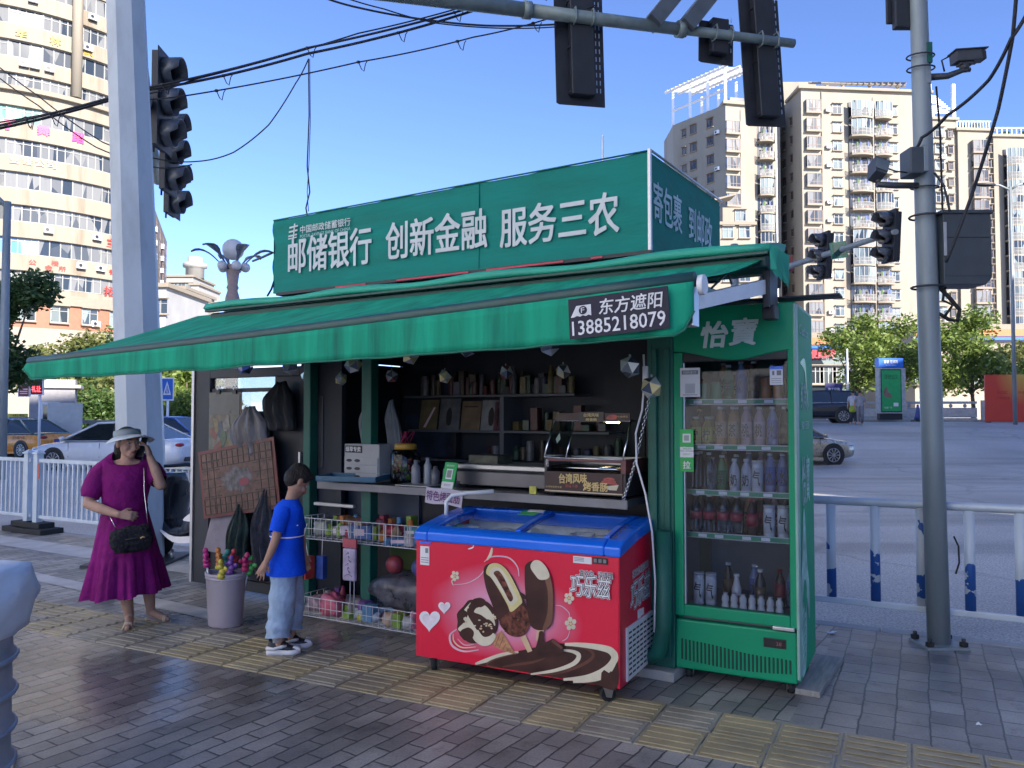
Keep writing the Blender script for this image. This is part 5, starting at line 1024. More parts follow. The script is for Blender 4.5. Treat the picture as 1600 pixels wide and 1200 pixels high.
for k, x in enumerate((0.62, 0.9, 1.12)):
    mb = MB()
    for q in (0, 0.018): mb.tube([(x + q, -0.008, 0.80), (x + q, -0.02, 0.79), (x + q, -0.022, 0.69), (x + q + 0.008, -0.03, 0.68), (x + q + 0.012, -0.03, 0.71)], 0.003, wire_w, 5)
    mb.build('hook', rack)
def Rk(x, y, z): return K(-3.03 + x, -0.20 + y, z)
rk = random.Random(31)
up = [('lilac toy pack', .28, .16, (0.42, 0.36, 0.46), 'box', (.34, .1, .07)), ('blue card pack', .55, .12, (0.05, 0.12, 0.3), 'box', (.2, .09, .1)), ('tan wooden toy', 1.02, .1, (0.35, 0.16, 0.08), 'box', (.42, .05, .05)), ('blue flat toy box', 1.0, .06, (0.06, 0.16, 0.32), 'box', (.3, .08, .05)),
      ('crumpled clear bag', .12, .12, (0.25, 0.27, 0.25), 'bag', (.16, .12, .12)), ('dark green pack', .1, .25, (0.04, 0.1, 0.05), 'box', (.2, .12, .1)), ('red pouch', .75, .22, (0.3, 0.03, 0.05), 'bag', (.24, .16, .13)), ('maroon pouch', .5, .3, (0.14, 0.03, 0.05), 'bag', (.3, .16, .16)), ('brown pouch', .25, .3, (0.14, 0.09, 0.06), 'bag', (.26, .16, .15)), ('orange strip', 1.25, .15, (0.4, 0.18, 0.06), 'box', (.3, .06, .06)), ('teal pad', .95, .3, (0.05, 0.2, 0.26), 'box', (.34, .2, .1)), ('pink pad', 1.2, .33, (0.3, 0.12, 0.16), 'box', (.26, .14, .12))]
lo = [('pink doll bag', .27, .07, (0.55, 0.13, 0.2), 'bag', (.2, .13, .17)), ('pale lilac pouch', .08, .1, (0.3, 0.2, 0.24), 'bag', (.16, .13, .12)), ('white airplane toy', .62, .08, (0.5, 0.55, 0.58), 'bag', (.26, .09, .08)), ('sky blue pouch', .78, .2, (0.2, 0.35, 0.45), 'bag', (.26, .16, .15)), ('yellow duck toy', .60, .05, (0.45, 0.4, 0.05), 'bag', (.07, .06, .06)), ('lime green toy', .97, .08, (0.2, 0.3, 0.05), 'bag', (.2, .1, .09)), ('peach toy face', .86, .06, (0.5, 0.35, 0.24), 'bag', (.08, .08, .1)), ('grey bag', 1.2, .15, (0.2, 0.22, 0.25), 'bag', (.26, .18, .15)), ('dark pouch', .45, .22, (0.1, 0.09, 0.11), 'bag', (.28, .2, .15)), ('black and white toy', 1.05, .05, (0.35, 0.35, 0.36), 'bag', (.1, .07, .1))]
for lst, z, nm in ((up, 0.64, 'upper'), (lo, 0.045, 'lower')):
    for k, (lb, x, y, c_, sh, (w_, d_, h_)) in enumerate(lst):
        m = mat('toy_' + lb.replace(' ', '_'), c_, 0.3, var=0.35, scale=14, bump=0.4 if sh == 'bag' else 0, bscale=18)
        if sh == 'bag': mb = crumple('b', w_, h_, d_, m, k * 3 + 1, 0.3, 12); zz = z + h_ * 0.42
        else: mb = MB(); mb.box(-w_ / 2, -d_ / 2, 0, w_ / 2, d_ / 2, h_, m); mb.box(-w_ * .3, -d_ / 2 - 0.002, h_ * .25, w_ * .2, -d_ / 2 - 0.0005, h_ * .75, pale_pink if k % 2 else pw_); zz = z + 0.005 + 0.0
        o = mb.build('toy_' + ('pouch' if sh == 'bag' else 'box'), loc=Rk(x, y + 0.03, zz), rot=(0, R(rk.uniform(-7, 7)) if sh != 'bag' else 0, -TK + rk.uniform(-.25, .25)), bevel=0 if sh == 'bag' else 0.004); tag(o, lb + ' lying in the %s wire basket' % nm, 'toy')
o = crumple('b', 0.62, 0.26, 0.36, mat('cloudy_bag', (0.1, 0.1, 0.12), 0.3, var=0.6, scale=9, bump=0.7, bscale=14), 44, 0.2).build('big_bag', loc=Rk(0.95, 0.24, 0.27), rot=-TK); tag(o, 'large cloudy bag of toys piled above the lower wire basket', 'bag')
for k, (x, c_, lb) in enumerate(((0.8, (.3, .05, .06), 'red ball'), (1.25, (.05, .2, .2), 'teal ball'), (1.05, (.05, .07, .2), 'navy ball'))):
    mb = MB(); mb.ball((0, 0, 0), 0.07, mat('ball_%d' % k, c_, 0.4, var=.3)); o = mb.build('ball', loc=Rk(x, 0.22, 0.46), rot=-TK); tag(o, lb + ' on the heap above the lower wire basket', 'ball')
hb = thing('toy_gift_box', 'red printed toy box hanging by white strings from the wire rack', 'toy box', Rk(0.03, -0.1, 0.35), -TK + R(-14))
mb = MB(); mb.box(0, 0, 0, 0.22, 0.08, 0.165, mat('gift_red', (0.32, 0.03, 0.03), 0.4, var=0.25, scale=18)); mb.build('carton', hb, bevel=0.003)
mb = MB(); mb.box(0.015, -0.003, 0.045, 0.19, 0.0, 0.15, mat('gift_picture', (0.09, 0.12, 0.08), 0.4, var=0.8, scale=24)); mb.box(0.0, -0.004, 0.0, 0.2, 0.0005, 0.04, mat('gift_dark', (0.03, 0.02, 0.04), 0.4, var=.3))
for x, z, r_, c_ in ((0.09, 0.1, .025, (.45, .2, .15)), (.13, .075, .03, (.45, .42, .2)), (.06, .12, .022, (.1, .25, .2)), (.03, .02, .01, (.6, .6, .6)), (.11, .02, .014, (.5, .2, .3)), (.16, .02, .014, (.5, .3, .2))): mb.poly([(x + r_ * math.cos(a * PI / 5), z + r_ * .8 * math.sin(a * PI / 5)) for a in range(10)], mat('gift_blot_%d' % int(x * 100), c_, 0.4), lambda p: Vector((p[0], -0.005, p[1])))
mb.build('picture', hb)
mb = MB()
for x in (0.04, 0.1, 0.14, 0.19): mb.tube([(x, 0.04, 0.165), (0.11, 0.05, 0.32), (0.1, 0.08, 0.40)], 0.0035, pw_, 5)
mb.build('string', hb)
mb = MB(); mb.box(0, 0, 0, 0.07, 0.05, 0.17, mat('gift_blue', (0.02, 0.06, 0.3), 0.4, var=.3, scale=20)); mb.tube([(0.035, 0.025, 0.17), (0.02, 0.05, 0.42)], 0.003, pw_, 5); o = mb.build('toy_box', loc=Rk(0.26, -0.06, 0.345), rot=-TK, bevel=0.003); tag(o, 'narrow blue toy box hanging behind the red toy box', 'toy box')
cw_ = thing('hanging_case', 'lilac patterned case with a red top hanging from the wire rack', 'case', Rk(0.53, -0.06, 0.36), -TK)
mb = MB(); mb.box(0, 0, 0, 0.125, 0.03, 0.24, mat('case_lilac', (0.5, 0.42, 0.55), 0.4, var=0.3, scale=10)); mb.build('case_body', cw_, bevel=0.012)
mb = MB(); mb.box(0, 0.004, 0.245, 0.13, 0.02, 0.31, mat('case_red', (0.55, 0.1, 0.13), 0.5, var=.2)); mb.tube([(0.06, 0.01, 0.31), (0.02, 0.03, 0.40)], 0.004, pw_, 5); mb.build('header_card', cw_)
mb = MB()
for k in range(7): mb.tube(sm_poly([(0.02 + .08 * ((k * 37) % 10) / 10, 0.03 + k * 0.027), (0.06, 0.05 + k * 0.027), (0.10 - .05 * ((k * 53) % 10) / 10, 0.035 + k * .027)], 4, False) and [(p[0], -0.001, p[1]) for p in sm_poly([(0.02 + .08 * ((k * 37) % 10) / 10, 0.03 + k * 0.027), (0.06, 0.05 + k * 0.027), (0.10 - .05 * ((k * 53) % 10) / 10, 0.035 + k * .027)], 4, False)], 0.0025, mat('case_line', (0.2, 0.15, 0.3), 0.4), 4)
mb.build('pattern', cw_)

cry = []
for nm, c_, r_ in (('crystal_facet_clear', (0.8, 0.86, 0.9), 0.15), ('crystal_facet_gold', (0.85, 0.74, 0.4), 0.15), ('crystal_facet_dark', (0.10, 0.13, 0.18), 0.08), ('crystal_facet_red', (0.4, 0.12, 0.11), 0.12), ('crystal_facet_blue', (0.12, 0.16, 0.55), 0.12)): cry.append(mat(nm, c_, r_, 0.55, var=0.1, spec=0.8))
def crystal(variant):
    t = bpy.data.objects.new('crystal_ball', None); COL.objects.link(t)
    bm = bmesh.new(); bmesh.ops.create_icosphere(bm, subdivisions=1, radius=0.068); rg = random.Random(variant * 7 + 3); mb = MB(); mb.bm.free(); mb.bm = bm
    for m in cry: mb.mi(m)
    hot = {0: 0, 1: 1, 2: 3, 3: 4}[variant]
    for f in bm.faces:
        q = rg.random(); f.material_index = 2 if q < 0.3 else (0 if q < 0.65 else hot)
    mb.build('facets', t, rot=(0.3 * variant, 0.2, 0.5 * variant))
    mb = MB(); mb.tube([(0, 0, 0.06), (0, 0, 0.25)], 0.0018, wire_mat, 4); mb.cyl((0, 0, 0.06), (0, 0, 0.075), 0.006, steel, 6); mb.build('cord', t); return t
CR = [crystal(k) for k in range(4)]; usedc = set()
orn = [(-3.495, -.35, 1.977, 3, 'blue crystal ball hanging by the open door'), (-2.979, -.35, 1.966, 0, 'pale crystal ball under the awning above the shutter panel'), (-2.319, -.35, 1.955, 1, 'gold flecked crystal ball under the awning near the inner post'), (-3.21, .05, 1.908, 1, 'small gold crystal ball hanging right of the open door'), (-2.826, .05, 1.878, 1, 'gold crystal ball just left of the green inner post'), (-2.296, .05, 1.886, 2, 'reddish crystal ball right of the green inner post'), (-1.787, -.35, 2.004, 1, 'gold crystal ball touching the valance above the candy jar'), (-1.787, .05, 1.873, 1, 'gold crystal ball in front of the top shelf'), (-1.303, -.35, 2.037, 0, 'pale crystal ball half hidden by the valance at the middle'), (-1.256, .05, 1.887, 2, 'red crystal ball above the magazines'), (-0.681, -.35, 2.021, 0, 'large pale crystal ball under the phone number patch'), (-0.798, .05, 1.883, 1, 'gold crystal ball above the sausage grill'), (-0.149, -.33, 1.873, 0, 'clear crystal ball hanging low beside the right post'), (-0.014, -.33, 1.751, 1, 'lowest crystal ball, beside the chain')]
for u, v, z, k, lb in orn:
    if k not in usedc: o = CR[k]; usedc.add(k); o.location = K(u, v, z); o.rotation_euler = (0, 0, u * 5)
    else: o = dup(CR[k], K(u, v, z), u * 5)
    sc_ = 0.82 if v > 0 else 1.0; o.scale = (sc_,) * 3
    tag(o, lb, 'crystal ball', 'crystal balls hanging under the awning')
mb = MB(); a = K(-0.08, -0.2, 1.70); b_ = K(-0.27, -0.16, 1.08); N_ = 34
for k in range(N_):
    c = a.lerp(b_, (k + 0.5) / N_) + Vector((0, 0, -0.05 * math.sin(PI * k / N_))); d = (b_ - a).normalized(); q = d.cross(Vector((0, 1, 0.2))).normalized() if k % 2 else d.cross(Vector((1, 0, 0.3))).normalized()
    mb.tube([c + d * 0.013 * math.cos(t * PI / 4) + q * 0.008 * math.sin(t * PI / 4) for t in range(9)], 0.0026, chrome, 5, caps=False)
o = mb.build('chain'); tag(o, 'steel chain holding up the right end of the counter', 'chain')
mb = MB(); mb.tube([K(-0.1, -0.24, 1.95), K(-0.09, -.25, 1.8), K(-0.12, -0.22, 1.62), K(-0.17, -0.2, 1.48), K(-0.165, -0.2, 1.3), K(-0.11, -0.2, 1.12), K(-0.07, -0.2, 0.9), K(-0.06, -0.18, 0.6), K(-0.08, -.15, .3)], 0.006, pw_, 8)
o = mb.build('cable'); tag(o, 'white power cable hanging beside the chain at the right post', 'cable')
mb = MB(); mb.box(-.015, -.012, -.05, .015, .012, .05, pw_); o = mb.build('inline_switch', loc=K(-0.085, -0.25, 1.83), rot=-TK, bevel=.004); tag(o, 'white inline switch hanging on the cable by the right post', 'switch')
mb = MB(); mb.tube([K(-0.03, -0.12, 0.9), K(-0.03, -0.12, 0.35), K(-0.06, -0.13, 0.18), K(-0.14, -0.10, 0.13)], 0.05, k_green, 12); o = mb.build('pipe'); tag(o, 'dark green pipe at the foot of the right kiosk post', 'pipe')

bk_m = mat('bucket_lilac', (0.40, 0.36, 0.41), 0.45, var=0.06, scale=2, dirt=(0.36, 0.25, 0.33), dscale=2, damt=.5)
bucket = thing('bucket', 'pale lilac oval plastic bucket holding toy sticks, on the pavement', 'bucket', S(-3.37, -0.44, 0.0), -TS)
mb = MB(); mb.lathe([(0.0, 0.004), (0.128, 0.0), (0.135, 0.01), (0.158, 0.37), (0.166, 0.38), (0.166, 0.40), (0.155, 0.40), (0.150, 0.37), (0.125, 0.02), (0.0, 0.02)], bk_m, 32, sy=0.85); mb.build('shell', bucket)
mb = MB(); mb.lathe([(0.158, 0.352), (0.163, 0.356), (0.163, 0.366), (0.159, 0.37)], bk_m, 32, sy=0.85); mb.build('rim', bucket)
tk = [('green', (.10, .42, .10)), ('red', (.5, .05, .06)), ('orange', (.55, .2, .04)), ('purple', (.2, .08, .36)), ('teal', (.05, .3, .25)), ('magenta', (.5, .03, .2)), ('yellow', (.5, .42, .05)), ('crimson', (.4, .02, .1))]
for k, (nm, c_) in enumerate(tk):
    a = k * 2 * PI / 8 + 0.4; x, y = 0.085 * math.cos(a), 0.065 * math.sin(a); m = mat('stick_toy_' + nm, c_, 0.35, var=0.15)
    mb = MB(); mb.cyl((0, 0, 0.03), (x * .3, y * .3, 0.44), 0.008, white, 6); h_ = 0.40 + 0.03 * (k % 3)
    for q in range(4): mb.ball((x * .3 + 0.01 * math.sin(q * 2 + k), y * .3, h_ + q * 0.035), (0.032 - 0.004 * q, 0.03 - .003 * q, 0.026), m, 10, 6)
    for s_ in (-1, 1): mb.ball((x * .3 + s_ * 0.035, y * .3, h_ + 0.06), (0.022, 0.01, 0.018), m, 8, 5)
    o = mb.build('toy_stick', loc=S(-3.37, -0.44, 0) + Matrix.Rotation(-TS, 3, 'Z') @ Vector((x, y, 0.0)), rot=(-y * 2, x * 2, k)); tag(o, nm + ' plastic toy on a stick standing in the lilac bucket', 'toy', 'toy sticks in the bucket')
def fuse(parts, m, name, parent, voxel=0.006, sm=5, fac=0.5):
    """one continuous skin from overlapping tapered limbs"""
    mb = MB()
    for p in parts:
        if p[0] == 'limb':
            pts = [Vector(q) for q in p[1]]; rad = p[2]
            mb.tube(pts, list(rad), m, 14)
            for q, r_ in zip(pts, rad): mb.ball(q, r_ * 0.995, m, 14, 9)
        else: mb.ball(p[1], p[2], m, 22, 14, p[3] if len(p) > 3 else None)
    o = mb.build(name, parent)
    r_ = o.modifiers.new('r', 'REMESH'); r_.mode = 'VOXEL'; r_.voxel_size = voxel; r_.use_smooth_shade = True
    s_ = o.modifiers.new('s', 'SMOOTH'); s_.factor = fac; s_.iterations = sm
    dg = bpy.context.evaluated_depsgraph_get(); dg.update()
    me = bpy.data.meshes.new_from_object(o.evaluated_get(dg)); o.modifiers.clear(); o.data = me
    if not me.materials: me.materials.append(m)
    for f in me.polygons: f.use_smooth = True
    return o
def hand(wr, d, nrm, side, s=1.0, curl=0.5, splay=0.12):
    """wrist, direction of the fingers, back-of-hand normal, side of the thumb (+1/-1 along d x nrm)"""
    wr = Vector(wr); d = Vector(d).normalized(); nrm = Vector(nrm); nrm = (nrm - d * nrm.dot(d)).normalized(); a = d.cross(nrm) * side
    P = [('limb', [wr, wr + d * 0.035 * s + a * 0.006 * s, wr + d * 0.075 * s], [0.021 * s, 0.024 * s, 0.021 * s])]
    for k in (-1, 1): P.append(('limb', [wr + d * 0.02 * s + a * 0.014 * k * s, wr + d * 0.08 * s + a * 0.024 * k * s], [0.016 * s, 0.0135 * s]))
    for k, (L, off) in enumerate(((0.066, 1.5), (0.075, 0.5), (0.070, -0.5), (0.054, -1.5))):
        b = wr + d * (0.082 - 0.004 * abs(off)) * s + a * off * 0.0165 * s; dd = (d + a * off * splay).normalized(); pts = [b]; ang = curl * (0.55 + 0.1 * k)
        for j, fr_ in enumerate((0.45, 0.3, 0.25)):
            ang2 = ang * (j + 0.6); dirv = dd * math.cos(ang2) - nrm * math.sin(ang2); pts.append(pts[-1] + dirv * L * fr_ * s)
        P.append(('limb', pts, [0.0088 * s, 0.0082 * s, 0.0075 * s, 0.0066 * s]))
    b = wr + d * 0.022 * s + a * 0.02 * s; t1 = b + (d * 0.6 + a * 0.75 - nrm * 0.25).normalized() * 0.036 * s; t2 = t1 + (d * 0.9 + a * 0.3 - nrm * 0.4).normalized() * 0.03 * s
    P.append(('limb', [b, t1, t2], [0.012 * s, 0.0095 * s, 0.0078 * s])); return P
def head(c, M, s=1.0):
    """head parts; face looks along local -y of M"""
    c = Vector(c); q = lambda x, y, z: c + M @ Vector((x * s, y * s, z * s)); M4 = M.to_4x4(); e = lambda x, y, z, r: ('ell', q(x, y, z), [k * s for k in r], M4)
    return [e(0, 0.012, 0.03, (0.074, 0.090, 0.082)), e(0, -0.012, -0.03, (0.062, 0.072, 0.075)), e(0, -0.045, -0.075, (0.036, 0.036, 0.034)),
            ('limb', [q(0, -0.083, 0.012), q(0, -0.096, -0.014), q(0, -0.105, -0.032)], [0.010 * s, 0.0125 * s, 0.0145 * s]), e(0.012, -0.093, -0.033, (0.010, 0.011, 0.009)), e(-0.012, -0.093, -0.033, (0.010, 0.011, 0.009)),
            ('limb', [q(-0.042, -0.066, 0.028), q(0, -0.082, 0.026), q(0.042, -0.066, 0.028)], [0.011 * s] * 3), e(0.036, -0.06, -0.025, (0.026, 0.025, 0.025)), e(-0.036, -0.06, -0.025, (0.026, 0.025, 0.025)),
            ('limb', [q(-0.02, -0.078, -0.057), q(0, -0.086, -0.055), q(0.02, -0.078, -0.057)], [0.0075 * s, 0.009 * s, 0.0075 * s]), ('limb', [q(-0.016, -0.077, -0.066), q(0, -0.083, -0.067), q(0.016, -0.077, -0.066)], [0.007 * s, 0.009 * s, 0.007 * s]),
            e(0.077, 0.01, -0.005, (0.011, 0.021, 0.032)), e(-0.077, 0.01, -0.005, (0.011, 0.021, 0.032))]
def face_bits(c, M, s, parent):
    c = Vector(c); q = lambda x, y, z: c + M @ Vector((x * s, y * s, z * s))
    mb = MB()
    for k in (-1, 1):
        mb.ball(q(0.031 * k, -0.0725, 0.008), 0.0095 * s, mat('eye_white', (0.4, 0.38, 0.36), 0.3), 10, 8); mb.ball(q(0.031 * k, -0.0785, 0.008), 0.0055 * s, mat('eye_iris', (0.02, 0.012, 0.01), 0.15), 8, 6)
        mb.tube([q(0.045 * k, -0.07, 0.034), q(0.032 * k, -0.082, 0.038), q(0.016 * k, -0.085, 0.034)], 0.0032 * s, ink, 5)
    mb.build('eyes', parent)
    mb = MB(); lip = mat('lips', (0.3, 0.09, 0.08), 0.45); mb.tube([q(-0.02, -0.0835, -0.059), q(-0.007, -0.0945, -0.056), q(0, -0.0945, -0.058), q(0.007, -0.0945, -0.056), q(0.02, -0.0835, -0.059)], 0.0035 * s, lip, 6); mb.tube([q(-0.018, -0.083, -0.063), q(0, -0.0915, -0.068), q(0.018, -0.083, -0.063)], 0.004 * s, lip, 6); mb.build('lips', parent)
skin_w = mat('skin_woman', (0.44, 0.265, 0.195), 0.6, var=0.1, scale=14, bump=.15, bscale=60, spec=.3)
skin_b = mat('skin_boy', (0.40, 0.235, 0.165), 0.6, var=0.1, scale=14, bump=.15, bscale=60, spec=.3)
dress_m = mat('dress_magenta', (0.185, 0.008, 0.125), 0.75, var=0.2, scale=6, bump=0.9, bscale=16, spec=0.15)
hair_m = mat('hair_dark', (0.013, 0.010, 0.010), 0.6, var=0.4, scale=30, bump=1.0, bscale=40, stretch=(4, 4, .8))
W0 = Vector((-2.88, 6.08, 0))
woman = thing('person', 'woman in a magenta dress and white visor phoning beside the white pole', 'person', W0, R(24))
HM = Matrix.Rotation(R(26), 3, 'Z') @ Matrix.Rotation(R(3), 3, 'X'); HC = Vector((-0.025, -0.02, 1.375))
wrL = Vector((-0.075, -0.215, 0.865)); wrR = Vector((0.125, -0.075, 1.27)); elL = Vector((-0.285, -0.03, 0.935)); elR = Vector((0.20, -0.09, 1.06))
P = head(HC, HM, 0.98)
P += [('limb', [(-0.03, 0.01, 1.30), (-0.03, 0.015, 1.22)], [0.046, 0.052]), ('limb', [(-0.18, 0.02, 1.185), (-0.03, 0.015, 1.205), (0.105, 0.02, 1.185)], [0.046, 0.066, 0.046]), ('limb', [(-0.04, 0.01, 1.13), (-0.045, 0.005, 1.0), (-0.045, 0.0, 0.88), (-0.045, 0.0, 0.78)], [0.115, 0.118, 0.115, 0.125]),
      ('limb', [(-0.11, 0.01, 0.75), (-0.06, 0.0, 0.45), (-0.035, 0.01, 0.30), (0.0, 0.02, 0.075)], [0.09, 0.058, 0.056, 0.034]), ('limb', [(0.02, 0.02, 0.75), (0.10, 0.06, 0.45), (0.125, 0.09, 0.30), (0.145, 0.10, 0.085)], [0.09, 0.056, 0.054, 0.034]),
      ('limb', [(0.0, 0.035, 0.06), (0.0, -0.03, 0.045), (-0.005, -0.10, 0.022), (-0.008, -0.135, 0.018)], [0.032, 0.032, 0.026, 0.018]), ('limb', [(0.14, 0.105, 0.075), (0.19, 0.075, 0.055), (0.245, 0.04, 0.025), (0.27, 0.025, 0.02)], [0.031, 0.031, 0.026, 0.018]),
      ('limb', [(-0.19, 0.02, 1.195), (-0.25, 0.0, 1.06), elL], [0.052, 0.047, 0.040]), ('limb', [elL, (-0.19, -0.13, 0.90), wrL], [0.041, 0.037, 0.026]),
      ('limb', [(0.115, 0.02, 1.195), (0.165, -0.03, 1.13), elR], [0.052, 0.047, 0.042]), ('limb', [elR, (0.165, -0.10, 1.17), wrR], [0.042, 0.037, 0.026])]
P += hand(wrL, (0.95, -0.12, -0.12), (-0.1, -0.9, 0.4), -1, 1.0, 1.0); P += hand(wrR, (-0.28, 0.1, 0.95), (0.95, -0.1, 0.3), 1, 1.0, 0.8)
fuse(P, skin_w, 'body', woman, 0.0055); face_bits(HC, HM, 0.98, woman)
def ering(cx, cy, z, rx, ry, n=48, f=None): return [Vector((cx + rx * (1 + (f(a) if f else 0)) * math.cos(a), cy + ry * (1 + (f(a) if f else 0)) * math.sin(a), z)) for a in [2 * PI * j / n for j in range(n)]]
mb = MB()
tilt = lambda pts, k: [Vector((p.x, p.y, p.z + k * (p.y) * 0.9)) for p in pts]
wrk = lambda q: (lambda a: 0.02 * math.sin(5 * a + q) + 0.012 * math.sin(11 * a - q * 2))
mb.rings([ering(-0.045, 0, .88, .152, .132, f=wrk(0)), ering(-0.045, 0, .96, .158, .138, f=wrk(1)), ering(-0.042, 0, 1.05, .170, .146, f=wrk(2)), ering(-0.04, 0.0, 1.12, .178, .148, f=wrk(3)), ering(-0.037, 0.01, 1.18, .190, .125), tilt(ering(-0.035, 0.015, 1.232, .190, .105), 0.2), tilt(ering(-0.033, 0.015, 1.258, .145, .095), 0.6), tilt(ering(-0.032, 0.014, 1.262, .105, .088), 0.95)], dress_m, True, False, False)
mb.build('bodice', woman)
mb = MB(); NN = 120
def sk(t):
    z = lerp(0.90, 0.255, t); rx = lerp(0.15, 0.285, t ** 0.9); ry = lerp(0.13, 0.25, t ** 0.9); amp = 0.012 + 0.085 * t ** 1.6
    if t > 0.62: amp += 0.025
    return [Vector((-0.045 + 0.015 * t + rx * (1 + amp * (0.7 * math.sin(9 * a + 1.2 + 0.6 * t) + 0.35 * math.sin(23 * a + 2 * t) + (0.3 * math.sin(47 * a) if t > .62 else 0))) * math.cos(a), 0.01 + ry * (1 + amp * (0.7 * math.sin(9 * a + 1.2 + .6 * t) + 0.35 * math.sin(23 * a + 2 * t) + (0.3 * math.sin(47 * a) if t > .62 else 0))) * math.sin(a), z + 0.045 * t * (math.cos(a) * 0.55) + 0.008 * t * math.sin(9 * a))) for a in [2 * PI * j / NN for j in range(NN)]]
mb.rings([sk(k / 22) for k in range(23)], dress_m, True, False, False); mb.build('skirt', woman)
mb = MB(); mb.rings([ering(-0.045, 0, .885, .158, .138, f=wrk(0)), ering(-0.045, 0, .915, .160, .140, f=wrk(1))], dress_m, True, False, False); mb.build('waistband', woman)
for a, b_, c_, rr in (((-0.175, 0.02, 1.21), (-0.245, 0.0, 1.08), (-0.278, -0.02, 0.975), (.062, .082, .062)), ((0.10, 0.02, 1.21), (0.16, -0.03, 1.13), (0.19, -0.07, 1.085), (.062, .078, .06))):
    mb = MB(); a, b_, c_ = Vector(a), Vector(b_), Vector(c_); pts = [a, a.lerp(b_, .5), b_, b_.lerp(c_, .6), c_]; mb.tube(pts, [rr[0], rr[1] * .97, rr[1], rr[1] * .93, rr[2]], dress_m, 24, caps=False)
    for v in mb.bm.verts: v.co += Vector((noise.noise(v.co * 22), noise.noise(v.co * 22 + Vector((5, 0, 0))), noise.noise(v.co * 20 + Vector((0, 7, 0))))) * 0.009
    mb.build('sleeve', woman)
P = [('ell', HC + HM @ Vector((0, 0.03, 0.04)), (0.083, 0.092, 0.086), HM.to_4x4()), ('ell', HC + HM @ Vector((0, 0.085, -0.02)), (0.06, 0.045, 0.07), HM.to_4x4()), ('limb', [HC + HM @ Vector((-0.02, 0.10, -0.03)), HC + HM @ Vector((-0.03, 0.105, -0.13))], [0.04, 0.03])]
hq = fuse(P, hair_m, 'hair', woman, 0.006, 3)
vis = thing('sun_visor', 'white sun visor with a wide brim and grey band on the woman in magenta', 'hat', W0, R(24))
vm = mat('visor_white', (0.62, 0.66, 0.68), 0.5, var=0.06); vb = mat('visor_band', (0.25, 0.29, 0.31), 0.5, var=0.1)
VM = (HM @ Matrix.Rotation(R(-13), 3, 'X')).to_4x4(); VM.translation = HC
mb = MB(); rs = []
for j, (r_, z) in enumerate(((0.094, 0.035), (0.099, 0.055), (0.101, 0.075), (0.098, 0.098))): rs.append([VM @ Vector((r_ * 0.93 * math.cos(a), 0.012 + r_ * 1.08 * math.sin(a), z)) for a in [2 * PI * k / 32 for k in range(32)]])
mb.rings(rs, vb, True, False, False); o = mb.build('band', vis); o.modifiers.new('t', 'SOLIDIFY').thickness = 0.004
mb = MB(); rs = []
for j in range(6):
    t = j / 5; rs.append([VM @ Vector((lerp(0.090, 0.165, t) * math.cos(a), 0.012 - lerp(0.10, 0.245, t) * abs(math.sin(a)) ** 0.9, 0.052 - 0.03 * t * t - 0.02 * t * abs(math.cos(a)))) for a in [PI * k / 24 for k in range(25)]])
mb.rings(rs, vm, False); mb.recalc = False; o = mb.build('brim', vis); o.modifiers.new('t', 'SOLIDIFY').thickness = 0.004
mb = MB(); mb.box(-0.004, -0.036, -0.075, 0.004, 0.036, 0.075, black, Matrix.Translation((0.072, -0.055, 1.345)) @ Matrix.Rotation(R(34), 4, 'Z') @ Matrix.Rotation(R(14), 4, 'Y'))
ph = mb.build('phone', loc=W0, rot=R(24), bevel=0.003); tag(ph, 'dark phone held at the ear of the woman in magenta', 'phone')
fur = mat('fur_black', (0.008, 0.009, 0.014), 0.85, var=0.5, scale=30, bump=1.0, bscale=45)
bag = thing('handbag', 'black fluffy handbag hanging at the hip of the woman in magenta', 'handbag', W0, R(24))
mb = crumple('b', 0.27, 0.185, 0.10, fur, 7, 0.14, 30)
for v in mb.bm.verts: v.co += v.co.normalized() * 0.012 * noise.noise(v.co * 70)
mb.build('bag_body', bag, loc=(0.01, -0.24, 0.685), rot=(0, R(-9), 0))
mb = MB(); mb.tube([(-0.06, -0.25, 0.70), (-0.02, -0.29, 0.69), (0.06, -0.30, 0.70), (0.1, -0.28, 0.71)], 0.005, ink, 6); mb.tube([(0.07, -0.297, 0.695), (0.085, -0.30, 0.705), (0.10, -0.295, 0.70)], 0.006, gold, 6); mb.build('clasp', bag)
mb = MB(); mb.tube([(-0.09, -0.22, 0.76), (-0.12, -0.19, 0.82), (-0.14, -0.16, 0.86)], 0.003, chrome, 6); mb.tube([(0.12, -0.22, 0.76), (0.105, -0.19, 0.9), (0.09, -0.16, 1.02), (0.085, -0.09, 1.18), (0.07, 0.0, 1.26), (0.05, 0.08, 1.22)], 0.0035, chrome, 6); mb.build('strap', bag)
sand = mat('sandal_nude', (0.62, 0.47, 0.36), 0.4, var=0.08)
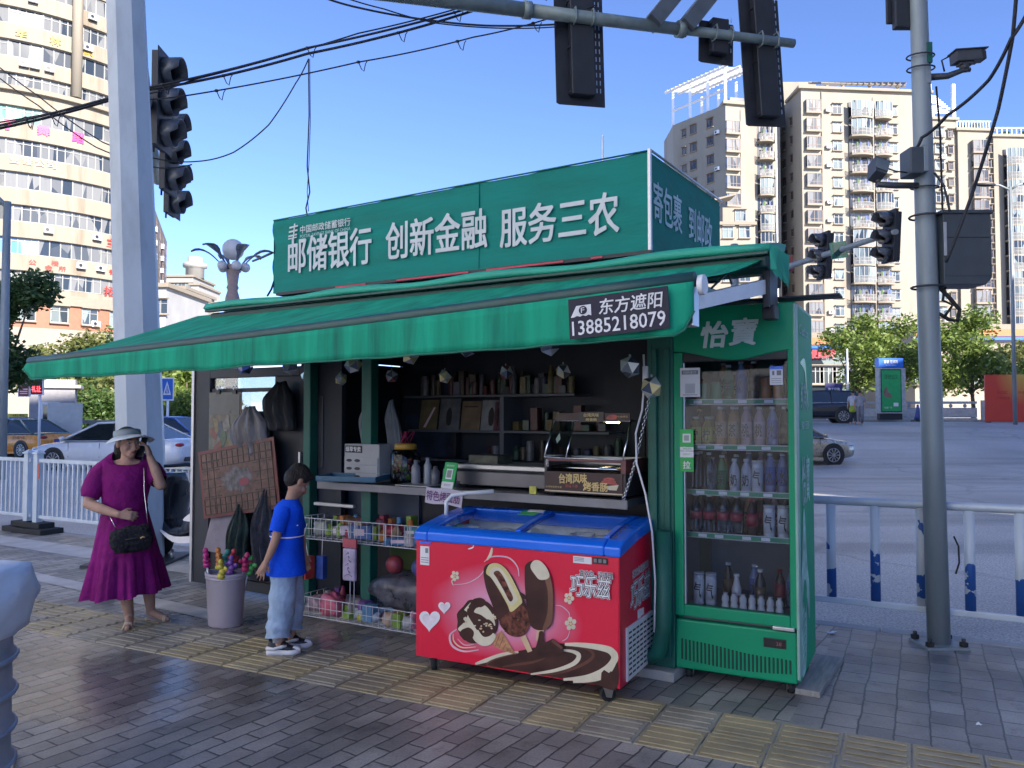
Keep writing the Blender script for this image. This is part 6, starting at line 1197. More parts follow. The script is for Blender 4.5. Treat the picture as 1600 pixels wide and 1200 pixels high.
for nm, ank, toe in (('left', Vector((0.0, 0.035, 0)), Vector((-0.008, -0.15, 0))), ('right', Vector((0.138, 0.11, 0)), Vector((0.285, 0.018, 0)))):
    d = (toe - ank); L = d.length; d.normalize(); n_ = Vector((-d.y, d.x, 0)); mb = MB()
    out = [(-0.03, 0.0), (-0.02, .026), (.06, .026), (.12, .036), (L - .02, .03), (L + .008, .0), (L - .02, -.03), (.12, -.036), (.06, -.026), (-.02, -.026)]
    zf = lambda s_: 0.034 * (1 - smooth01((s_ + 0.02) / 0.11)) + 0.003
    mb.prism(sm_poly(out, 3), sand, lambda p: ank + d * p[0] + n_ * p[1] + Vector((0, 0, zf(p[0]))), lambda p: ank + d * p[0] + n_ * p[1] + Vector((0, 0, zf(p[0]) - 0.008 if p[0] > .05 else max(0.0, zf(p[0]) - .008))))
    mb.tube([ank - d * 0.012, ank - d * .012 + Vector((0, 0, 0.03))], 0.016, sand, 8)
    for s_, h_ in ((0.13, 0.05), (0.145, 0.045)): mb.tube([ank + d * s_ + n_ * 0.036 + Vector((0, 0, .006)), ank + d * s_ + n_ * .02 + Vector((0, 0, h_)), ank + d * s_ - n_ * .02 + Vector((0, 0, h_)), ank + d * s_ - n_ * .036 + Vector((0, 0, .006))], 0.006, sand, 6)
    mb.tube([ank + n_ * .035 * math.cos(a) + d * .035 * math.sin(a) + Vector((0, 0, .10)) for a in [2 * PI * k / 12 for k in range(13)]], 0.005, sand, 6)
    mb.build('sandal', woman)
B0 = Vector((-1.53, 5.43, 0))
boy = thing('person', 'boy in a blue T-shirt and pale jeans looking at the toy rack', 'person', B0, R(15))
HB = Matrix.Rotation(R(112), 3, 'Z') @ Matrix.Rotation(R(38), 3, 'X'); BC = Vector((0.085, 0.045, 1.135))
w1 = Vector((-0.125, -0.10, 0.625)); w2 = Vector((0.13, 0.17, 0.62))
P = head(BC, HB, 0.90) + [('limb', [(0.055, 0.04, 1.07), (0.03, 0.03, 0.98)], [0.042, 0.046]), ('limb', [(-0.004, -0.064, 0.935), (0.02, 0.02, 0.95), (0.045, 0.112, 0.935)], [0.038, 0.058, 0.038]), ('limb', [(0.02, 0.02, 0.90), (0.01, 0.02, 0.75), (0.0, 0.02, 0.60)], [0.088, 0.088, 0.09]),
     ('limb', [(-0.015, -0.03, 0.55), (0.0, -0.05, 0.33), (-0.035, -0.06, 0.075)], [0.066, 0.048, 0.032]), ('limb', [(0.03, 0.075, 0.55), (0.075, 0.08, 0.33), (0.045, 0.085, 0.075)], [0.066, 0.048, 0.032]),
     ('limb', [(-0.035, -0.06, 0.055), (0.06, -0.075, 0.035)], [0.03, 0.022]), ('limb', [(0.045, 0.085, 0.055), (0.13, 0.075, 0.035)], [0.03, 0.022]),
     ('limb', [(-0.010, -0.07, 0.93), (-0.045, -0.115, 0.85), (-0.062, -0.12, 0.775)], [0.041, 0.036, 0.031]), ('limb', [(-0.062, -0.12, 0.775), (-0.09, -0.115, 0.70), w1], [0.031, 0.029, 0.021]),
     ('limb', [(0.046, 0.115, 0.93), (0.09, 0.17, 0.80), (0.12, 0.17, 0.72), w2], [0.041, 0.035, 0.03, 0.021])]
P += hand(w1, (-0.42, -0.1, -0.85), (-0.2, -0.95, 0.1), -1, 0.84, 0.25, 0.2); P += hand(w2, (0.3, 0.2, -0.9), (0.3, 0.9, 0.2), 1, 0.84, 0.6)
fuse(P, skin_b, 'body', boy, 0.0055); face_bits(BC, HB, 0.90, boy)
P = [('ell', BC + HB @ Vector((0, 0.018, 0.045)), (0.078, 0.088, 0.078), HB.to_4x4()), ('ell', BC + HB @ Vector((0, 0.05, 0.005)), (0.072, 0.06, 0.075), HB.to_4x4()), ('ell', BC + HB @ Vector((0, -0.04, 0.075)), (0.058, 0.045, 0.032), HB.to_4x4())]
fuse(P, hair_m, 'hair', boy, 0.006, 2)
shirt = mat('shirt_blue', (0.004, 0.075, 0.66), 0.8, var=0.15, scale=6, bump=0.9, bscale=11, spec=.2)
jean = mat('jeans_pale', (0.30, 0.40, 0.54), 0.8, var=0.22, scale=9, bump=0.8, bscale=18, spec=.2)
def oring(c, rx, ry, ang, n=40, f=None, z=None):
    ca, sa = math.cos(ang), math.sin(ang); out = []
    for j in range(n):
        a = 2 * PI * j / n; k = 1 + (f(a) if f else 0); x, y = rx * k * math.cos(a), ry * k * math.sin(a); out.append(Vector((c[0] + x * ca - y * sa, c[1] + x * sa + y * ca, c[2])))
    return out
mb = MB(); A = R(22)      # chest faces right and away
fw = lambda q: (lambda a: 0.02 * math.sin(4 * a + q) + 0.014 * math.sin(9 * a + 2 * q))
mb.rings([oring((0.012, 0.02, 0.520), .142, .150, A, f=fw(0)), oring((0.012, 0.02, 0.60), .132, .138, A, f=fw(1)), oring((0.012, 0.018, 0.72), .116, .124, A, f=fw(2.2)), oring((0.018, 0.02, 0.83), .112, .124, A, f=fw(3)), oring((0.02, 0.022, 0.91), .102, .125, A, f=fw(4)), oring((0.022, 0.024, 0.962), .096, .134, A), oring((0.026, 0.026, 0.994), .076, .098, A), oring((0.036, 0.031, 1.02), .056, .058, A)], shirt, True, False, False); mb.build('shirt', boy)
for a, b_, c_ in (((-0.004, -0.06, 0.958), (-0.038, -0.102, 0.885), (-0.055, -0.12, 0.815)), ((0.045, 0.11, 0.958), (0.075, 0.15, 0.88), (0.095, 0.168, 0.80))):
    mb = MB(); mb.tube([a, b_, c_], [0.06, 0.058, 0.056], shirt, 20, caps=False); mb.build('sleeve', boy)
mb = MB(); mb.rings([oring((0.0125, 0.018, 0.772), .1195, .1275, A, f=fw(2.6)), oring((0.0125, 0.018, 0.780), .1195, .1275, A, f=fw(2.7))], white, True, False, False); mb.box(0.06, -0.085, 0.85, 0.09, -0.075, 0.856, white); mb.build('chest_stripe', boy)
mb = MB()
for (a, b_, c_, d_) in (((-0.005, -0.015, 0.55), (-0.012, -0.045, 0.36), (-0.03, -0.058, 0.22), (-0.042, -0.062, 0.125)), ((0.03, 0.06, 0.55), (0.05, 0.078, 0.36), (0.045, 0.082, 0.22), (0.04, 0.085, 0.135))):
    pts = [Vector(q) for q in (a, b_, c_, d_)]; rs = []
    for k in range(15):
        t = k / 14 * 3; i = min(2, int(t)); p_ = pts[i].lerp(pts[i + 1], t - i); rr = lerp(.093, .084, k / 14) + 0.006 * math.sin(k * 1.9); rs.append([Vector((p_.x + rr * 1.02 * math.cos(u_) * (1 + .03 * math.sin(3 * u_ + k)), p_.y + rr * 0.92 * math.sin(u_), p_.z + 0.006 * math.sin(2 * u_ + k * .8))) for u_ in [2 * PI * j / 28 for j in range(28)]])
    mb.rings(rs, jean, True, True, False)
mb.build('jeans', boy)
sock = mat('sock_grey', (0.35, 0.36, 0.38), 0.8, var=0.1); sw = mat('shoe_white', (0.62, 0.63, 0.66), 0.45, var=0.08); sb = mat('shoe_black', (0.018, 0.02, 0.028), 0.5, var=0.2)
for ank, d in ((Vector((-0.045, -0.055, 0)), Vector((0.97, -0.18, 0))), (Vector((0.035, 0.09, 0)), Vector((0.98, -0.12, 0)))):
    d = d.normalized(); n_ = Vector((-d.y, d.x, 0)); q = lambda s_, w_, z: ank + d * s_ + n_ * w_ + Vector((0, 0, z)); sh = bpy.data.objects.new('shoe', None); COL.objects.link(sh); sh.parent = boy
    out = sm_poly([(-0.075, 0), (-0.06, .036), (0.02, .036), (0.09, .046), (0.145, .036), (0.165, 0.0), (0.145, -.036), (0.09, -.046), (0.02, -.036), (-0.06, -.036)], 3)
    mb = MB(); mb.rings([[q(s_, w_, 0.0 + 0.012 * smooth01((s_ - .1) / .07)) for s_, w_ in out], [q(s_ * 1.02, w_ * 1.08, 0.02) for s_, w_ in out], [q(s_ * .98, w_, 0.036 + .006 * math.sin(s_ * 60)) for s_, w_ in out]], sw); mb.build('sole', sh)
    mb = MB(); mb.rings([[q(s_ * .96, w_ * .96, 0.034) for s_, w_ in out], [q(s_ * .9 - .004, w_ * .86, 0.058 - .012 * smooth01((s_ - .05) / .1)) for s_, w_ in out], [q(s_ * .62 - .016, w_ * .66, 0.085 - .022 * smooth01(s_ / .1)) for s_, w_ in out], [q(s_ * .40 - .03, w_ * .55, 0.10) for s_, w_ in out]], sb); mb.build('upper', sh)
    mb = MB()
    mb.rings([[q(s_, w_ * 1.0, z) for s_, z in ((0.095, 0.03), (0.13, 0.03), (0.165, 0.036), (0.16, 0.05), (0.12, 0.062))] for w_ in (-0.03, -.018, 0, .018, 0.03)], sw, True)
    for k in (-1, 1): mb.tube([q(-0.07, 0.025 * k, 0.05), q(-0.02, 0.043 * k, 0.05), q(0.04, 0.044 * k, 0.062), q(0.07, 0.03 * k, 0.066)], [0.014, .008, .012, .006], sw, 8)
    mb.build('toe_cap', sh)
    mb = MB(); mb.tube([q(0, 0, 0.085), q(0, 0, 0.135)], 0.038, sock, 14, 0.036); mb.build('sock', boy)
boy.scale = (0.93, 0.93, 1)
pole_m = mat('pole_pale_blue', (0.46, 0.51, 0.55), 0.55, var=0.1, scale=2, bump=0.05, dirt=(0.2, 0.2, 0.2), dscale=3.5, damt=0.4, stretch=(1, 1, 0.4))
arm_m = mat('arm_grey_green', (0.21, 0.26, 0.25), 0.5, 0.2, var=0.15, dirt=(0.08, 0.08, 0.08), dscale=5)
sig_b = mat('signal_black', (0.016, 0.018, 0.024), 0.5, var=0.25, scale=5, bump=0.1, bscale=20)
sig_v = mat('signal_visor', (0.085, 0.095, 0.11), 0.3, var=0.3, scale=6)
LP = Vector((-4.05, 8.75, 0))
pole = thing('signal_pole', 'tall pale octagonal signal pole on the left with two long arms and traffic lights', 'signal pole', LP)
mb = MB(); n8 = 8
def oct_(r_, z, x=0, y=0): return [Vector((x + r_ * math.cos(PI / 8 + k * PI / 4 + 0.3), y + r_ * math.sin(PI / 8 + k * PI / 4 + 0.3), z)) for k in range(8)]
mb.rings([oct_(0.265, 0.0), oct_(0.252, 1.2), oct_(0.222, 4.5, -.16), oct_(0.195, 7.1, -.3)], pole_m, sm=False); mb.build('shaft', pole)
mb = MB(); mb.box(-0.42, -0.42, 0, 0.42, 0.42, 0.03, dark_steel)
for k in range(8): mb.cyl((0.36 * math.cos(k * PI / 4), 0.36 * math.sin(k * PI / 4), 0.03), (0.36 * math.cos(k * PI / 4), 0.36 * math.sin(k * PI / 4), 0.09), 0.02, steel, 6)
mb.build('base_plate', pole, bevel=0.004)
grime = mat('pole_sticker_residue', (0.13, 0.14, 0.15), 0.8, var=0.5, scale=14)
e1 = at(1240, 68, 10.95); s1 = LP + Vector((-0.28, 0, 6.66))
ar = bpy.data.objects.new('arm', None); COL.objects.link(ar); ar.parent = pole; ar.location = -LP
mb = MB(); mb.tube([s1, s1.lerp(e1, .55)], 0.115, arm_m, 16, 0.092); mb.tube([s1.lerp(e1, .545), s1.lerp(e1, .80)], 0.085, arm_m, 16, 0.078); mb.tube([s1.lerp(e1, .795), e1], 0.066, arm_m, 16, 0.06)
for t in (.55, .80): mb.cyl(s1.lerp(e1, t - .008), s1.lerp(e1, t + .004), 0.11, arm_m, 16)
mb.build('tube', ar)
ad = (e1 - s1).normalized(); an = Vector((ad.y, -ad.x, 0))
def arm_pt(px):        # point on the lateral arm seen in that direction
    k = (px - 800) / 1250; t = (k * s1.y - s1.x) / ((e1.x - s1.x) - k * (e1.y - s1.y)); return s1.lerp(e1, t)
def backplate(px, zt, zb, wd, name, tilt=0.0):
    """signal head seen from behind: slatted back plate, housing and clamps"""
    c = arm_pt(px); c = c - an * 0.0 + Vector((0, 0, 0)); T = Matrix.Translation(c) @ Matrix.Rotation(math.atan2(ad.y, ad.x), 4, 'Z') @ Matrix.Rotation(tilt, 4, 'Y') @ Matrix.Translation((0, 0, -c.z))
    h = bpy.data.objects.new(name, None); COL.objects.link(h); h.parent = ar
    mb = MB(); y0 = 0.16; mb.prism([(-wd / 2, zb + 0.02), (-wd / 2 + 0.04, zb - 0.0), (wd / 2, zb), (wd / 2, zt), (-wd / 2, zt)], sig_b, lambda p: T @ Vector((p[0], y0, p[1])), lambda p: T @ Vector((p[0], y0 + 0.02, p[1])))
    mb.build('back_plate', h)
    mb = MB(); mb.box(-wd * .24, y0 - 0.13, zb + 0.1, wd * .24, y0 - 0.001, zt, sig_b, T)
    for q in range(3): zz = lerp(zb + .12, zt - .05, q / 2.2); mb.box(-wd * .27, y0 - .10, zz, wd * .27, y0 - .002, zz + 0.03, sig_b, T)
    mb.build('housing', h, bevel=0.03, seg=3)
    mb = MB(); sl_ = mat('slot_light', (0.42, 0.5, 0.62), 0.6)
    n_ = int((zt - zb) / 0.11)
    for q in range(n_):
        z = zb + 0.18 + q * 0.105
        for dx in (0, 0.05): mb.box(wd * .34 + dx - 0.008, y0 - 0.0045, z, wd * .34 + dx + 0.004, y0 - 0.001, z + 0.06, sl_, T)
    mb.build('slots', h)
    mb = MB()
    for q in range(3): mb.cyl(T @ Vector((0, y0 + .02, lerp(zb + .25, zt - .25, q / 2))), T @ Vector((0, y0 + .16, lerp(zb + .25, zt - .25, q / 2))), wd * .28, sig_b, 14)
    for q in (-.12, .12): mb.tube([T @ Vector((q, -.10, c.z)), T @ Vector((q, -.07, c.z + .09)), T @ Vector((q, .05, c.z + .09)), T @ Vector((q, .1, c.z)), T @ Vector((q, .05, c.z - .09)), T @ Vector((q, -.07, c.z - .09)), T @ Vector((q, -.10, c.z))], 0.012, arm_m, 6)
    mb.build('clamp', h)
backplate(913, 7.1, 5.62, 0.67, 'signal_head', R(-1.5)); backplate(1206, 7.4, 5.60, 0.62, 'signal_head', R(-3.5))
backplate(1134, 6.98, 6.40, 0.52, 'countdown_box', R(1))
for px in (1020, 1072):          # two flood lamps propped on top of the arm
    c = arm_pt(px); T = Matrix.Translation(c) @ Matrix.Rotation(math.atan2(ad.y, ad.x), 4, 'Z') @ Matrix.Rotation(R(38), 4, 'Y')
    mb = MB(); mb.box(-0.10, -0.16, 0.02, 0.10, 0.12, 0.62, mat('lamp_case', (0.10, 0.12, 0.14), 0.4, .3, var=.15), T); mb.box(-0.112, -0.13, 0.1, -0.10, 0.09, 0.58, mat('lamp_fin', (0.25, 0.27, 0.3), 0.4), T); f_ = mb.build('flood_lamp', ar, bevel=0.01)
    mb = MB(); mb.tube([c + Vector((.12, 0, .28)), c + Vector((.2, 0.02, .2)), c + Vector((.12, .02, .05))], 0.009, black, 6); mb.build('lamp_cable', ar)
s2 = LP + Vector((-0.28, 0, 6.55)); e2 = at(246, 282, 17.2)
a2 = bpy.data.objects.new('arm', None); COL.objects.link(a2); a2.parent = pole; a2.location = -LP
mb = MB(); mb.tube([s2, s2.lerp(e2, .4), e2], 0.13, arm_m, 14, 0.10); mb.build('tube', a2)
d2 = (e2 - s2).normalized(); side2 = Vector((-d2.y, d2.x, 0)).normalized() * -1   # towards the right of the picture
def side_signal(px, ytop, ybot, Y, nlens, face, shift=0.0):
    top, bot = at(px, ytop, Y), at(px, ybot, Y); hgt = top.z - bot.z; c = Vector((top.x, top.y, 0)); ang = math.atan2(face[1], face[0]) - PI / 2 * 0
    T = Matrix.Translation((c.x, c.y, bot.z)) @ Matrix.Rotation(ang, 4, 'Z')        # local +x is the way the lenses look
    h = bpy.data.objects.new('signal_head', None); COL.objects.link(h); h.parent = a2; w_ = hgt / nlens
    mb = MB(); mb.box(-0.12, -w_ * .48, 0, 0.0, w_ * .48, hgt, sig_b, T); mb.box(0.0, -w_ * .62, -0.05, 0.015, w_ * .62, hgt + 0.05, sig_b, T); mb.build('housing', h, bevel=0.015)
    mb = MB()
    for k in range(nlens):
        zc = w_ * (k + .5); r_ = w_ * .43; rs = []
        for x, kk in ((0.015, 1.0), (0.16, 1.02), (0.30, 1.04)):
            rs.append([T @ Vector((x - 0.13 * (math.sin(a) < -0.2) * (x > .1), r_ * kk * math.cos(a), zc + r_ * kk * math.sin(a))) for a in [2 * PI * j / 22 for j in range(22)]])
        mb.rings(rs, sig_v, True, False, False)
    o = mb.build('visor', h); o.modifiers.new('t', 'SOLIDIFY').thickness = 0.008
    mb = MB()
    for k in range(nlens): zc = w_ * (k + .5); mb.ball(T @ Vector((0.015, 0, zc)), (0.03, w_ * .40, w_ * .40), mat('dead_lens', (0.05, 0.03, 0.03), 0.15), 14, 8, Matrix.Rotation(ang, 4, 'Z'))
    mb.build('lens', h)
    mb = MB(); mb.tube([T @ Vector((-0.16, 0, -0.06)), T @ Vector((-0.16, 0, hgt + .06))], 0.018, dark_steel, 6)
    for z in (0.05, hgt - .05): mb.tube([T @ Vector((-0.16, 0, z)), T @ Vector((-0.05, 0, z))], 0.014, dark_steel, 6)
    mb.build('bracket', h)
FD_ = (0.99, 0.05)
side_signal(258, 88, 232, 13.0, 3, FD_); side_signal(268, 176, 300, 14.6, 3, FD_); side_signal(273, 256, 336, 16.2, 2, FD_)
RP = Vector((2.945, 5.58, 0))
rp = thing('equipment_pole', 'grey steel pole on the right with cameras, control box and cables', 'pole', RP)
PX = lambda z: -0.055 * z / 4.4
mb = MB(); mb.rings([[Vector((PX(z) + r_ * math.cos(2 * PI * k / 12), r_ * math.sin(2 * PI * k / 12), z)) for k in range(12)] for z, r_ in ((0.02, .074), (1.4, .073), (2.6, .070), (3.4, .065), (4.4, .058), (6.0, .05))], galv, sm=True); mb.build('shaft', rp)
mb = MB(); mb.box(-0.145, -0.13, 0.0, 0.145, 0.13, 0.02, galv)
for x in (-.115, .115):
    for y in (-.1, .1): mb.cyl((x, y, .022), (x, y, .05), 0.028, rubber, 6); mb.cyl((x, y, .05), (x, y, .075), 0.014, dark_steel, 6)
mb.build('base_plate', rp, bevel=0.003)
def rz(y): return 1.6 - (y - 646) / 1250 * 5.58
def rx(px): return (px - 800) / 1250 * 5.58 - 2.945
cab = mat('cabinet_slate', (0.055, 0.068, 0.08), 0.5, 0.1, var=0.12, dirt=(0.09, 0.1, 0.1), dscale=5, damt=.4)
cb = bpy.data.objects.new('control_box', None); COL.objects.link(cb); cb.parent = rp
mb = MB(); x0, x1, z0, z1 = rx(1468), rx(1543), rz(447), rz(332)
mb.prism([(x0, z0), (x1 - .045, z0 + .0), (x1, z0 + .05), (x1, z1), (x0, z1)], cab, lambda p: Vector((p[0], -0.09, p[1])), lambda p: Vector((p[0], 0.12, p[1]))); mb.box(x0 - .015, -.105, z1 - .02, x1 + .012, .13, z1 + .006, cab); mb.build('case', cb, bevel=0.006)
mb = MB(); mb.box(x0 + .012, -.0925, z0 + .06, x1 - .012, -.0895, z1 - .19, cab); mb.box(x0 + .012, -.0935, z1 - .19, x1 - .01, -.0895, z1 - .182, black); mb.box(x0 - .0, -.1, z0 + .2, x0 + .02, -.092, z1 - .08, alu); mb.build('door', cb, bevel=0.002)
mb = MB()
for z in (z1 - .02, z0 - .005): mb.tube([(PX(z) + .105 * math.cos(a), .105 * math.sin(a), z) for a in [2 * PI * k / 16 for k in range(17)]], 0.008, dark_steel, 5)
for z in (rz(80), rz(100), rz(290)): mb.tube([(PX(z) + .09 * math.cos(a), .09 * math.sin(a), z + .01 * math.sin(a)) for a in [2 * PI * k / 16 for k in range(17)]], 0.006, dark_steel, 5)
mb.build('strap', rp)
camm = mat('camera_case', (0.05, 0.055, 0.065), 0.45, var=0.15)
cc = bpy.data.objects.new('surveillance_camera', None); COL.objects.link(cc); cc.parent = rp
mb = MB(); zc = rz(84); T = Matrix.Translation((rx(1520), -.02, zc)) @ Matrix.Rotation(R(-4), 4, 'Y')
mb.box(-.10, -.05, -.035, .08, .05, .04, camm, T); mb.box(-.11, -.06, .04, .125, .06, .05, camm, T); mb.box(.04, -.04, -.03, .115, .04, .03, black, T); mb.box(-.07, -.03, -.055, .03, .03, -.035, camm, T); mb.build('housing', cc, bevel=0.008)
mb = MB(); mb.ball((rx(1515), -.02, rz(98)), (.035, .03, .03), camm, 12, 8); mb.tube([(PX(3.9) + .07, 0, rz(113)), (rx(1490), -.01, rz(112)), (rx(1512), -.02, rz(104)), (rx(1524), -.02, rz(103))], [.024, .022, .018, .016], camm, 10); mb.tube([(rx(1494), -.01, rz(80)), (rx(1482), 0, rz(86)), (rx(1486), 0, rz(104))], 0.006, black, 6); mb.build('bracket', cc)
mb = MB(); mb.box(rx(1452), -.06, rz(95), rx(1461), .04, rz(62), k_green); mb.box(rx(1450), -.06, rz(128), rx(1458), .03, rz(100), galv); mb.build('junction_box', rp, bevel=0.004)
mb = MB(); mb.box(rx(1416), -.12, rz(275), rx(1438), .04, rz(233), cab); mb.box(rx(1436), -.12, rz(272), rx(1446), .04, rz(230), galv); mb.build('sensor_box', rp, bevel=0.01)
fl = bpy.data.objects.new('flood_light', None); COL.objects.link(fl); fl.parent = rp
mb = MB(); T = Matrix.Translation((rx(1373), -.05, rz(264))) @ Matrix.Rotation(R(22), 4, 'Y') @ Matrix.Rotation(R(-25), 4, 'X'); mb.prism([(-.055, .06), (.055, .06), (.045, -.07), (-.035, -.075)], camm, lambda p: T @ Vector((p[0], -.05, p[1])), lambda p: T @ Vector((p[0], .06, p[1]))); mb.box(-.048, -.056, -.05, .048, -.05, .045, mat('flood_glass', (0.12, .14, .13), .15), T); mb.build('lamp_head', fl, bevel=.006)
mb = MB(); mb.tube([(PX(3.2) - .06, -.02, rz(288)), (rx(1400), -.04, rz(289)), (rx(1370), -.05, rz(288))], [.022, .022, .02], camm, 10); mb.tube([(rx(1385), -.05, rz(262)), (rx(1400), -.06, rz(268)), (rx(1416), -.06, rz(270))], .005, black, 6); mb.tube([(rx(1372), -.05, rz(287)), (rx(1374), -.05, rz(274))], .015, camm, 8); mb.build('bracket', fl)
tb = bpy.data.objects.new('signal_back', None); COL.objects.link(tb); tb.parent = rp
mb = MB(); mb.box(rx(1404), .08, rz(18), rx(1460), .1, rz(-170), sig_b); mb.box(rx(1412), .02, rz(30), rx(1450), .08, rz(-160), sig_b); mb.build('housing', tb, bevel=.02)
mb = MB()
mb.tube([(rx(1470), -.02, rz(450)), (rx(1482), -.05, rz(468)), (rx(1496), -.05, rz(485)), (rx(1492), -.05, rz(502)), (rx(1480), -.04, rz(500)), (rx(1466), -.03, rz(490)), (rx(1462), -.03, rz(500))], .014, rubber, 8); mb.build('loose_cable', rp); mb = MB(); mb.tube([(rx(1478), -.02, rz(448)), (rx(1470), -.05, rz(470)), (rx(1484), -.06, rz(478)), (rx(1472), -.05, rz(496))], .01, rubber, 8); mb.build('loose_cable', rp); mb = MB()
mb.tube([(PX(3.5) + .09, -.02, rz(130)), (PX(3) + .1, -.03, rz(210)), (PX(2.6) + .1, -.03, rz(330)), (PX(2.5) + .11, -.03, rz(440))], .007, rubber, 6); mb.build('loose_cable', rp); mb = MB(); mb.tube([(PX(.8) + .1, -.05, rz(835)), (PX(.8) + .125, -.06, rz(850)), (PX(.6) + .125, -.06, rz(875)), (PX(.6) + .10, -.06, rz(892))], .006, rubber, 6)
mb.build('loose_cable', rp)

fw_ = mat('fence_white_paint', (0.50, 0.55, 0.60), 0.4, 0.1, var=0.08, scale=3, dirt=(0.25, 0.25, 0.25), dscale=4, damt=.35)
fpeel, n, l, p = new_mat('fence_flaking_paint')
tc = n.new('ShaderNodeTexCoord'); nz = n.new('ShaderNodeTexNoise'); nz.inputs['Scale'].default_value = 4.5; nz.inputs['Detail'].default_value = 5; l.new(tc.outputs['Object'], nz.inputs['Vector'])
sp = n.new('ShaderNodeSeparateXYZ'); l.new(tc.outputs['Object'], sp.inputs[0]); mr = n.new('ShaderNodeMapRange'); mr.inputs[1].default_value = 0.15; mr.inputs[2].default_value = 0.85; mr.inputs[3].default_value = 0.20; mr.inputs[4].default_value = -0.12; l.new(sp.outputs[2], mr.inputs[0])
ad_ = n.new('ShaderNodeMath'); l.new(nz.outputs['Fac'], ad_.inputs[0]); l.new(mr.outputs[0], ad_.inputs[1]); cr = n.new('ShaderNodeValToRGB'); cr.color_ramp.interpolation = 'CONSTANT'; e = cr.color_ramp.elements; e[0].color = (0.5, 0.55, 0.6, 1); e[1].position = 0.58; e[1].color = (0.02, 0.085, 0.30, 1); l.new(ad_.outputs[0], cr.inputs[0]); l.new(cr.outputs[0], p.inputs['Base Color']); p.inputs['Roughness'].default_value = 0.42
def fence(label, u0, u1, v, posts, h, spacing, wide, peel):
    L = u1 - u0; f = thing('roadside_fence', label, 'fence', S(u0, v, 0), -TS)
    mb = MB()
    if wide: mb.rings([[Vector((x, .03 * math.cos(a), h - .03 + .032 * math.sin(a))) for a in [2 * PI * k / 12 for k in range(12)]] for x in (0, L)], fw_)
    else: mb.box(0, -.025, h - .05, L, .025, h, fw_)
    mb.build('top_rail', f, bevel=.006)
    mb = MB(); mb.box(0, -.018, 0.19, L, .018, .235, fw_); mb.build('bottom_rail', f, bevel=.006)
    n_ = int(L / spacing)
    for k in range(n_ + 1):
        x = 0.06 + k * spacing
        if x > L - .02: break
        mb = MB(); w_ = .034 if wide else .014
        if wide: mb.rings([[Vector((x + w_ * math.cos(a), .022 * math.sin(a), z)) for a in [2 * PI * q / 10 for q in range(10)]] for z in (.236, h - .055)], fpeel if peel else fw_)
        else: mb.box(x - w_, -.014, .236, x + w_, .014, h - .051, fw_)
        mb.build('baluster', f)
    for x in posts:
        mb = MB(); mb.box(x - .045, -.045, .06, x + .045, .045, h + .06, fw_); mb.rings([[Vector((x + q * r_, y * r_, h + .06 + dz)) for q, y in ((-1, -1), (1, -1), (1, 1), (-1, 1))] for r_, dz in ((.06, 0), (.06, .02), (.008, .06))], fw_, sm=False); mb.build('post', f, bevel=.004)
        mb = MB(); mb.box(x - .34, -.16, 0.0, x + .34, .16, .07, rubber); mb.box(x - .22, -.11, .07, x + .22, .11, .14, rubber); mb.build('foot', f, bevel=.01)
    return f
fence('blue-white railing with flaking paint along the road on the right, behind the pole', 0.02, 6.5, 1.66, [], 0.98, 0.30, True, True)
fence('white road railing of slim bars on the left behind the woman', -9.35, -5.4, 1.66, [0.02], 0.99, 0.105, False, False)
fence('white road railing at the far left edge with a square capped post', -13.2, -9.5, 1.68, [3.62], 0.99, 0.105, False, False)
fence('white road railing panel seen between the pole and the kiosk door', -5.15, -3.3, 1.66, [0.12], 0.99, 0.14, False, False)
mb = MB(); mb.box(-.012, -.003, -.10, .012, .003, .10, mat('orange_sticker', (0.5, .09, .03), .5)); o = mb.build('sticker', loc=S(-9.22, 1.60, .83), rot=-TS); tag(o, 'small orange sticker strip on the left railing post', 'sticker')

def wire(pts, r_, label, nm='overhead_wire', sag=0.0, n_=14, clips=0, group='overhead wires'):
    P_ = [at(*q) for q in pts]; out = []
    for a, b_ in zip(P_, P_[1:]):
        for k in range(n_): t = k / n_; q = a.lerp(b_, t); q.z -= sag * 4 * t * (1 - t); out.append(q)
    out.append(P_[-1]); mb = MB(); mb.tube(out, r_, wire_mat, 6); rg = random.Random(int(pts[0][1]) + clips)
    for k in range(clips):
        q = out[int((k + .5) / clips * (len(out) - 1))]; mb.tube([q, q + Vector((.04, 0, -.09)), q + Vector((.07, 0, -.12)), q + Vector((.09, 0, -.02)), q + Vector((.11, 0, .01))], .006, wire_mat, 4); mb.ball(q, (.03, .02, .02), wire_mat, 6, 4)
    o = mb.build(nm); tag(o, label, 'wire', group)
wire([(-60, 208, 9), (215, 140, 9.4), (480, 75, 9.6), (770, 2, 10), (900, -30, 10.2)], .014, 'thick upper overhead cable running from the left edge up to the arm', sag=.03, clips=5)
wire([(-60, 212, 9.05), (215, 143, 9.45), (480, 84, 9.65), (760, 10, 10)], .016, 'cable bundled just under the thick upper cable', sag=.04, clips=3)
wire([(215, 150, 9.4), (300, 125, 9.5), (560, 52, 9.8), (760, 0, 10)], .009, 'thin cable above the bundle, ending at the arm', sag=.02)
wire([(-60, 200, 9.3), (170, 158, 9.5), (300, 148, 9.6), (560, 97, 9.9), (740, 58, 10.1), (870, 25, 10.2), (930, 8, 10.2)], .009, 'lower overhead wire hung with cable hooks', sag=.02, clips=7)
wire([(500, -6, 9.4), (560, 12, 9.5), (660, 30, 9.7), (760, 40, 9.9), (870, 38, 10.0)], .012, 'slack cable dropping from the top edge to the signal head', sag=.01)
wire([(520, -10, 9.4), (600, 14, 9.5), (680, 36, 9.7), (780, 44, 9.9), (868, 42, 10.0)], .008, 'thinner slack cable beside the other, reaching the signal head', sag=.01)
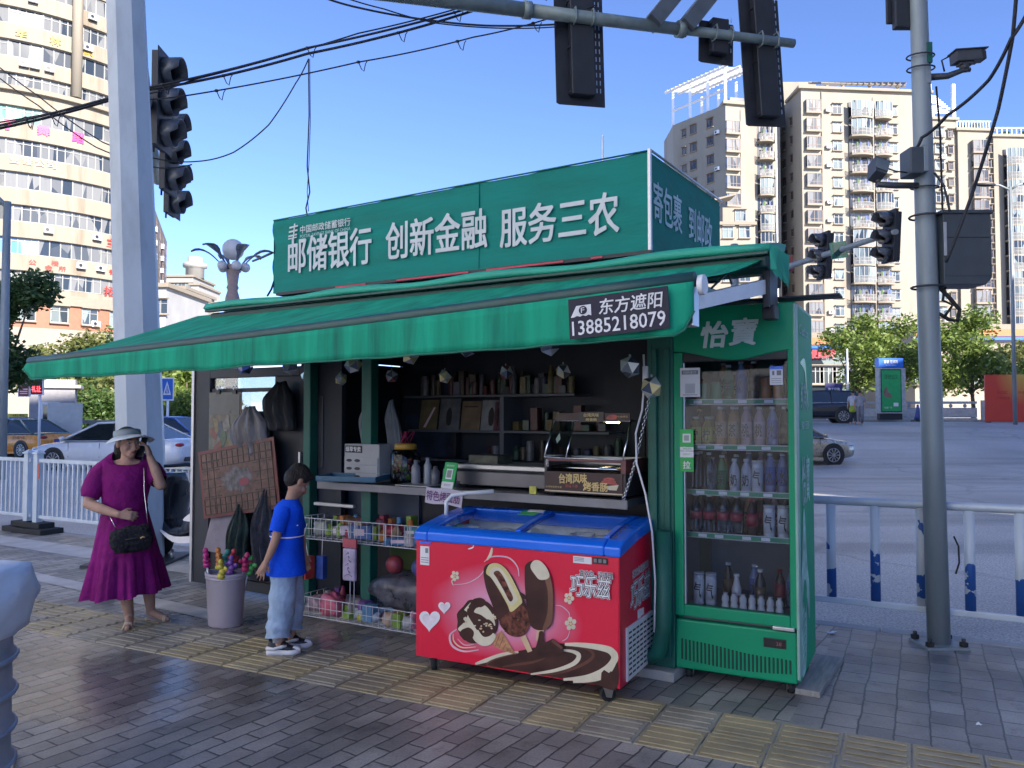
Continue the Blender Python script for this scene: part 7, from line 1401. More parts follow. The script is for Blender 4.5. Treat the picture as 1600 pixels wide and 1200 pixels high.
wire([(-40, 72, 9), (60, 150, 9), (160, 222, 9.2), (245, 248, 9.3), (310, 252, 9.4), (365, 238, 9.4), (420, 195, 9.5), (462, 130, 9.6), (482, 92, 9.65)], .008, 'loose looping wire crossing in front of the tower and rising to the bundle', sag=.02)
wire([(-40, 90, 9.1), (60, 165, 9.1), (150, 230, 9.2), (245, 262, 9.3), (300, 257, 9.4)], .008, 'second loose wire crossing in front of the tower', sag=.02)
wire([(482, 92, 9.0), (483, 180, 8.6), (480, 260, 8.3), (484, 300, 8.0), (478, 325, 7.6), (486, 372, 7.3)], .007, 'thin wire dropping from the bundle down to the roof sign', sag=.0)
wire([(484, 92, 9.0), (485, 190, 8.6), (483, 250, 8.3), (480, 300, 8.0), (482, 330, 7.6)], .004, 'hair-thin wire twisted round the drop to the roof sign', sag=.0)
wire([(1615, 0, 4.6), (1580, 60, 4.7), (1545, 125, 4.9), (1480, 180, 5.2), (1440, 215, 5.45), (1430, 232, 5.5)], .011, 'thick cable from the right edge down to the sensor box', sag=.015)
wire([(1588, -8, 4.6), (1582, 60, 4.7), (1560, 170, 4.9), (1520, 300, 5.2), (1478, 410, 5.35)], .011, 'thick cable from the top right corner to the control box', sag=.01)
wire([(1460, 270, 5.5), (1475, 290, 5.45), (1484, 330, 5.42)], .008, 'short cable entering the top of the control box', sag=.0)
wire([(425, 395, 7.35), (410, 402, 8), (395, 408, 9)], .012, 'wrapped cable at the left end of the roof sign', sag=.0, group='cables at the roof sign')
wire([(428, 440, 7.3), (424, 452, 7.2), (418, 462, 7.1)], .01, 'frayed white tie at the lower left corner of the roof sign', sag=.0, group='cables at the roof sign')
tyre_m = rubber; rim_m = mat('rim', (0.42, 0.43, 0.45), 0.3, 0.8, var=0.1); dglass = mat('car_glass', (0.015, 0.02, 0.025), 0.06, var=0.1, spec=0.8)
red_l = mat('tail_lamp', (0.35, 0.01, 0.015), 0.2, var=0.1); clear_l = mat('head_lamp', (0.5, 0.52, 0.55), 0.1, 0.3, var=0.1)
def wheel_mesh(parent, loc, r_, side):
    t = bpy.data.objects.new('wheel', None); COL.objects.link(t); t.parent = parent; t.location = loc
    mb = MB(); rs = []
    for rr, y in ((r_ * .66, -.10), (r_ * .93, -.105), (r_, -.06), (r_, .06), (r_ * .93, .105), (r_ * .66, .10)): rs.append([Vector((rr * math.cos(a), y, rr * math.sin(a))) for a in [2 * PI * k / 28 for k in range(28)]])
    mb.rings(rs, tyre_m); mb.build('tyre', t)
    mb = MB(); yy = side * 0.10
    for k in range(10): a = 2 * PI * k / 10; mb.prism([(math.cos(a - .13) * r_ * .15, math.sin(a - .13) * r_ * .15), (math.cos(a - .1) * r_ * .66, math.sin(a - .1) * r_ * .66), (math.cos(a + .1) * r_ * .66, math.sin(a + .1) * r_ * .66), (math.cos(a + .13) * r_ * .15, math.sin(a + .13) * r_ * .15)], rim_m, lambda p: Vector((p[0], yy - .012, p[1])), lambda p: Vector((p[0], yy + .004, p[1])))
    mb.cyl((0, yy - .02, 0), (0, yy + .012, 0), r_ * .17, rim_m, 14); mb.tube([(r_ * .66 * math.cos(a), yy, r_ * .66 * math.sin(a)) for a in [2 * PI * k / 28 for k in range(29)]], .014, rim_m, 6); mb.cyl((0, -.07, 0), (0, .07, 0), r_ * .62, black, 20); mb.build('rim', t)
def car(label, loc, heading, L, W, H, paint, suv=False, upper=None, group=None, roof=None):
    c = thing('parked_car' if not suv else 'suv', label, 'car', loc, math.atan2(heading[1], heading[0]), group); upper = upper or paint
    hw, s_ = W / 2, L / 4.7; zb = 0.24 if suv else 0.19; bz = H * 0.63
    st_ = [(-2.35, .80, .45, .72), (-2.30, .90, .30, bz * (1.0 if suv else .98)), (-1.95, .97, zb, bz * (1.04 if suv else 1.04)), (-1.2, 1.0, zb, bz * 1.03), (0, 1.0, zb, bz * 1.0), (.9, 1.0, zb, bz * .98), (1.4, .98, zb, bz * .93), (1.95, .92, zb + .02, bz * .84), (2.22, .82, zb + .06, bz * .74), (2.35, .62, .38, bz * .58)]
    mb = MB(); rs = []
    for x, w_, z0, z1 in st_:
        y = hw * w_; h_ = z1 - z0; rs.append([Vector((x * s_, a * y, z0 + b_ * h_)) for a, b_ in ((-.82, 0), (-.97, .18), (-1, .42), (-.99, .68), (-.93, .90), (-.74, 1.0), (0, 1.02), (.74, 1), (.93, .90), (.99, .68), (1, .42), (.97, .18), (.82, 0))])
    mb.rings(rs, paint)
    if upper is not paint:
        ui = mb.mi(upper)
        for f in mb.bm.faces:
            if f.calc_center_median().z > bz * .95: f.material_index = ui
    ax = 1.40 * s_; r_ = 0.36 if suv else 0.325
    for x in (-ax * .98, ax):
        for q in (-1, 1): mb.cyl((x, q * (hw - .02), r_), (x, q * (hw + .006), r_), r_ * 1.17, black, 26)
    mb.box(-L * .30, -hw * 1.002, zb - .02, L * .28, hw * 1.002, zb + .07, black if suv else paint)
    for x in (-.95 * s_, .0, .95 * s_):
        for q in (-1, 1): mb.box(x - .005, q * hw * .985 - .006, .4, x + .005, q * hw * .985 + .006, bz * .92, black)
    mb.build('body', c)
    if suv: ps = [(1.15, .97), (.35, 1.0), (-2.0, .97), (-2.27, 1.0)]
    else: ps = [(1.25, .97), (.25, 1.0), (-.95, .985), (-1.85, 1.0)]
    A = [(ps[0][0] * s_, bz * .97), (ps[1][0] * s_, H - .03), (((ps[1][0] + ps[2][0]) / 2) * s_, H), (ps[2][0] * s_, H - .05), (ps[3][0] * s_, bz * 1.0)]
    yb, yt = hw * .90, hw * .66
    P3 = lambda i, q: Vector((A[i][0], q * (yb if i in (0, 4) else yt), A[i][1]))
    g = MB(); g.face([P3(0, -1), P3(0, 1), P3(1, 1), P3(1, -1)], dglass); g.face([P3(3, -1), P3(3, 1), P3(4, 1), P3(4, -1)], dglass)
    for q in (-1, 1): g.face([P3(0, q), P3(1, q), P3(2, q), P3(3, q), P3(4, q)], dglass)
    g.recalc = True; g.build('window', c)
    mb = MB(); Rf = roof or upper
    mb.rings([[P3(i, -1) + Vector((0, 0, .004)), P3(i, -.5) + Vector((0, 0, .025)), P3(i, .5) + Vector((0, 0, .025)), P3(i, 1) + Vector((0, 0, .004)), P3(i, 1) - Vector((0, 0, .02)), P3(i, -1) - Vector((0, 0, .02))] for i in (1, 2, 3)], Rf)
    for q in (-1, 1):
        for a, b_ in ((0, 1), (1, 2), (2, 3), (3, 4)): mb.tube([P3(a, q), P3(b_, q)], .034, Rf, 6)
        m_ = P3(2, q); mb.tube([m_ + Vector((.05, -q * .01, -.01)), Vector((A[2][0] + .02, q * yb * .99, bz * .99))], .035, black, 6); mb.tube([P3(0, q), P3(4, q)], .018, alu, 6)
    mb.build('roof', c)
    for x in (-ax * .98, ax):
        for q in (-1, 1): wheel_mesh(c, (x, q * (hw - .095), r_), r_, q)
    for q in (-1, 1):
        mb = MB(); mb.ball((2.08 * s_, q * hw * .72, bz * .70), (.2, .14, .065), clear_l, 12, 8, Matrix.Rotation(-q * .5, 4, 'Z')); mb.build('headlight', c)
        mb = MB(); mb.ball((-2.24 * s_, q * hw * .70, bz * .86), (.13, .24, .07), red_l, 12, 8, Matrix.Rotation(q * .35, 4, 'Z')); mb.build('taillight', c)
        mb = MB(); mb.ball((A[0][0] - .18, q * (hw + .07), bz * 1.06), (.07, .10, .065), paint, 10, 7); mb.build('mirror', c)
    mb = MB(); mb.box(2.27 * s_, -.4, .36, 2.37 * s_, .4, .5, black); mb.box(-2.37 * s_, -.55, .30, -2.30 * s_, .55, .42, black); mb.build('bumper_trim', c); mb = MB(); mb.box(-2.375 * s_, -.26, .62, -2.33 * s_, .26, .74, mat('plate_blue', (.03, .08, .35), .4)); mb.build('number_plate', c); return c
w_paint = mat('car_white', (0.66, 0.68, 0.72), 0.25, var=0.03, coat=0.8); o_paint = mat('taxi_orange', (0.8, 0.3, 0.03), 0.28, var=0.04, coat=0.7); g_paint = mat('taxi_green', (0.03, 0.10, 0.065), 0.25, var=0.05, coat=0.8); s_paint = mat('suv_charcoal', (0.018, 0.022, 0.03), 0.22, 0.3, var=0.05, coat=0.9); b_paint = mat('sedan_beige', (0.42, 0.36, 0.27), 0.28, 0.4, var=0.05, coat=0.9); bl_paint = mat('car_blue', (0.03, 0.13, 0.5), 0.25, var=0.05, coat=0.8)
def on_road(x, y): return Vector((x, y, ground_z(x, y)))
car('white sedan passing behind the white railing on the left', on_road(-12.25, 25.0), (-0.985, 0.17), 5.2, 1.86, 1.46, w_paint)
taxi = car('orange and dark green taxi at the left edge of the road', on_road(-19.9, 32.2), (-0.93, 0.36), 4.8, 1.8, 1.5, o_paint, upper=g_paint)
mb = MB(); mb.box(-.12, -.42, 0, .12, .42, .06, bl_paint); mb.box(-.09, -.4, .06, .09, .4, .2, mat('taxi_sign_yellow', (.6, .5, .05), .4)); mb.text('出租', (-.095, 0, .13), .5, .1, ink, X=(0, -1, 0)); mb.build('roof_sign', taxi, loc=(0, 0, 1.52), bevel=.01)
mb = MB(); mb.text('出租汽车', (-1.35, 0.915, .80), .6, .13, ink, X=(-1, 0, 0)); mb.build('door_lettering', taxi)
car('blue car mostly hidden behind the white sedan near the crossing sign', on_road(-13.3, 30.5), (-0.97, 0.2), 4.5, 1.8, 1.6, bl_paint)
car('dark charcoal SUV on the far side of the crossing beside the walkers', on_road(15.2, 40.5) , (-0.98, 0.19), 4.5, 1.8, 1.62, s_paint, suv=True)
car('beige sedan nosing out from behind the drinks fridge', on_road(8.75, 26.3), (0.985, 0.17), 4.7, 1.82, 1.46, b_paint)
sco = thing('scooter', 'black and white motor scooter parked between the white pole and the kiosk door', 'scooter', S(-5.72, 1.15, 0), -TS + R(168))
gl_black = mat('scooter_black', (0.015, 0.016, 0.02), 0.25, var=0.1, coat=0.8); gl_grey = mat('scooter_grey', (0.07, 0.075, 0.09), 0.3, var=0.1)
for x in (-0.62, 0.66):
    mb = MB(); mb.rings([[Vector((x + rr * math.cos(a), y, .25 + rr * math.sin(a))) for a in [2 * PI * k / 26 for k in range(26)]] for rr, y in ((.15, -.05), (.235, -.055), (.25, 0), (.235, .055), (.15, .05))], rubber); mb.cyl((x, -.05, .25), (x, .05, .25), .15, rim_m, 18); mb.build('wheel', sco)
mb = MB(); mb.rings([oring((x, 0, zc), .001 + wd, 1, 0, 4) if False else [Vector((x, wd * math.cos(a), zc + hh * math.sin(a))) for a in [2 * PI * k / 18 for k in range(18)]] for x, wd, hh, zc in ((-.95, .05, .05, .70), (-.85, .14, .12, .68), (-.6, .19, .2, .60), (-.3, .18, .22, .52), (-.1, .15, .12, .36), (.2, .15, .07, .30), (.36, .16, .10, .34))], gl_black); mb.build('body', sco)
mb = MB(); mb.rings([[Vector((x + .08 * math.sin(a), wd * math.cos(a), z)) for a in [PI * 2 * k / 18 for k in range(18)]] for z, wd, x in ((.26, .16, .42), (.45, .22, .47), (.65, .24, .44), (.82, .2, .38), (.95, .12, .34))], gl_black); mb.build('front_fairing', sco)
mb = MB(); mb.ball((-.5, 0, .80), (.42, .16, .075), gl_grey, 18, 10); mb.build('seat', sco, bevel=0)
mb = MB()
for q in (-1, 1):
    mb.prism(sm_poly([(-.80, .52), (-.55, .62), (-.25, .50), (-.45, .49), (-.65, .45)], 4), pw_, lambda p: Vector((p[0], q * .188, p[1])), lambda p: Vector((p[0], q * .20, p[1]))); mb.prism(sm_poly([(-.55, .36), (0, .30), (.35, .36), (0, .24), (-.45, .29)], 4), pw_, lambda p: Vector((p[0], q * .165, p[1])), lambda p: Vector((p[0], q * .178, p[1])))
mb.build('white_trim', sco)
mb = MB(); mb.tube([(.36, -.34, 1.0), (.38, -.15, 1.02), (.38, .15, 1.02), (.36, .34, 1.0)], .018, black, 8); mb.tube([(.38, 0, .95), (.62, 0, .3)], .03, steel, 8); mb.tube([(.37, .22, 1.0), (.35, .3, 1.18)], .006, black, 5); mb.tube([(.37, -.22, 1.0), (.35, -.3, 1.18)], .006, black, 5); mb.ball((.35, .3, 1.2), (.02, .06, .04), black, 8, 6); mb.ball((.35, -.3, 1.2), (.02, .06, .04), black, 8, 6); mb.build('handlebar', sco)
mb = MB(); mb.ball((.48, 0, .88), (.05, .11, .07), clear_l, 12, 8); mb.build('headlight', sco)
mb = MB(); mb.ball((-.93, 0, .66), (.04, .1, .04), red_l, 10, 6); mb.build('taillight', sco)
dp = thing('dustpan', 'clear grey long-handled dustpan leaning at the foot of the white pole', 'dustpan', S(-5.15, -0.25, 0), -TS + R(-20))
cp = mat('dull_clear_plastic', (0.22, 0.23, 0.26), 0.15, var=0.3)
mb = MB(); mb.prism([(-.16, 0), (.16, 0), (.13, .22), (-.13, .22)], cp, lambda p: Vector((p[0], -.08 + p[1] * .7, p[1] + .02)), lambda p: Vector((p[0], -.07 + p[1] * .7, p[1] + .028))); mb.prism([(-.16, -.1), (.16, -.1), (.16, .02), (-.16, .02)], cp, lambda p: Vector((p[0], p[1], .004)), lambda p: Vector((p[0], p[1], .012)))
for q in (-1, 1): mb.prism([(-.1, .004), (.06, .004), (.08, .2)], cp, lambda p: Vector((q * .16, p[0], p[1])), lambda p: Vector((q * .15, p[0], p[1])))
mb.build('pan', dp); mb = MB(); mb.tube([(.16, -.1, .02), (.02, .08, .3), (-.06, .16, .7)], .009, alu, 6); mb.build('handle', dp)
drum = thing('oil_drum', 'ribbed grey steel drum cut off by the lower left corner of the picture', 'drum', (-2.29, 3.18, 0))
dm = mat('drum_blue_grey', (0.30, 0.34, 0.40), 0.45, 0.15, var=0.2, scale=3, dirt=(0.07, 0.065, 0.06), dscale=4)
pr = [(0.0, 0.0), (.285, 0.0), (.292, .02)]
for z in (.2, .34, .48, .62): pr += [(.280, z - .04), (.280, z - .025), (.296, z - .008), (.298, z + .006), (.282, z + .025)]
pr += [(.280, .70), (.280, .74), (.294, .755), (.294, .775), (.275, .77), (.0, .76)]
mb = MB(); mb.lathe(pr, dm, 48); mb.build('shell', drum)
mb = MB()
for z in (.2, .34, .48, .62): mb.tube([(.294 * math.cos(a), .294 * math.sin(a), z) for a in [2 * PI * k / 40 for k in range(41)]], .011, mat('drum_hoop_worn', (.3, .38, .5), .35, .3, var=.25), 6, caps=False)
mb.build('hoop', drum)
cv = crumple('b', .64, .34, .6, mat('cover_pale_blue', (.62, .70, .80), .5, var=.1, bump=.4, bscale=5), 21, .07, 26).build('cover_bag', loc=(-2.29, 3.18, .84)); tag(cv, 'pale blue cloth bag bulging over the top of the grey drum', 'bag')
mb = MB(); mb.box(0, 0, 0, .09, .9, .022, mat('pale_plank', (.42, .36, .29), .7, var=.2, stretch=(6, 1, 1))); o = mb.build('plank', loc=(-1.98, 2.98, 0.004), rot=R(28), bevel=.003); tag(o, 'pale wooden plank on the pavement beside the grey drum', 'plank')
def walker(label, px, Y, topc, legc, lean, bagc=None):
    g = at(px, 640, Y); q = on_road(g.x, g.y); t = thing('person', label, 'person', q, R(-20)); I = Matrix.Rotation(R(180), 3, 'Z')
    P = head(Vector((0, 0, 1.50)), I, .95) + [('limb', [(0, 0, 1.42), (0, 0, 1.34)], [.05, .055]), ('limb', [(-.14, 0, 1.30), (.14, 0, 1.30)], [.06, .06]), ('limb', [(0, 0, 1.25), (0, 0, .95)], [.12, .115]), ('limb', [(-.07, 0, .9), (-.08, -.05 * lean, .48), (-.09, .09 * lean, .07)], [.085, .06, .04]), ('limb', [(.07, 0, .9), (.08, .12 * lean, .48), (.08, -.12 * lean, .07)], [.085, .06, .04]), ('limb', [(-.09, .09 * lean, .05), (-.09, .2 * lean, .03)], [.04, .03]), ('limb', [(.08, -.12 * lean, .05), (.08, .02, .03)], [.04, .03])]
    for s_ in (-1, 1): wv = Vector((s_ * .24, .06 * s_ * lean, .82)); P += [('limb', [(s_ * .16, 0, 1.29), (s_ * .22, -.02, 1.06), wv], [.05, .042, .03])] + hand(wv, (0, .1, -1), (s_, 0, 0), s_, 1, .5)
    fuse(P, skin_b, 'body', t, .012, 3)
    mb = MB(); mb.rings([ering(0, 0, z, rx, ry, 20) for z, rx, ry in ((.86, .165, .145), (1.0, .155, .14), (1.2, .17, .145), (1.31, .16, .10), (1.36, .08, .075))], topc, True, False, False)
    for s_ in (-1, 1): mb.tube([(s_ * .15, 0, 1.30), (s_ * .215, -.01, 1.08)], [.066, .06], topc, 12)
    mb.build('shirt', t)
    mb = MB()
    for x0, k in ((-.07, -.05), (.07, .12)): mb.tube([(x0, 0, .92), (x0 * 1.15, k * lean, .48), (x0 * 1.2, -k * lean * .9, .12)], [.098, .078, .066], legc, 12)
    mb.build('trousers', t)
    fuse([('ell', (0, -.02, 1.545), (.085, .095, .075))], hair_m, 'hair', t, .012, 2)
    if bagc: mb = crumple('b', .32, .3, .12, bagc, 4, .2, 12); o = mb.build('carrier_bag', loc=q + Vector((-.1, -.18, .72))); tag(o, 'yellow green carrier bag held by the walker in the pale shirt', 'bag')
walker('walker in a pale shirt and dark trousers carrying a yellow green bag', 1333, 38.5, mat('shirt_pale', (.45, .47, .5), .8), mat('trousers_dark', (.04, .045, .06), .8), 1, mat('bag_lime', (.35, .45, .04), .5))
walker('walker in grey clothes stepping beside the one in the pale shirt', 1344, 38.0, mat('shirt_grey', (.22, .23, .26), .8), mat('trousers_grey', (.16, .16, .18), .8), -1)
def leaf_mat(name, c1, c2):
    m, n, l, p = new_mat(name); tc = n.new('ShaderNodeTexCoord'); nz = n.new('ShaderNodeTexNoise'); nz.inputs['Scale'].default_value = 1.3; nz.inputs['Detail'].default_value = 6; l.new(tc.outputs['Object'], nz.inputs['Vector'])
    cr = n.new('ShaderNodeValToRGB'); cr.color_ramp.elements[0].position = .35; cr.color_ramp.elements[1].position = .65; cr.color_ramp.elements[0].color = rgb(c1); cr.color_ramp.elements[1].color = rgb(c2); l.new(nz.outputs['Fac'], cr.inputs[0]); l.new(cr.outputs[0], p.inputs['Base Color']); p.inputs['Roughness'].default_value = .5
    t = n.new('ShaderNodeBsdfTranslucent'); l.new(cr.outputs[0], t.inputs[0]); x = n.new('ShaderNodeMixShader'); x.inputs[0].default_value = .35; l.new(p.outputs[0], x.inputs[1]); l.new(t.outputs[0], x.inputs[2]); l.new(x.outputs[0], n['Material Output'].inputs[0]); return m
leaf_y = leaf_mat('leaf_fresh', (0.09, 0.15, 0.022), (0.21, 0.28, 0.06)); leaf_d = leaf_mat('leaf_dark', (0.04, 0.09, 0.03), (0.10, 0.17, 0.05)); leaf_o = leaf_mat('leaf_olive', (0.09, 0.12, 0.03), (0.20, 0.20, 0.06)); leaf_b = leaf_mat('leaf_bush', (0.04, 0.09, 0.02), (0.10, 0.17, 0.04))
bark = mat('bark', (0.11, 0.085, 0.06), 0.9, var=0.3, scale=8, bump=0.5, bscale=20)
def foliage(clumps, n_, size, m, seed, name, parent):
    rg = random.Random(seed); vs = []; fs = []; tot = sum(c[3] * c[4] * c[5] for c in clumps)
    for cx, cy, cz, rx, ry, rz_ in clumps:
        for _ in range(max(20, int(n_ * rx * ry * rz_ / tot))):
            d = Vector((rg.gauss(0, 1), rg.gauss(0, 1), rg.gauss(0, 1))).normalized(); k = rg.random() ** 0.45; k *= 1 + .28 * noise.noise(d * 2.3 + Vector((seed, cx, cz)))
            p = Vector((cx + d.x * rx * k, cy + d.y * ry * k, cz + d.z * rz_ * k)); a = Vector((rg.gauss(0, 1), rg.gauss(0, 1), rg.gauss(0, .6))).normalized(); b_ = a.orthogonal().normalized(); b_ = (b_ * math.cos(q := rg.random() * 6.28) + a.cross(b_) * math.sin(q)); s_ = size * rg.uniform(.6, 1.3)
            i = len(vs); vs += [p - a * s_, p + b_ * s_ * .45, p + a * s_, p - b_ * s_ * .45]; fs.append((i, i + 1, i + 2, i + 3))
    me = bpy.data.meshes.new(name); me.from_pydata(vs, [], fs); me.materials.append(m); o = bpy.data.objects.new(name, me); COL.objects.link(o); o.parent = parent; return o
def tree(label, base, h, rad, m, seed, n_=4500, size=.17, trunk=.16, low=.3, group=None, nm='tree', ncl=9):
    t = thing(nm, label, 'tree', base, 0, group); rg = random.Random(seed); cl = []; lim = []
    for k in range(ncl):
        a = k * 2.4 + rg.random(); q = rad * (.62 if k else 0) * rg.uniform(.6, 1.1); z = h * lerp(low + .15, .88, (k * .618) % 1); rr = rad * rg.uniform(.42, .62) * (1.0 - .35 * abs(z / h - .6)); cl.append((q * math.cos(a), q * math.sin(a), z, rr, rr, rr * .85)); lim.append(Vector((q * math.cos(a), q * math.sin(a), z)))
    mb = MB(); mb.tube([(0, 0, -.1), (.04, 0, h * low * .6), (0, .05, h * low * 1.2), (.05, 0, h * .72)], [trunk, trunk * .8, trunk * .65, trunk * .25], bark, 9)
    for p in lim[1:]: mb.tube([(0, 0, h * low * rg.uniform(.8, 1.3)), p * .5 + Vector((0, 0, h * low * .55)), p], [trunk * .4, trunk * .25, trunk * .08], bark, 6)
    mb.build('trunk', t); foliage(cl, n_, size, m, seed, 'crown', t); return t
def gz(x, y): return ground_z(x, y)
def tree_px(label, px, Y, ytop, rad, m, seed, zb=None, **k):
    p = at(px, 640, Y); top = at(px, ytop, Y).z; zb = gz(p.x, p.y) if zb is None else zb; return tree(label, (p.x, p.y, zb), top - zb, rad, m, seed, **k)
G_ = 'street trees beyond the crossing'
tree_px('leafy bright tree just left of the advertising box', 1338, 53, 478, 2.6, leaf_y, 1, group=G_, n_=3800, low=.22); tree_px('leafy bright tree rising behind the advertising box', 1402, 55, 482, 2.5, leaf_y, 2, group=G_, n_=3800, low=.22); tree_px('big bright tree under the grey control box', 1520, 50, 474, 2.5, leaf_y, 3, group=G_, n_=4400, low=.2); tree_px('bright tree half hidden by the grey pole', 1462, 57, 505, 2.3, leaf_y, 4, group=G_, n_=4200, low=.2); tree_px('olive tree behind the red hoarding at the right edge', 1612, 56, 520, 2.4, leaf_o, 5, group=G_, n_=4200, low=.2)
tree_px('dark dense tree at the left edge before the round tower', -6, 23, 402, 1.4, leaf_d, 6, n_=10000, size=.10, low=.3, trunk=.14, nm='tree')
for k, (px, Y, yt, r_, m_) in enumerate(((95, 48, 505, 2.6, leaf_o), (150, 50, 510, 2.6, leaf_b), (205, 47, 560, 2.2, leaf_o), (290, 46, 560, 2.3, leaf_y), (330, 50, 545, 2.4, leaf_o), (245, 52, 545, 2.4, leaf_b))):
    tree_px(('olive tree right of the dark tree, under the round tower', 'bushy tree below the round tower beside the white pole', 'low olive tree hidden behind the white pole', 'fresh green tree beside the blue crossing sign', 'olive tree over the glass door of the kiosk', 'bushy tree between the white pole and the crossing sign')[k], px, Y, yt, r_, m_, 20 + k, group='trees beyond the road on the left', n_=3800, low=.12)
for k, (px, Y, yt, r_, m_) in enumerate(((128, 41, 598, 1.7, leaf_b), (175, 41.5, 604, 1.5, leaf_b), (268, 40, 622, 1.3, leaf_y), (295, 39, 606, 1.3, leaf_y), (98, 42, 612, 1.2, leaf_o))):
    p = at(px, 640, Y); t = thing('shrub', ('green shrub behind the pale wall panel', 'green shrub left of the white pole', 'bright shrub under the crossing sign', 'bright shrub beside the kiosk door', 'olive shrub by the grey booth')[k], 'shrub', (p.x, p.y, 0), 0, 'shrubs along the far railing'); h_ = at(px, yt, Y).z
    mb = MB()
    for q in range(4): mb.tube([(0, 0, 0), (.4 * math.cos(q * 1.7), .3 * math.sin(q * 1.7), h_ * .7)], .03, bark, 5, .01)
    mb.build('stem', t); foliage([(0, 0, h_ * .5, r_, r_ * .7, h_ * .5), (r_ * .6, 0, h_ * .4, r_ * .6, r_ * .5, h_ * .4), (-r_ * .5, .1, h_ * .45, r_ * .6, r_ * .5, h_ * .42)], 2600, .12, m_, 60 + k, 'leaves', t)

def P0(px, Y, z=None): p = at(px, 640, Y); p.z = gz(p.x, p.y) if z is None else z; return p
def zy(y, Y): return at(800, y, Y).z
granite = mat('lamp_granite_pink', (.34, .25, .22), .7, var=.15, scale=10); globe = mat('lamp_globe', (.62, .60, .58), .35, var=.06); petal = mat('lamp_petal', (.16, .19, .24), .3, .4, var=.2)
fl_ = thing('flower_lamp', 'ornamental street lamp with a big globe and dark petals left of the roof sign', 'street lamp', P0(361, 28, 0)); zc = zy(390, 28)
mb = MB(); mb.lathe([(.34, 0), (.34, .8), (.24, 1.0), (.22, zc - 3.3), (.27, zc - 3.1), (.27, zc - 2.0), (.24, zc - 1.7), (.17, zc - 1.45), (.21, zc - 1.35), (.17, zc - 1.25), (.22, zc - .85), (.27, zc - .55), (.0, zc - .5)], granite, 20); mb.build('column', fl_)
mb = MB(); mb.ball((0, 0, zc), .37, globe, 28, 18); mb.build('globe', fl_)
for k in range(5):
    a = k * 2 * PI / 5 + .3; mb = MB(); mb.ball((.42 * math.cos(a), .42 * math.sin(a), zc - .62), .17, globe, 14, 9); mb.build('small_globe', fl_)
for k in range(6):
    a = k * PI / 3 + .12; ca, sa = math.cos(a), math.sin(a); rs = []
    for t in range(9):
        s_ = t / 8; r_ = lerp(.2, 1.42, s_); z = zc - .75 + .95 * math.sin(s_ * 2.0) * .78; wd = .05 + .16 * math.sin(max(0, (s_ - .35) / .65) * PI) ** .8; rs.append([Vector((r_ * ca - sa * y * wd, r_ * sa + ca * y * wd, z + zz)) for y, zz in ((-1, 0), (0, -.05), (1, 0), (0, .015))])
    mb = MB(); mb.rings(rs, petal); mb.build('petal', fl_)
cs = thing('crossing_sign', 'blue pedestrian crossing sign on a white post', 'road sign', P0(262, 30, 0)); z0, z1 = zy(626, 30), zy(590, 30); sb_ = mat('sign_blue', (.01, .13, .55), .4, var=.06)
mb = MB(); mb.cyl((0, 0, 0), (0, 0, z1), .045, white, 10); mb.build('post', cs)
mb = MB(); mb.box(-.25, -.07, z0, .25, -.05, z1, white); mb.box(-.21, -.076, z0 + .05, .21, -.07, z1 - .05, sb_); mb.build('plate', cs)
mb = MB(); zm = (z0 + z1) / 2; mb.poly([(-.15, zm - .22), (.15, zm - .22), (0, zm + .30)], pw_, lambda p: Vector((p[0], -.080, p[1]))); mb.poly([(-.085, zm - .16), (.085, zm - .16), (0, zm + .17)], sb_, lambda p: Vector((p[0], -.083, p[1]))); mb.tube([(.0, -.086, zm + .06), (.0, -.086, zm - .04), (-.03, -.086, zm - .15)], .014, pw_, 5); mb.tube([(0, -.086, zm - .04), (.035, -.086, zm - .15)], .014, pw_, 5); mb.build('symbol', cs)
lb = thing('led_board', 'pair of red sign boards on a post at the left edge', 'sign board', P0(62, 30, 0)); mb = MB(); mb.cyl((0, 0, 0), (0, 0, zy(588, 30)), .05, white, 8); mb.build('post', lb)
x0 = (30 - 62) / 1250 * 30; mb = MB(); mb.box(x0, -.1, zy(620, 30), x0 + .43, -.02, zy(594, 30), pw_); mb.box(x0 + .03, -.104, zy(619, 30), x0 + .40, -.1, zy(595, 30), mat('board_maroon', (.22, .02, .03), .4)); zz = zy(600, 30); mb.text('禁止', (x0 + .215, -.107, zz - .02), .28, .14, pw_)
for k in range(3): mb.box(x0 + .07, -.107, zz - .22 - k * .08, x0 + .36, -.104, zz - .18 - k * .08, pw_)
mb.build('panel', lb)
mb = MB(); mb.box(x0 + .45, -.1, zy(617, 30), x0 + .93, -.02, zy(588, 30), pw_); mb.box(x0 + .48, -.104, zy(616, 30), x0 + .90, -.1, zy(589, 30), black); mb.text('礼让', (x0 + .69, -.107, zy(608, 30)), .34, .22, mat('led_red_lit', (.9, .04, .05), .5, emit=1.2), bold=.02); mb.build('led_panel', lb)
bt = thing('guard_booth', 'small grey guard booth with a white framed window behind the taxi', 'booth', P0(84, 37, 0), R(25)); gw = mat('booth_grey', (.30, .29, .31), .8, var=.1)
mb = MB(); mb.box(-.9, -.8, 0, .9, .8, 2.75, gw); mb.build('wall', bt); mb = MB(); mb.box(-1.0, -.95, 2.75, 1.15, .95, 2.9, concrete); mb.slab([(-.8, -.75), (.9, -.75), (.9, .75), (-.8, .75)], 2.9, 3.15, concrete); mb.build('roof', bt)
mb = MB(); mb.box(-.45, -.83, .5, .3, -.8, 2.1, white); mb.box(-.36, -.835, .58, -.1, -.83, 2.0, dglass); mb.box(-.04, -.835, .58, .22, -.83, 2.0, mat('booth_pane', (.35, .36, .38), .3)); mb.build('window', bt)
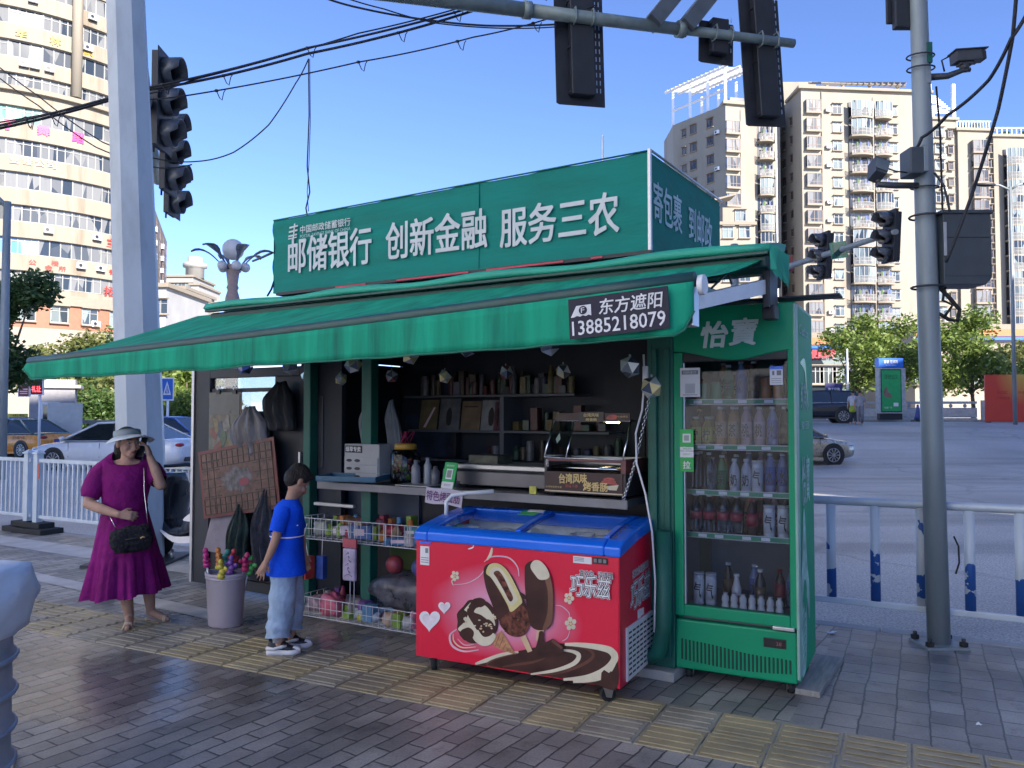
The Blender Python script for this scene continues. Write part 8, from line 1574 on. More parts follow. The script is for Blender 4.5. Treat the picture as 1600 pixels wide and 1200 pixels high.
mb = MB(); mb.box(-.65, -.05, 0, .65, .05, 2.05, mat('panel_pale', (.5, .52, .52), .7, var=.08)); o = mb.build('wall_panel', loc=P0(102, 34, 0), rot=R(20)); tag(o, 'plain pale wall panel between the grey booth and the shrubs', 'panel')
def balustrade(label, pts, h, panel_m, zf):
    f = thing('balustrade', label, 'balustrade', (0, 0, 0))
    for a, b_ in zip(pts, pts[1:]):
        a = Vector(a); b_ = Vector(b_); L = (b_ - a).length; n_ = max(1, int(L / 2.2)); ang = math.atan2(b_.y - a.y, b_.x - a.x)
        for k in range(n_):
            p = a.lerp(b_, k / n_); q = a.lerp(b_, (k + 1) / n_); z = zf(p); T = Matrix.Translation((p.x, p.y, z)) @ Matrix.Rotation(ang, 4, 'Z'); w_ = (q - p).length
            mb = MB(); mb.box(-.13, -.13, -.1, .13, .13, h + .15, panel_m, T); mb.box(-.10, -.1, h + .15, .1, .1, h + .4, panel_m, T); mb.ball(T @ Vector((0, 0, h + .42)), (.11, .11, .1), panel_m, 10, 6); mb.build('post', f)
            mb = MB(); mb.box(.13, -.06, h * .12, w_ - .13, .06, h * .62, panel_m, T); mb.box(.13, -.07, h * .82, w_ - .13, .07, h * .95, panel_m, T); mb.box(.13, -.08, -.1, w_ - .13, .08, h * .10, panel_m, T); mb.box(.25, -.067, h * .2, w_ - .25, -.06, h * .55, stone_band, T)
            for j in (1, 2): mb.ball(T @ Vector((w_ * j / 3, 0, h * .72)), (.12, .05, h * .1), panel_m, 8, 6)
            mb.build('panel', f)
    return f
carved = mat('carved_stone', (.36, .37, .37), .8, var=.2, scale=6, bump=.3, bscale=8)
pa_ = lambda px, Y: (at(px, 640, Y).x, Y, 0)
balustrade('carved grey stone balustrade beyond the crossing on the right', [pa_(1215, 49), pa_(1335, 48.5), pa_(1530, 47)], 1.15, carved, lambda p: gz(p.x, p.y) + .1)
balustrade('pale concrete balustrade beyond the cars on the left', [pa_(112, 38.5), pa_(205, 38), pa_(310, 37)], 1.35, concrete, lambda p: 0)
mb = MB(); e_ = pa_(1530, 47); mb.prism([(0, 0), (2.3, 0), (2.1, .35), (1.5, .55), (1.0, .9), (.4, 1.15), (0, 1.15)], carved, lambda p: Vector((p[0], -.12, p[1])), lambda p: Vector((p[0], .12, p[1]))); o = mb.build('balustrade_end', loc=(e_[0] + .15, 47, gz(e_[0], 47) + .1)); tag(o, 'scrolled stone end piece of the balustrade next to the red hoarding', 'stone scroll')
ab = thing('advert_box', 'standing light box with a green poster and blue street name head', 'advertising box', P0(1390, 45) + Vector((0, 0, .13)), R(4)); adg = mat('advert_green', (.02, .34, .10), .4, var=.1)
H1 = zy(560, 45) - ab.location.z; mb = MB(); mb.box(-.66, -.15, .0, .66, .15, .35, black); mb.box(-.70, -.2, .35, .86, .2, H1 - .55, carved); mb.build('case', ab, bevel=.01); mb = MB(); mb.box(-.70, -.22, H1 - .52, .72, .22, H1, sb_); mb.text('嘉誉 花城路', (0, -.225, H1 - .2), .8, .18, pw_, bold=.01); mb.text('HUACHENG', (0, -.225, H1 - .4), .6, .07, pw_); mb.build('street_name_head', ab)
mb = MB(); mb.box(-.60, -.21, .42, .6, -.2, H1 - .62, black); mb.box(-.55, -.214, .48, .55, -.21, H1 - .68, adg); mb.text('活动公义', (0, -.217, H1 - 1.05), .8, .26, ink); mb.poly(sm_poly([(-.45, 1.35), (-.1, 1.2), (.05, 1.3), (-.15, 1.55), (-.25, 1.85), (-.4, 1.7)], 4), mat('advert_figure', (.2, .13, .1), .5, var=.3), lambda p: Vector((p[0], -.217, p[1]))); mb.box(.12, -.217, .75, .4, -.214, .95, pw_); mb.text('公益广告', (-.2, -.217, .68), .45, .1, pw_); mb.build('poster', ab)
hd, n, l, p = new_mat('hoarding_print'); tc = n.new('ShaderNodeTexCoord'); mp = n.new('ShaderNodeMapping'); mp.inputs['Location'].default_value = (-1.35, 0, -1.5); mp.inputs['Scale'].default_value = (.75, 0, .6); l.new(tc.outputs['Object'], mp.inputs[0]); ln = n.new('ShaderNodeVectorMath'); ln.operation = 'LENGTH'; l.new(mp.outputs[0], ln.inputs[0]); cr = n.new('ShaderNodeValToRGB'); cr.color_ramp.elements[0].color = (.55, .36, .07, 1); cr.color_ramp.elements[1].color = (.52, .05, .03, 1); l.new(ln.outputs['Value'], cr.inputs[0]); l.new(cr.outputs[0], p.inputs['Base Color']); p.inputs['Roughness'].default_value = .5
hp_ = P0(1540, 42); hb_ = thing('hoarding', 'red and gold printed hoarding at the right edge beyond the crossing', 'hoarding', hp_ + Vector((0, 0, .05)), R(-8)); Hh = zy(587, 42) - hp_.z
mb = MB(); mb.box(0, 0, .0, 4.6, .12, Hh, hd); mb.build('panel', hb_); mb = MB(); mb.text('HOC', (.85, -.006, Hh * .62), .5, .16, mat('hoarding_ink', (.3, .02, .02), .5)); mb.build('lettering', hb_); mb = MB(); mb.text('文明创建', (.85, -.006, Hh * .5), .7, .14, mat('hoarding_ink', (.3, .02, .02), .5)); mb.build('lettering', hb_); mb = MB(); mb.text('共建美好家园', (2.2, -.006, Hh * .62), 1.2, .14, mat('hoarding_ink', (.3, .02, .02), .5)); mb.build('lettering', hb_)
for k in range(3): mb = MB(); mb.box(.2 + k * 2, .12, -.1, .3 + k * 2, .5, Hh * .8, dark_steel); mb.build('prop', hb_)
cn = thing('bollard', 'dark blue plastic bollard standing on the far kerb', 'bollard', P0(1434, 42) + Vector((0, 0, .05))); mb = MB(); mb.box(-.25, -.25, 0, .25, .25, .1, black); mb.build('foot', cn); mb = MB(); mb.lathe([(.2, .1), (.15, .3), (.09, .6), (.06, .85), (.05, .9), (0, .9)], mat('bollard_blue', (.03, .05, .2), .5), 14); mb.build('cone', cn)
def lamp(label, px, Y, ytop, r_, arms, nm='street_lamp'):
    b_ = P0(px, Y); t = thing(nm, label, 'street lamp', b_); h_ = zy(ytop, Y) - b_.z; mb = MB(); mb.cyl((0, 0, 0), (0, 0, h_), r_, white if nm == 'flag_pole' else galv, 10, r_ * .7); mb.build('post', t)
    for dx, dz in arms: mb = MB(); mb.tube([(0, 0, h_ - .15), (dx * .5, 0, h_ + dz * .8), (dx, 0, h_ + dz)], r_ * .5, galv, 8); mb.ball((dx * 1.15, 0, h_ + dz), (abs(dx) * .35 + .15, .18, .09), dark_steel, 12, 6); mb.build('lamp_arm', t)
lamp('grey street lamp with two small arms at the right edge', 1586, 38, 292, .10, ((-1.0, .1), (.9, .15))); lamp('slim white pole left of the street trees', 1325, 46, 545, .06, (), 'flag_pole'); lamp('grey lamp post with a curved arm at the left edge', 4, 21, 315, .13, ((-.9, .35),))
mb = MB(); mb.box(-.5, -.04, 1.0, .5, .04, 2.1, mat('notice_navy', (.03, .03, .14), .5)); mb.text('施工公告', (0, -.045, 1.75), .7, .2, pw_, bold=.02); mb.text('请绕行', (0, -.045, 1.4), .6, .2, pw_, bold=.02)
for x in (-.4, .4): mb.box(x - .03, .04, 0, x + .03, .08, 2.0, white)
o = mb.build('notice_board', loc=P0(1303, 45.5) + Vector((0, 0, .1)), rot=R(5)); tag(o, 'navy notice board with white writing left of the white pole', 'notice board')
ms = thing('signal_mast', 'grey signal mast with two small traffic lights and a green plate behind the kiosk', 'signal mast', P0(1150, 21)); bz_ = ms.location
mb = MB(); mb.cyl((0, 0, 0), (0, 0, 6.2), .13, galv, 12, .1); mb.build('post', ms)
A1 = at(1215, 422, 20.0) - bz_; A2 = at(1400, 362, 14.2) - bz_; A0 = Vector((0, 0, A1.z + .1)); mb = MB(); mb.tube([A0, A1, A2], [.09, .075, .05], galv, 12); mb.build('arm', ms)
def small_sig(px, yt, yb, Y, nl=3):
    top, bot = at(px, yt, Y) - bz_, at(px, yb, Y) - bz_; hg = top.z - bot.z; T = Matrix.Translation((top.x, top.y, bot.z)) @ Matrix.Rotation(R(193), 4, 'Z') @ Matrix.Rotation(R(-4), 4, 'Y'); h = bpy.data.objects.new('signal_head', None); COL.objects.link(h); h.parent = ms; w_ = hg / nl
    mb = MB(); mb.box(-.05, -w_ * .52, 0, .02, w_ * .52, hg, sig_b, T); mb.box(-.16, -w_ * .36, .03, -.05, w_ * .36, hg - .03, sig_b, T); mb.build('housing', h, bevel=.01)
    mb = MB()
    for k in range(nl): zc = w_ * (k + .5); r_ = w_ * .40; mb.rings([[T @ Vector((x - (.15 if math.sin(a) < -.3 and x > .1 else 0), r_ * math.cos(a), zc + r_ * math.sin(a) - x * .12)) for a in [2 * PI * j / 18 for j in range(18)]] for x in (.02, .16, .3)], mat('visor_grey', (.07, .075, .085), .25, var=.2, spec=.8), True, False, False)
    o = mb.build('visor', h); o.modifiers.new('t', 'SOLIDIFY').thickness = .008
    mb = MB()
    for k in range(nl): mb.ball(T @ Vector((.02, 0, w_ * (k + .5))), (.03, w_ * .38, w_ * .38), mat('dead_lens', (.05, .03, .03), .15), 12, 7, Matrix.Rotation(R(193), 4, 'Z'))
    mb.build('lens', h)
small_sig(1386, 328, 410, 14.4); small_sig(1283, 362, 436, 17.4); small_sig(1206, 426, 452, 21.0, 1)
p = at(1310, 391, 16.4) - bz_; mb = MB(); mb.box(-.17, -.03, -.17, .17, .0, .17, k_green, Matrix.Translation(p) @ Matrix.Rotation(R(-8), 4, 'Y')); mb.box(-.12, -.034, -.12, .12, -.03, .12, aw_dark, Matrix.Translation(p) @ Matrix.Rotation(R(-8), 4, 'Y')); mb.build('green_plate', ms)
p = at(1229, 412, 19.6) - bz_; mb = MB(); mb.box(-.15, -.06, -.2, .15, .06, .2, mat('plate_rust_red', (.25, .06, .05), .5, var=.2), Matrix.Translation(p) @ Matrix.Rotation(R(-6), 4, 'Y')); mb.build('red_box', ms, bevel=.02)
cream_w = mat('render_cream', (0.285, 0.258, 0.212), 0.85, var=0.06, scale=.4, dirt=(0.17, 0.14, 0.10), dscale=.25, damt=.5, stretch=(1, 1, .25))
beige_w = mat('render_beige', (0.34, 0.29, 0.24), 0.85, var=0.06, scale=.4, dirt=(0.24, 0.2, 0.16), dscale=.25, damt=.4, stretch=(1, 1, .25))
tower_w = mat('render_stained', (0.285, 0.252, 0.200), 0.85, var=0.08, scale=.6, dirt=(0.13, 0.085, 0.05), dscale=.6, damt=.75, stretch=(1, 1, .12))
slab_w = mat('slab_pale', (0.26, 0.225, 0.178), 0.8, var=0.08); bl_frame = mat('window_frame_white', (0.29, 0.29, 0.28), 0.5); dk_frame = mat('window_frame_dark', (0.12, 0.08, 0.07), 0.5)
wg = window_glass('glass_curtains', (0.22, 0.22, 0.21), (0.03, 0.04, 0.05), 0.55); wg2 = window_glass('glass_mixed', (0.26, 0.31, 0.31), (0.03, 0.04, 0.05), 0.45); wgd = window_glass('glass_shade', (0.16, 0.15, 0.13), (0.03, 0.03, 0.035), 0.4)
def proto(fn):
    mb = MB(); fn(mb); o = mb.build('proto'); me = o.data; bpy.data.objects.remove(o); return me
def place(me, name, parent, loc, rot):
    me.name = name; o = bpy.data.objects.new(name, me); COL.objects.link(o); o.parent = parent; o.location = loc; o.rotation_euler = (0, 0, rot); return o
def win(w_, h_, nx, fr, gl, sill=True, top=.3):
    def fn(mb):
        mb.box(-w_ / 2, -.02, 0, w_ / 2, .03, h_, gl)
        for k in range(nx + 1): x = lerp(-w_ / 2, w_ / 2, k / nx); mb.box(x - .045, -.07, 0, x + .045, -.021, h_, fr)
        mb.box(-w_ / 2, -.068, 0, w_ / 2, -.022, .08, fr); mb.box(-w_ / 2, -.068, h_ - .08, w_ / 2, -.022, h_, fr)
        if top: mb.box(-w_ / 2, -.066, h_ * (1 - top), w_ / 2, -.023, h_ * (1 - top) + .06, fr)
        if sill: mb.box(-w_ / 2 - .12, -.3, -.12, w_ / 2 + .12, .02, -.01, slab_w); mb.box(-w_ / 2 - .12, -.4, h_ + .05, w_ / 2 + .12, .02, h_ + .15, slab_w)
    return proto(fn)
def fn_ac(mb):
    mb.box(-.42, -.35, 0, .42, 0, .58, white); mb.cyl((-.12, -.352, .29), (-.12, -.37, .29), .22, gr_ink, 14); mb.cyl((-.12, -.371, .29), (-.12, -.376, .29), .15, black, 12); mb.box(-.4, -.3, -.08, .4, 0, -.02, dark_steel)
ACM = proto(fn_ac)
def fn_bay(mb):
    mb.box(-1.2, -.75, -.30, 1.35, .02, 0, slab_w); mb.box(-1.1, -.65, 0, 1.25, .02, 1.95, wg)
    for x in (-1.1, -.1, .5, 1.25): mb.box(x - .05, -.70, 0, x + .05, -.651, 1.95, dk_frame)
    for z in (0, .5, 1.87): mb.box(-1.12, -.69, z, 1.27, -.652, z + .08, dk_frame)
    for z in (0, .5, 1.87): mb.box(-1.14, -.66, z + .005, -1.101, .02, z + .075, dk_frame)
BAY = proto(fn_bay)
def fn_balc(w_, clutter):
    def fn(mb):
        N_ = 10; arc = [(lerp(-w_ / 2, w_ / 2, k / N_), -1.0 - .45 * math.sin(k / N_ * PI)) for k in range(N_ + 1)]; pl = arc + [(w_ / 2, 0), (-w_ / 2, 0)]
        mb.slab(pl, -.32, -.02, slab_w); mb.box(-w_ / 2, -.04, 0, w_ / 2, .02, 2.6, wgd if clutter != 1 else wg)
        for k in range(3): x = lerp(-w_ / 2, w_ / 2, (k + .5) / 3); mb.box(x - .05, -.09, 0, x + .05, -.041, 2.6, bl_frame)
        if clutter == 2:
            mb.rings([[Vector((x, y + .03, z)) for x, y in arc] for z in (.0, 2.5)], wg2, False)
            for x, y in arc[::2]: mb.box(x - .04, y - .03, 0, x + .04, y + .02, 2.5, bl_frame)
        for z in (.45, 1.0): mb.tube([(x, y, z) for x, y in arc], .045, bl_frame, 4)
        for k in range(2 * N_): t = k / 2; i = min(N_ - 1, int(t)); f_ = t - i; x = lerp(arc[i][0], arc[i + 1][0], f_); y = lerp(arc[i][1], arc[i + 1][1], f_); mb.box(x - .025, y - .025, 0, x + .025, y + .025, 1.0, bl_frame)
        rg = random.Random(clutter * 5 + 1)
        for k in range(7 if clutter < 2 else 3): x = rg.uniform(-.42, .42) * w_; mb.box(x - .14, -.7, 1.1 if k % 2 else .1, x + .14, -.6, (1.9 if k % 2 else .7), mat('laundry_%d' % (k % 4), ((.5, .5, .5), (.1, .13, .25), (.35, .12, .12), (.07, .13, .05))[k % 4], .8))
    return proto(fn)
BALC = [fn_balc(3.7, k) for k in range(3)]; BALN = [fn_balc(2.9, k) for k in range(3)]
WS = win(1.3, 1.5, 2, dk_frame, wgd); WD = win(1.3, 1.5, 2, dk_frame, wgd, False); WL = win(1.5, 1.6, 2, bl_frame, wg2); WN = win(.8, 1.3, 1, dk_frame, wgd)
YB, KP = 130.0, 130.0 / 1250
def bx(px, Y): return (px - 800) / 1250 * Y
def bz(y, Y): return at(800, y, Y).z
def block(name, label, cat, plan, z0, z1, m, floors=None, parapet=True):
    t = thing(name, label, cat, (0, 0, 0)); mb = MB(); mb.slab(plan, z0, z1, m)
    if parapet: mb.slab([(x + (.4 if i in (1, 2) else -.4), y - (.4 if i < 2 else 0)) for i, (x, y) in enumerate(plan[:4])] if len(plan) == 4 else plan, z1, z1 + .45, slab_w)
    mb.build('wall', t); return t
Z1 = lambda y, Y=YB: bz(y, Y)
GRP = 'cream apartment blocks on the right'
pA = [(bx(1138, 130), 130), (bx(1224, 132), 132), (bx(1224, 132) + 1, 146), (bx(1055, 139.5), 148), (bx(1055, 139.5), 139.5)]
tA = block('apartment_tower', 'left cream apartment tower with an open white roof frame and a shaded side', 'apartment block', pA, -2, Z1(163), cream_w, parapet=False); tag(tA, group=GRP)
mb = MB(); mb.slab([(pA[0][0] - .5, 129.4), (pA[1][0], 131.4), (pA[1][0], 136), (pA[0][0] - .5, 136)], Z1(163), Z1(158), slab_w); mb.slab([(pA[0][0] + 1, 131), (pA[1][0] - 1, 132.5), (pA[1][0] - 1, 138), (pA[0][0] + 1, 138)], Z1(158), Z1(148), wgd); mb.build('roof_room', tA)
mb = MB(); L0 = Vector((bx(1055, 139.5), 139.5, 0)); L1 = Vector((pA[0][0], 130, 0)); ld = (L1 - L0).normalized(); ln_ = Vector((ld.y, -ld.x, 0)) * -1
zr = Z1(118, 134); bk = Vector((.72, .69, 0))
for t in (0, .34, .68, 1.0):
    q = L0.lerp(L1, t); mb.box(q.x - .2, q.y - .2, Z1(163), q.x + .2, q.y + .2, zr, white)
    mb.box(q.x + 6.3, q.y + 5.8, Z1(163), q.x + 6.7, q.y + 6.2, zr + 1, white)
for k in range(13): q = L0.lerp(L1, k / 12) - ld * .5; mb.tube([q - bk * 1.2 + Vector((0, 0, zr - .6)), q + bk * 10 + Vector((0, 0, zr + 2.4))], .17, white, 4, sm=False)
for s_ in (-.8, 3.2, 7.5): mb.tube([L0 - ld * 1.2 + bk * s_ + Vector((0, 0, zr + .25 * s_ - .4)), L1 + ld * 1.0 + bk * s_ + Vector((0, 0, zr + .25 * s_ - .4))], .28, white, 4, sm=False)
mb.tube([L0 + Vector((0, 0, zr - 4)), L1 + Vector((0, 0, zr - 4))], .22, white, 4, sm=False)
mb.build('roof_frame', tA)
lang = math.atan2(ld.y, ld.x); st = 28.3
fa = math.atan2(2, pA[1][0] - pA[0][0])
for k in range(16):
    z = Z1(208 + k * st)
    if z < 3: break
    place(BAY, 'bay_window', tA, (bx(1147, 130.2), 130.25, z), fa)
    place(BALN[(0, 0, 1, 2, 1, 2, 2)[k % 7]], 'balcony', tA, (bx(1200, 131.4), 131.45, Z1(217 + k * st)), fa)
    if k < 13:
        for t, me in ((.22, WN), (.40, WS), (.72, WS)): q = L0.lerp(L1, t); place(me, 'window', tA, (q.x - .02, q.y - .02, Z1(207 + k * st, 135)), lang)
    if k % 2 == 0: q = L0.lerp(L1, .86); place(ACM, 'air_conditioner', tA, (q.x - .05, q.y - .05, Z1(212 + k * st, 132)), lang)
mb = MB(); mb.cyl((bx(1217.5, 130.2), 130.2, 2), (bx(1217.5, 130.2), 130.2, Z1(175)), .14, white, 8); mb.box(bx(1160, 131), 130.4, 2, bx(1161, 131), 130.55, Z1(170), beige_w); mb.build('pipe', tA)
pB = [(bx(1258, 128), 128), (bx(1462, 130), 130), (bx(1462, 130), 148), (bx(1224, 137), 148), (bx(1224, 137), 137)]
tB = block('apartment_tower', 'middle cream apartment tower with two rows of curved balconies behind the signals', 'apartment block', pB, -2, Z1(146), cream_w, parapet=False); tag(tB, group=GRP)
mb = MB(); mb.slab([(pB[0][0] - .6, 127.4), (pB[1][0] + .3, 129.4), (pB[1][0] + .3, 134), (pB[0][0] - .6, 134)], Z1(147), Z1(143), slab_w); mb.build('cornice', tB); mb = MB(); mb.slab([(bx(1225, 140), 140), (bx(1282, 140), 140), (bx(1282, 140), 147), (bx(1225, 140), 147)], Z1(150), Z1(128, 140), cream_w); mb.build('roof_room', tB)
mb = MB()
for k in range(15): x = lerp(bx(1290, 129), bx(1420, 129), k / 14); mb.tube([(x, 128, Z1(138)), (x + 1.2, 136, Z1(118, 133))], .16, slab_w, 4, sm=False)
for px in (1300, 1325, 1368, 1412): mb.box(bx(px, 130) - .2, 130, Z1(145), bx(px, 130) + .2, 130.4, Z1(130), slab_w)
mb.tube([(bx(1286, 129), 128, Z1(138)), (bx(1424, 129), 129, Z1(138))], .22, slab_w, 4, sm=False); mb.tube([(bx(1296, 129), 136, Z1(118, 133)), (bx(1432, 129), 137, Z1(118, 133))], .22, slab_w, 4, sm=False); mb.build('roof_frame', tB)
LB0 = Vector((bx(1224, 137), 137, 0)); LB1 = Vector((pB[0][0], 128, 0)); lb_ = math.atan2((LB1 - LB0).y, (LB1 - LB0).x); fB = math.atan2(2, pB[1][0] - pB[0][0]); st = 28.7
for k in range(16):
    z = Z1(176 + k * st, 128.3)
    if z < 3: break
    yy = 128.35
    place(BAY, 'bay_window', tB, (bx(1274, yy), yy - .05, z), fB)
    for px, o_, me in ((1349, .75, BALC[(2, 2, 0, 0, 1, 0, 1, 2)[k % 8]]), (1384, 1.1, BALN[(2, 0, 0, 1, 0, 2, 1)[k % 7]])): place(me, 'balcony', tB, (bx(px, yy + .6), 128 + o_, Z1(184 + k * st, 128.5)), fB)
    place(WL, 'window', tB, (bx(1315, yy), 128.5, Z1(178 + k * st, 128.5)), fB); place(WL, 'window', tB, (bx(1407, yy), 129.38, Z1(181 + k * st, 129.3)), fB)
    if k < 14:
        for t in (.2, .55): q = LB0.lerp(LB1, t); place(WS if t < .3 else WN, 'window', tB, (q.x - .02, q.y - .02, Z1(200 + k * st, 133)), lb_)
    if k % 3 != 1: place(ACM, 'air_conditioner', tB, (bx(1300, yy), 128.28, Z1(150 + k * st + 25, 128.3)), fB)
mb = MB(); mb.cyl((bx(1369, 128.5), 128.0, 2), (bx(1369, 128.5), 128.0, Z1(160)), .12, slab_w, 8); mb.cyl((bx(1290, 128.3), 128.2, 2), (bx(1290, 128.3), 128.2, Z1(150)), .09, slab_w, 8); mb.build('pipe', tB)
def stepped(label, x0, x1, ytop, cols, ys, step, n_, m, frame=False):
    Y = 131.0; pl = [(bx(x0, Y), Y), (bx(x1, Y), Y + .5), (bx(x1, Y), 147), (bx(x0, Y), 147)]; t = block('apartment_tower', label, 'apartment block', pl, -2, Z1(ytop, Y), m); tag(t, group=GRP)
    for k in range(n_):
        z = Z1(ys + k * step, Y)
        if z < 2.5: break
        for px, me in cols: place(me, 'bay_window' if me is BAY else ('balcony' if me in BALN else 'window'), t, (bx(px, Y), Y + .05 + .25 * (px - x0) / (x1 - x0) - .1, z), .02)
        if k % 2: place(ACM, 'air_conditioner', t, (bx(cols[0][0] + 5, Y), Y - .02, z - .9), .02)
    if frame:
        mb = MB(); zt = Z1(130, Y); zb = Z1(ytop, Y)
        for px in (x0 + 1, x1 - 3):
            for y in (Y + .3, Y + 7): mb.box(bx(px, Y) - .25, y, zb, bx(px, Y) + .25, y + .5, zt, white)
        for k in range(9): z = lerp(zb + 1.2, zt, k / 8); mb.box(bx(x0, Y), Y + .35 + k * .7, z, bx(x1 - 2, Y), Y + .65 + k * .7, z + .28, white)
        mb.build('roof_frame', t)
    else:
        mb = MB(); zb = Z1(ytop, Y) + .45
        for k in range(12): x = lerp(pl[0][0] + .2, pl[1][0] - .3, k / 11); mb.box(x - .06, Y + .5, zb, x + .06, Y + .6, zb + 1.2, white)
        mb.box(pl[0][0], Y + .5, zb + 1.2, pl[1][0], Y + .6, zb + 1.35, white); mb.build('roof_rail', t)
        foliage([(lerp(pl[0][0], pl[1][0], .4), Y + 3, zb + .8, 1.2, .8, .7), (lerp(pl[0][0], pl[1][0], .8), Y + 3, zb + 1, 1.3, .8, .9)], 260, .3, leaf_b, int(x0), 'roof_plants', t)
    return t
stepped('cream block with a tall white louvred roof frame right of the grey pole', 1463, 1505, 187, ((1476, WL), (1494, WN)), 214, 25.5, 15, cream_w, True); stepped('cream block with a planted roof terrace above the control box', 1505, 1561, 204, ((1537, BAY), (1554, WN)), 238, 23.5, 15, cream_w); stepped('cream block cut by the right edge, with wide glazed balconies', 1561, 1650, 214, ((1590, BALN[2]), (1618, BALN[1])), 258, 23.5, 15, cream_w)
t = block('low_house', 'low cream house with an orange roof railing at the foot of the left tower', 'house', [(bx(1095, 112), 112), (bx(1180, 112), 112), (bx(1180, 112), 124), (bx(1095, 112), 124)], -1, bz(352, 112), cream_w)
mb = MB(); zt = bz(352, 112) + .45; mb.slab([(bx(1138, 112), 114), (bx(1178, 112), 114), (bx(1178, 112), 120), (bx(1138, 112), 120)], zt, zt + 2.6, cream_w); mb.build('roof_room', t)
mb = MB(); rr_ = mat('rail_orange', (.5, .12, .05), .5)
for k in range(9): x = lerp(bx(1100, 112), bx(1125, 112), k / 8); mb.box(x - .04, 111.7, zt, x + .04, 111.78, zt + 1.5, rr_)
mb.box(bx(1098, 112), 111.7, zt + 1.5, bx(1126, 112), 111.78, zt + 1.6, rr_); mb.build('railing', t)
mb = MB(); mb.prism([(bx(1098, 112), zt + 2.4), (bx(1150, 112), zt + 3.6), (bx(1150, 112), zt + 3.8), (bx(1098, 112), zt + 2.7)], slab_w, lambda p: Vector((p[0], 111, p[1])), lambda p: Vector((p[0], 114, p[1]))); mb.build('canopy', t)
for k in range(4):
    for px in (1116, 1140, 1166): place(WL, 'window', t, (bx(px, 112), 111.98, bz(372 + k * 34, 112)), 0)
place(WL, 'window', t, (bx(1160, 114), 113.97, zt + .6), 0)
for nm, x0, x1, yt, m_, lb in (('shop', 1262, 1325, 528, wg2, 'glass fronted shop with an orange band left of the street trees'), ('shop', 1430, 1640, 515, beige_w, 'low shop row with an orange band behind the trees at the right')):
    Y = 72; t = block(nm, lb, 'shop', [(bx(x0, Y), Y), (bx(x1, Y), Y), (bx(x1, Y), Y + 14), (bx(x0, Y), Y + 14)], 0, bz(yt, Y), m_)
    mb = MB(); mb.box(bx(x0, Y), Y - .4, bz(yt + 11, Y), bx(x1, Y), Y - .02, bz(yt, Y), mat('band_orange', (.48, .16, .06), .6)); mb.box(bx(x0, Y), Y - .45, bz(yt + 17, Y), bx(x1, Y), Y - .02, bz(yt + 12, Y), sb_); mb.text('便民超市', (bx(x0 + 24, Y), Y - .3, bz(yt + 25, Y)), 2.2, .8, mat('sign_red', (.5, .03, .05), .5), bold=.03); mb.build('fascia', t)
    for k in range(int((x1 - x0) / 20)): place(WL, 'window', t, (bx(x0 + 12 + k * 20, Y), Y - .04, bz(600, Y)), 0)
Rr, Yn = 16.5, 76.0; dv = Vector(((30 - 800) / 1250, 1, 0)); np_ = dv * Yn; ud = dv.normalized(); Cc = np_ + ud * Rr
def on_t(phi, r_=Rr): a = math.atan2(-ud.y, -ud.x) + phi * 24 / Rr; return Vector((Cc.x + r_ * math.cos(a), Cc.y + r_ * math.sin(a), 0)), a + PI / 2
tT = thing('round_tower', 'stained cream tower with a rounded glazed front behind the white pole', 'tower', (0, 0, 0)); zT = lambda y: bz(y, Yn + .5)
f0, f1, nn = R(-40), R(25), 44
arc = lambda r_: [on_t(lerp(f0, f1, k / nn), r_)[0] for k in range(nn + 1)]
tops = [-33 + 50.6 * k for k in range(10)]
def band(mb, r_, z0, z1, m, back=None):
    back = back or Rr - 2.2; o = arc(r_); i_ = arc(back)[::-1]; mb.slab([(p.x, p.y) for p in o + i_], z0, z1, m)
mb = MB(); band(mb, Rr - .35, -2, zT(-170), tower_w); 
for k, y in enumerate(tops):
    zt = zT(y + 27.5); z0 = zT(tops[k + 1]) if k < 9 else zT(462); band(mb, Rr, z0, zt, tower_w, Rr - .30); band(mb, Rr + .12, z0 - .08, z0 + .10, tower_w, Rr - .25)
band(mb, Rr, zT(tops[0]), zT(-160), tower_w, Rr - .3); mb.build('wall', tT)
mb = MB(); band(mb, Rr + .5, zT(149), zT(142), slab_w, Rr - .2); mb.build('cornice', tT); mb = MB(); band(mb, Rr + .35, zT(474), zT(458), slab_w, Rr - .2); mb.build('cornice', tT)
brick_r = mat('brick_red_tile', (.34, .13, .08), .7, var=.12, scale=3); mb = MB(); band(mb, Rr + .05, zT(512), zT(474), brick_r, Rr - .3); band(mb, Rr + .1, -2, zT(512), cream_w, Rr - .3); mb.build('base_band', tT)
q, a = on_t(R(10.2), Rr + .12); mb = MB(); mb.cyl((q.x, q.y, zT(140)), (q.x, q.y, zT(-160)), .5, tower_w, 14); mb.build('pilaster', tT)
WT = [win(2.85, 1.64, 4, bl_frame, wg, False, .28), win(2.85, 1.64, 3, bl_frame, wg, False, .0), win(2.85, 1.64, 5, bl_frame, window_glass('glass_blue_curtain', (.12, .28, .5), (.3, .35, .4), .5), False, .25), win(2.85, 1.64, 4, bl_frame, window_glass('glass_green_curtain', (.25, .48, .4), (.1, .14, .13), .6), False, .28)]
for k, y in enumerate(tops):
    for j in range(10):
        ph = R(-21 + j * 6.9)
        if ph > R(22): continue
        q, a = on_t(ph, Rr - .3); me = WT[(k * 3 + j * 2 + j // 3) % 2]
        if k == 8 and j < 4: me = WT[2]
        if k == 4 and j in (2, 3): me = WT[3]
        if not (k < 3 and j == 4 and False): place(me, 'window', tT, (q.x, q.y, zT(y + 27) + .02), a)
for j in range(4): q, a = on_t(R(1 + j * 6.6), Rr + .08); place(WL, 'window', tT, (q.x, q.y, zT(502)), a)
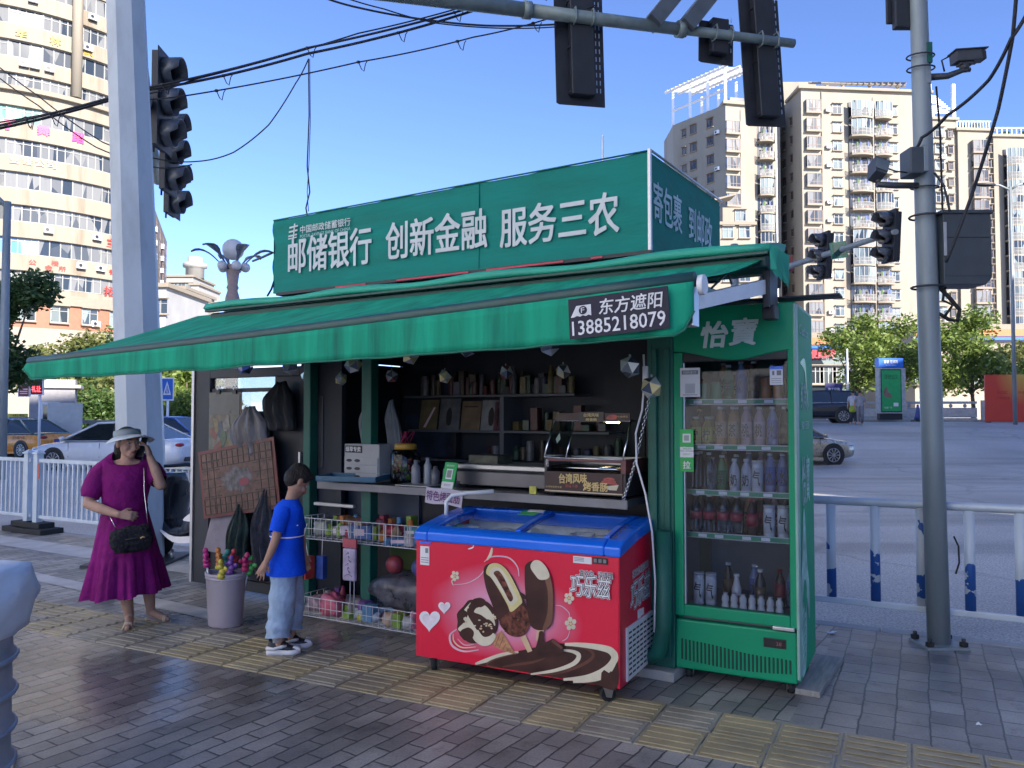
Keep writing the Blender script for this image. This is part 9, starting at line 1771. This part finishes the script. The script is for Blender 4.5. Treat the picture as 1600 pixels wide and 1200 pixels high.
for deg, y in ((12.5, 55), (-.5, 105), (1.6, 105), (4.5, 105), (5, 358), (15.5, 358), (12, 408), (16.5, 408), (15.5, 500), (13.5, 3), (1, 3)): q, a = on_t(R(deg), Rr + .03); place(ACM, 'air_conditioner', tT, (q.x, q.y, zT(y + 4)), a)
def tsign(t_, deg, y, w_, h_, m, b_=.02): q, a = on_t(R(deg), Rr + .10); X = Vector((math.cos(a), math.sin(a), 0)); mb = MB(); mb.text(t_, (q.x, q.y, zT(y)), w_, h_, m, X=X, bold=b_); mb.build('lettering', tT)
gld = mat('sign_gold', (.42, .28, .03), .5); pnk = mat('sign_pink', (.6, .05, .22), .5); rd = mat('sign_red2', (.5, .04, .03), .5); emb = mat('sign_embossed', (.5, .42, .33), .7)
for t_, d_ in (('华', -1.2), ('林', 5.6), ('家', 12.8), ('升', 19.8)): tsign(t_, d_, 58 + abs(d_ - 5) * .25, .95, .85, gld)
for t_, d_ in (('子', -3.2), ('舞', 3.6), ('蹈', 10.8)): tsign(t_, d_, 202, 1.05, 1.0, pnk, .03)
for t_, d_ in (('业', -2), ('绘', 0.6), ('公', 3.0), ('司', 5.4)): tsign(t_, d_, 254, .75, .7, emb)
tsign('主', 19.5, 362, 1.3, 1.0, rd, .03)
for t_, d_, y in (('公', 2.0, 410), ('楼', 6.5, 408), ('会', 5.2, 416), ('所', 8.0, 416), ('餐', 19.5, 410), ('饮', 22, 411), ('招', 19, 443), ('租', 23, 443)): tsign(t_, d_, y, .62 if y != 443 else 1.2, .5 if y != 443 else 1.0, rd, .02)
t = block('dark_block', 'block painted in shade tone seen edge-on just right of the white pole', 'apartment block', [(bx(205, 88), 88), (bx(229, 88), 88), (bx(257, 112), 112), (bx(215, 112), 112)], -1, bz(306, 88), mat('shade_tone_stucco', (.14, .13, .13), .9, var=.3, scale=.5), parapet=False)  # the side face's shade is put into this dark wall colour
e0 = Vector((bx(229, 88), 88, 0)); e1_ = Vector((bx(257, 112), 112, 0)); ea = math.atan2((e1_ - e0).y, (e1_ - e0).x)
for k in range(7):
    for s_ in (.12, .32, .52, .72, .92): q = e0.lerp(e1_, s_); place(WD, 'window', t, (q.x + .03, q.y - .02, bz(470 - k * 22, 88)), ea)
    for s_ in (.22, .62): q = e0.lerp(e1_, s_); place(ACM, 'air_conditioner', t, (q.x + .03, q.y, bz(478 - k * 22, 88)), ea)
for nm, lb, px0, px1, Y, yt, m_, nx, ny in (('house', 'grey and white low building right of the white pole at its foot', 226, 257, 86, 449, mat('render_grey', (.34, .34, .34), .8, var=.1, scale=.5), 2, 2), ('house', 'cream low house with rows of small windows beyond the grey one', 256, 286, 120, 452, cream_w, 3, 4), ('apartment_tower', 'bright white apartment block with a crown far away left of the flower lamp', 252, 299, 170, 433, mat('render_white', (.34, .33, .31), .8, var=.06, scale=.3), 4, 5), ('house', 'narrow white block at the right end of the far houses', 296, 308, 165, 446, mat('render_white', (.34, .33, .31), .8), 1, 4)):
    t = block(nm, lb, 'building', [(bx(px0, Y), Y), (bx(px1, Y), Y), (bx(px1, Y), Y + 12), (bx(px0, Y), Y + 12)], -1, bz(yt, Y), m_)
    for i in range(nx):
        for j in range(ny): place(WL, 'window', t, (bx(lerp(px0, px1, (i + .5) / nx), Y), Y - .03, bz(yt, Y) - 2.9 - j * 3.4), 0)
    if px1 == 299: mb = MB(); c_ = bx(290, Y); mb.lathe([(2.0, 0), (2.0, 2.2), (2.6, 2.4), (2.6, 3.2), (1.6, 3.4), (1.6, 4.6), (0, 4.8)], m_, 10, (c_, Y + 4, bz(yt, Y) + .4)); mb.build('crown', t)
sh = Vector((math.sin(SUN_AZ), -math.cos(SUN_AZ), 0)); pp = Vector((math.cos(SUN_AZ), math.sin(SUN_AZ), 0))
for lb, p0, p1, H in (('tall cream block across the street behind the viewer', -6, 15, 34.0), ('long lower block across the street behind the viewer', 15.5, 58, 27.0)):
    c = pp * ((p0 + p1) / 2) + sh * 30; t = thing('unseen_block', lb, 'building', c, math.atan2(pp.y, pp.x) , 'blocks across the street behind the viewer'); L = (p1 - p0) / 2; wl = mat('render_cream2', (.55, .5, .42), .85, var=.06)
    mb = MB(); mb.box(-L, -8, -1, L, 8, H, wl); mb.box(-L - .4, -8.4, H, L + .4, 8.4, H + .6, slab_w); mb.build('wall', t)
    for k in range(int(H / 6)):
        mb = MB()
        for j in range(int(L * 2 / 6)): x = -L + 3 + j * 6; mb.box(x - 1.2, 8.0, 2 + k * 6, x + 1.2, 8.06, 4.2 + k * 6, wgd)
        o = mb.build('window_row', t)
t = thing('unseen_block', 'added white block left behind the viewer, bouncing sunlight onto the kiosk', 'building', (-30, -14, 0)); wt = mat('bounce_wall_white', (.78, .77, .75), .6, var=.05)  # unseen block added to throw sunlight back onto the shaded kiosk front
mb = MB(); mb.box(-8, -30, -1, 8, 22, 40, wt); mb.box(-8.4, -30.4, 40, 8.4, 22.4, 40.6, wt); mb.build('wall', t)
for k in range(6):
    mb = MB()
    for j in range(7): mb.box(8.0, -19 + j * 6, 2 + k * 5, 8.06, -17.4 + j * 6, 3.6 + k * 5, wgd)
    mb.build('window_row', t)
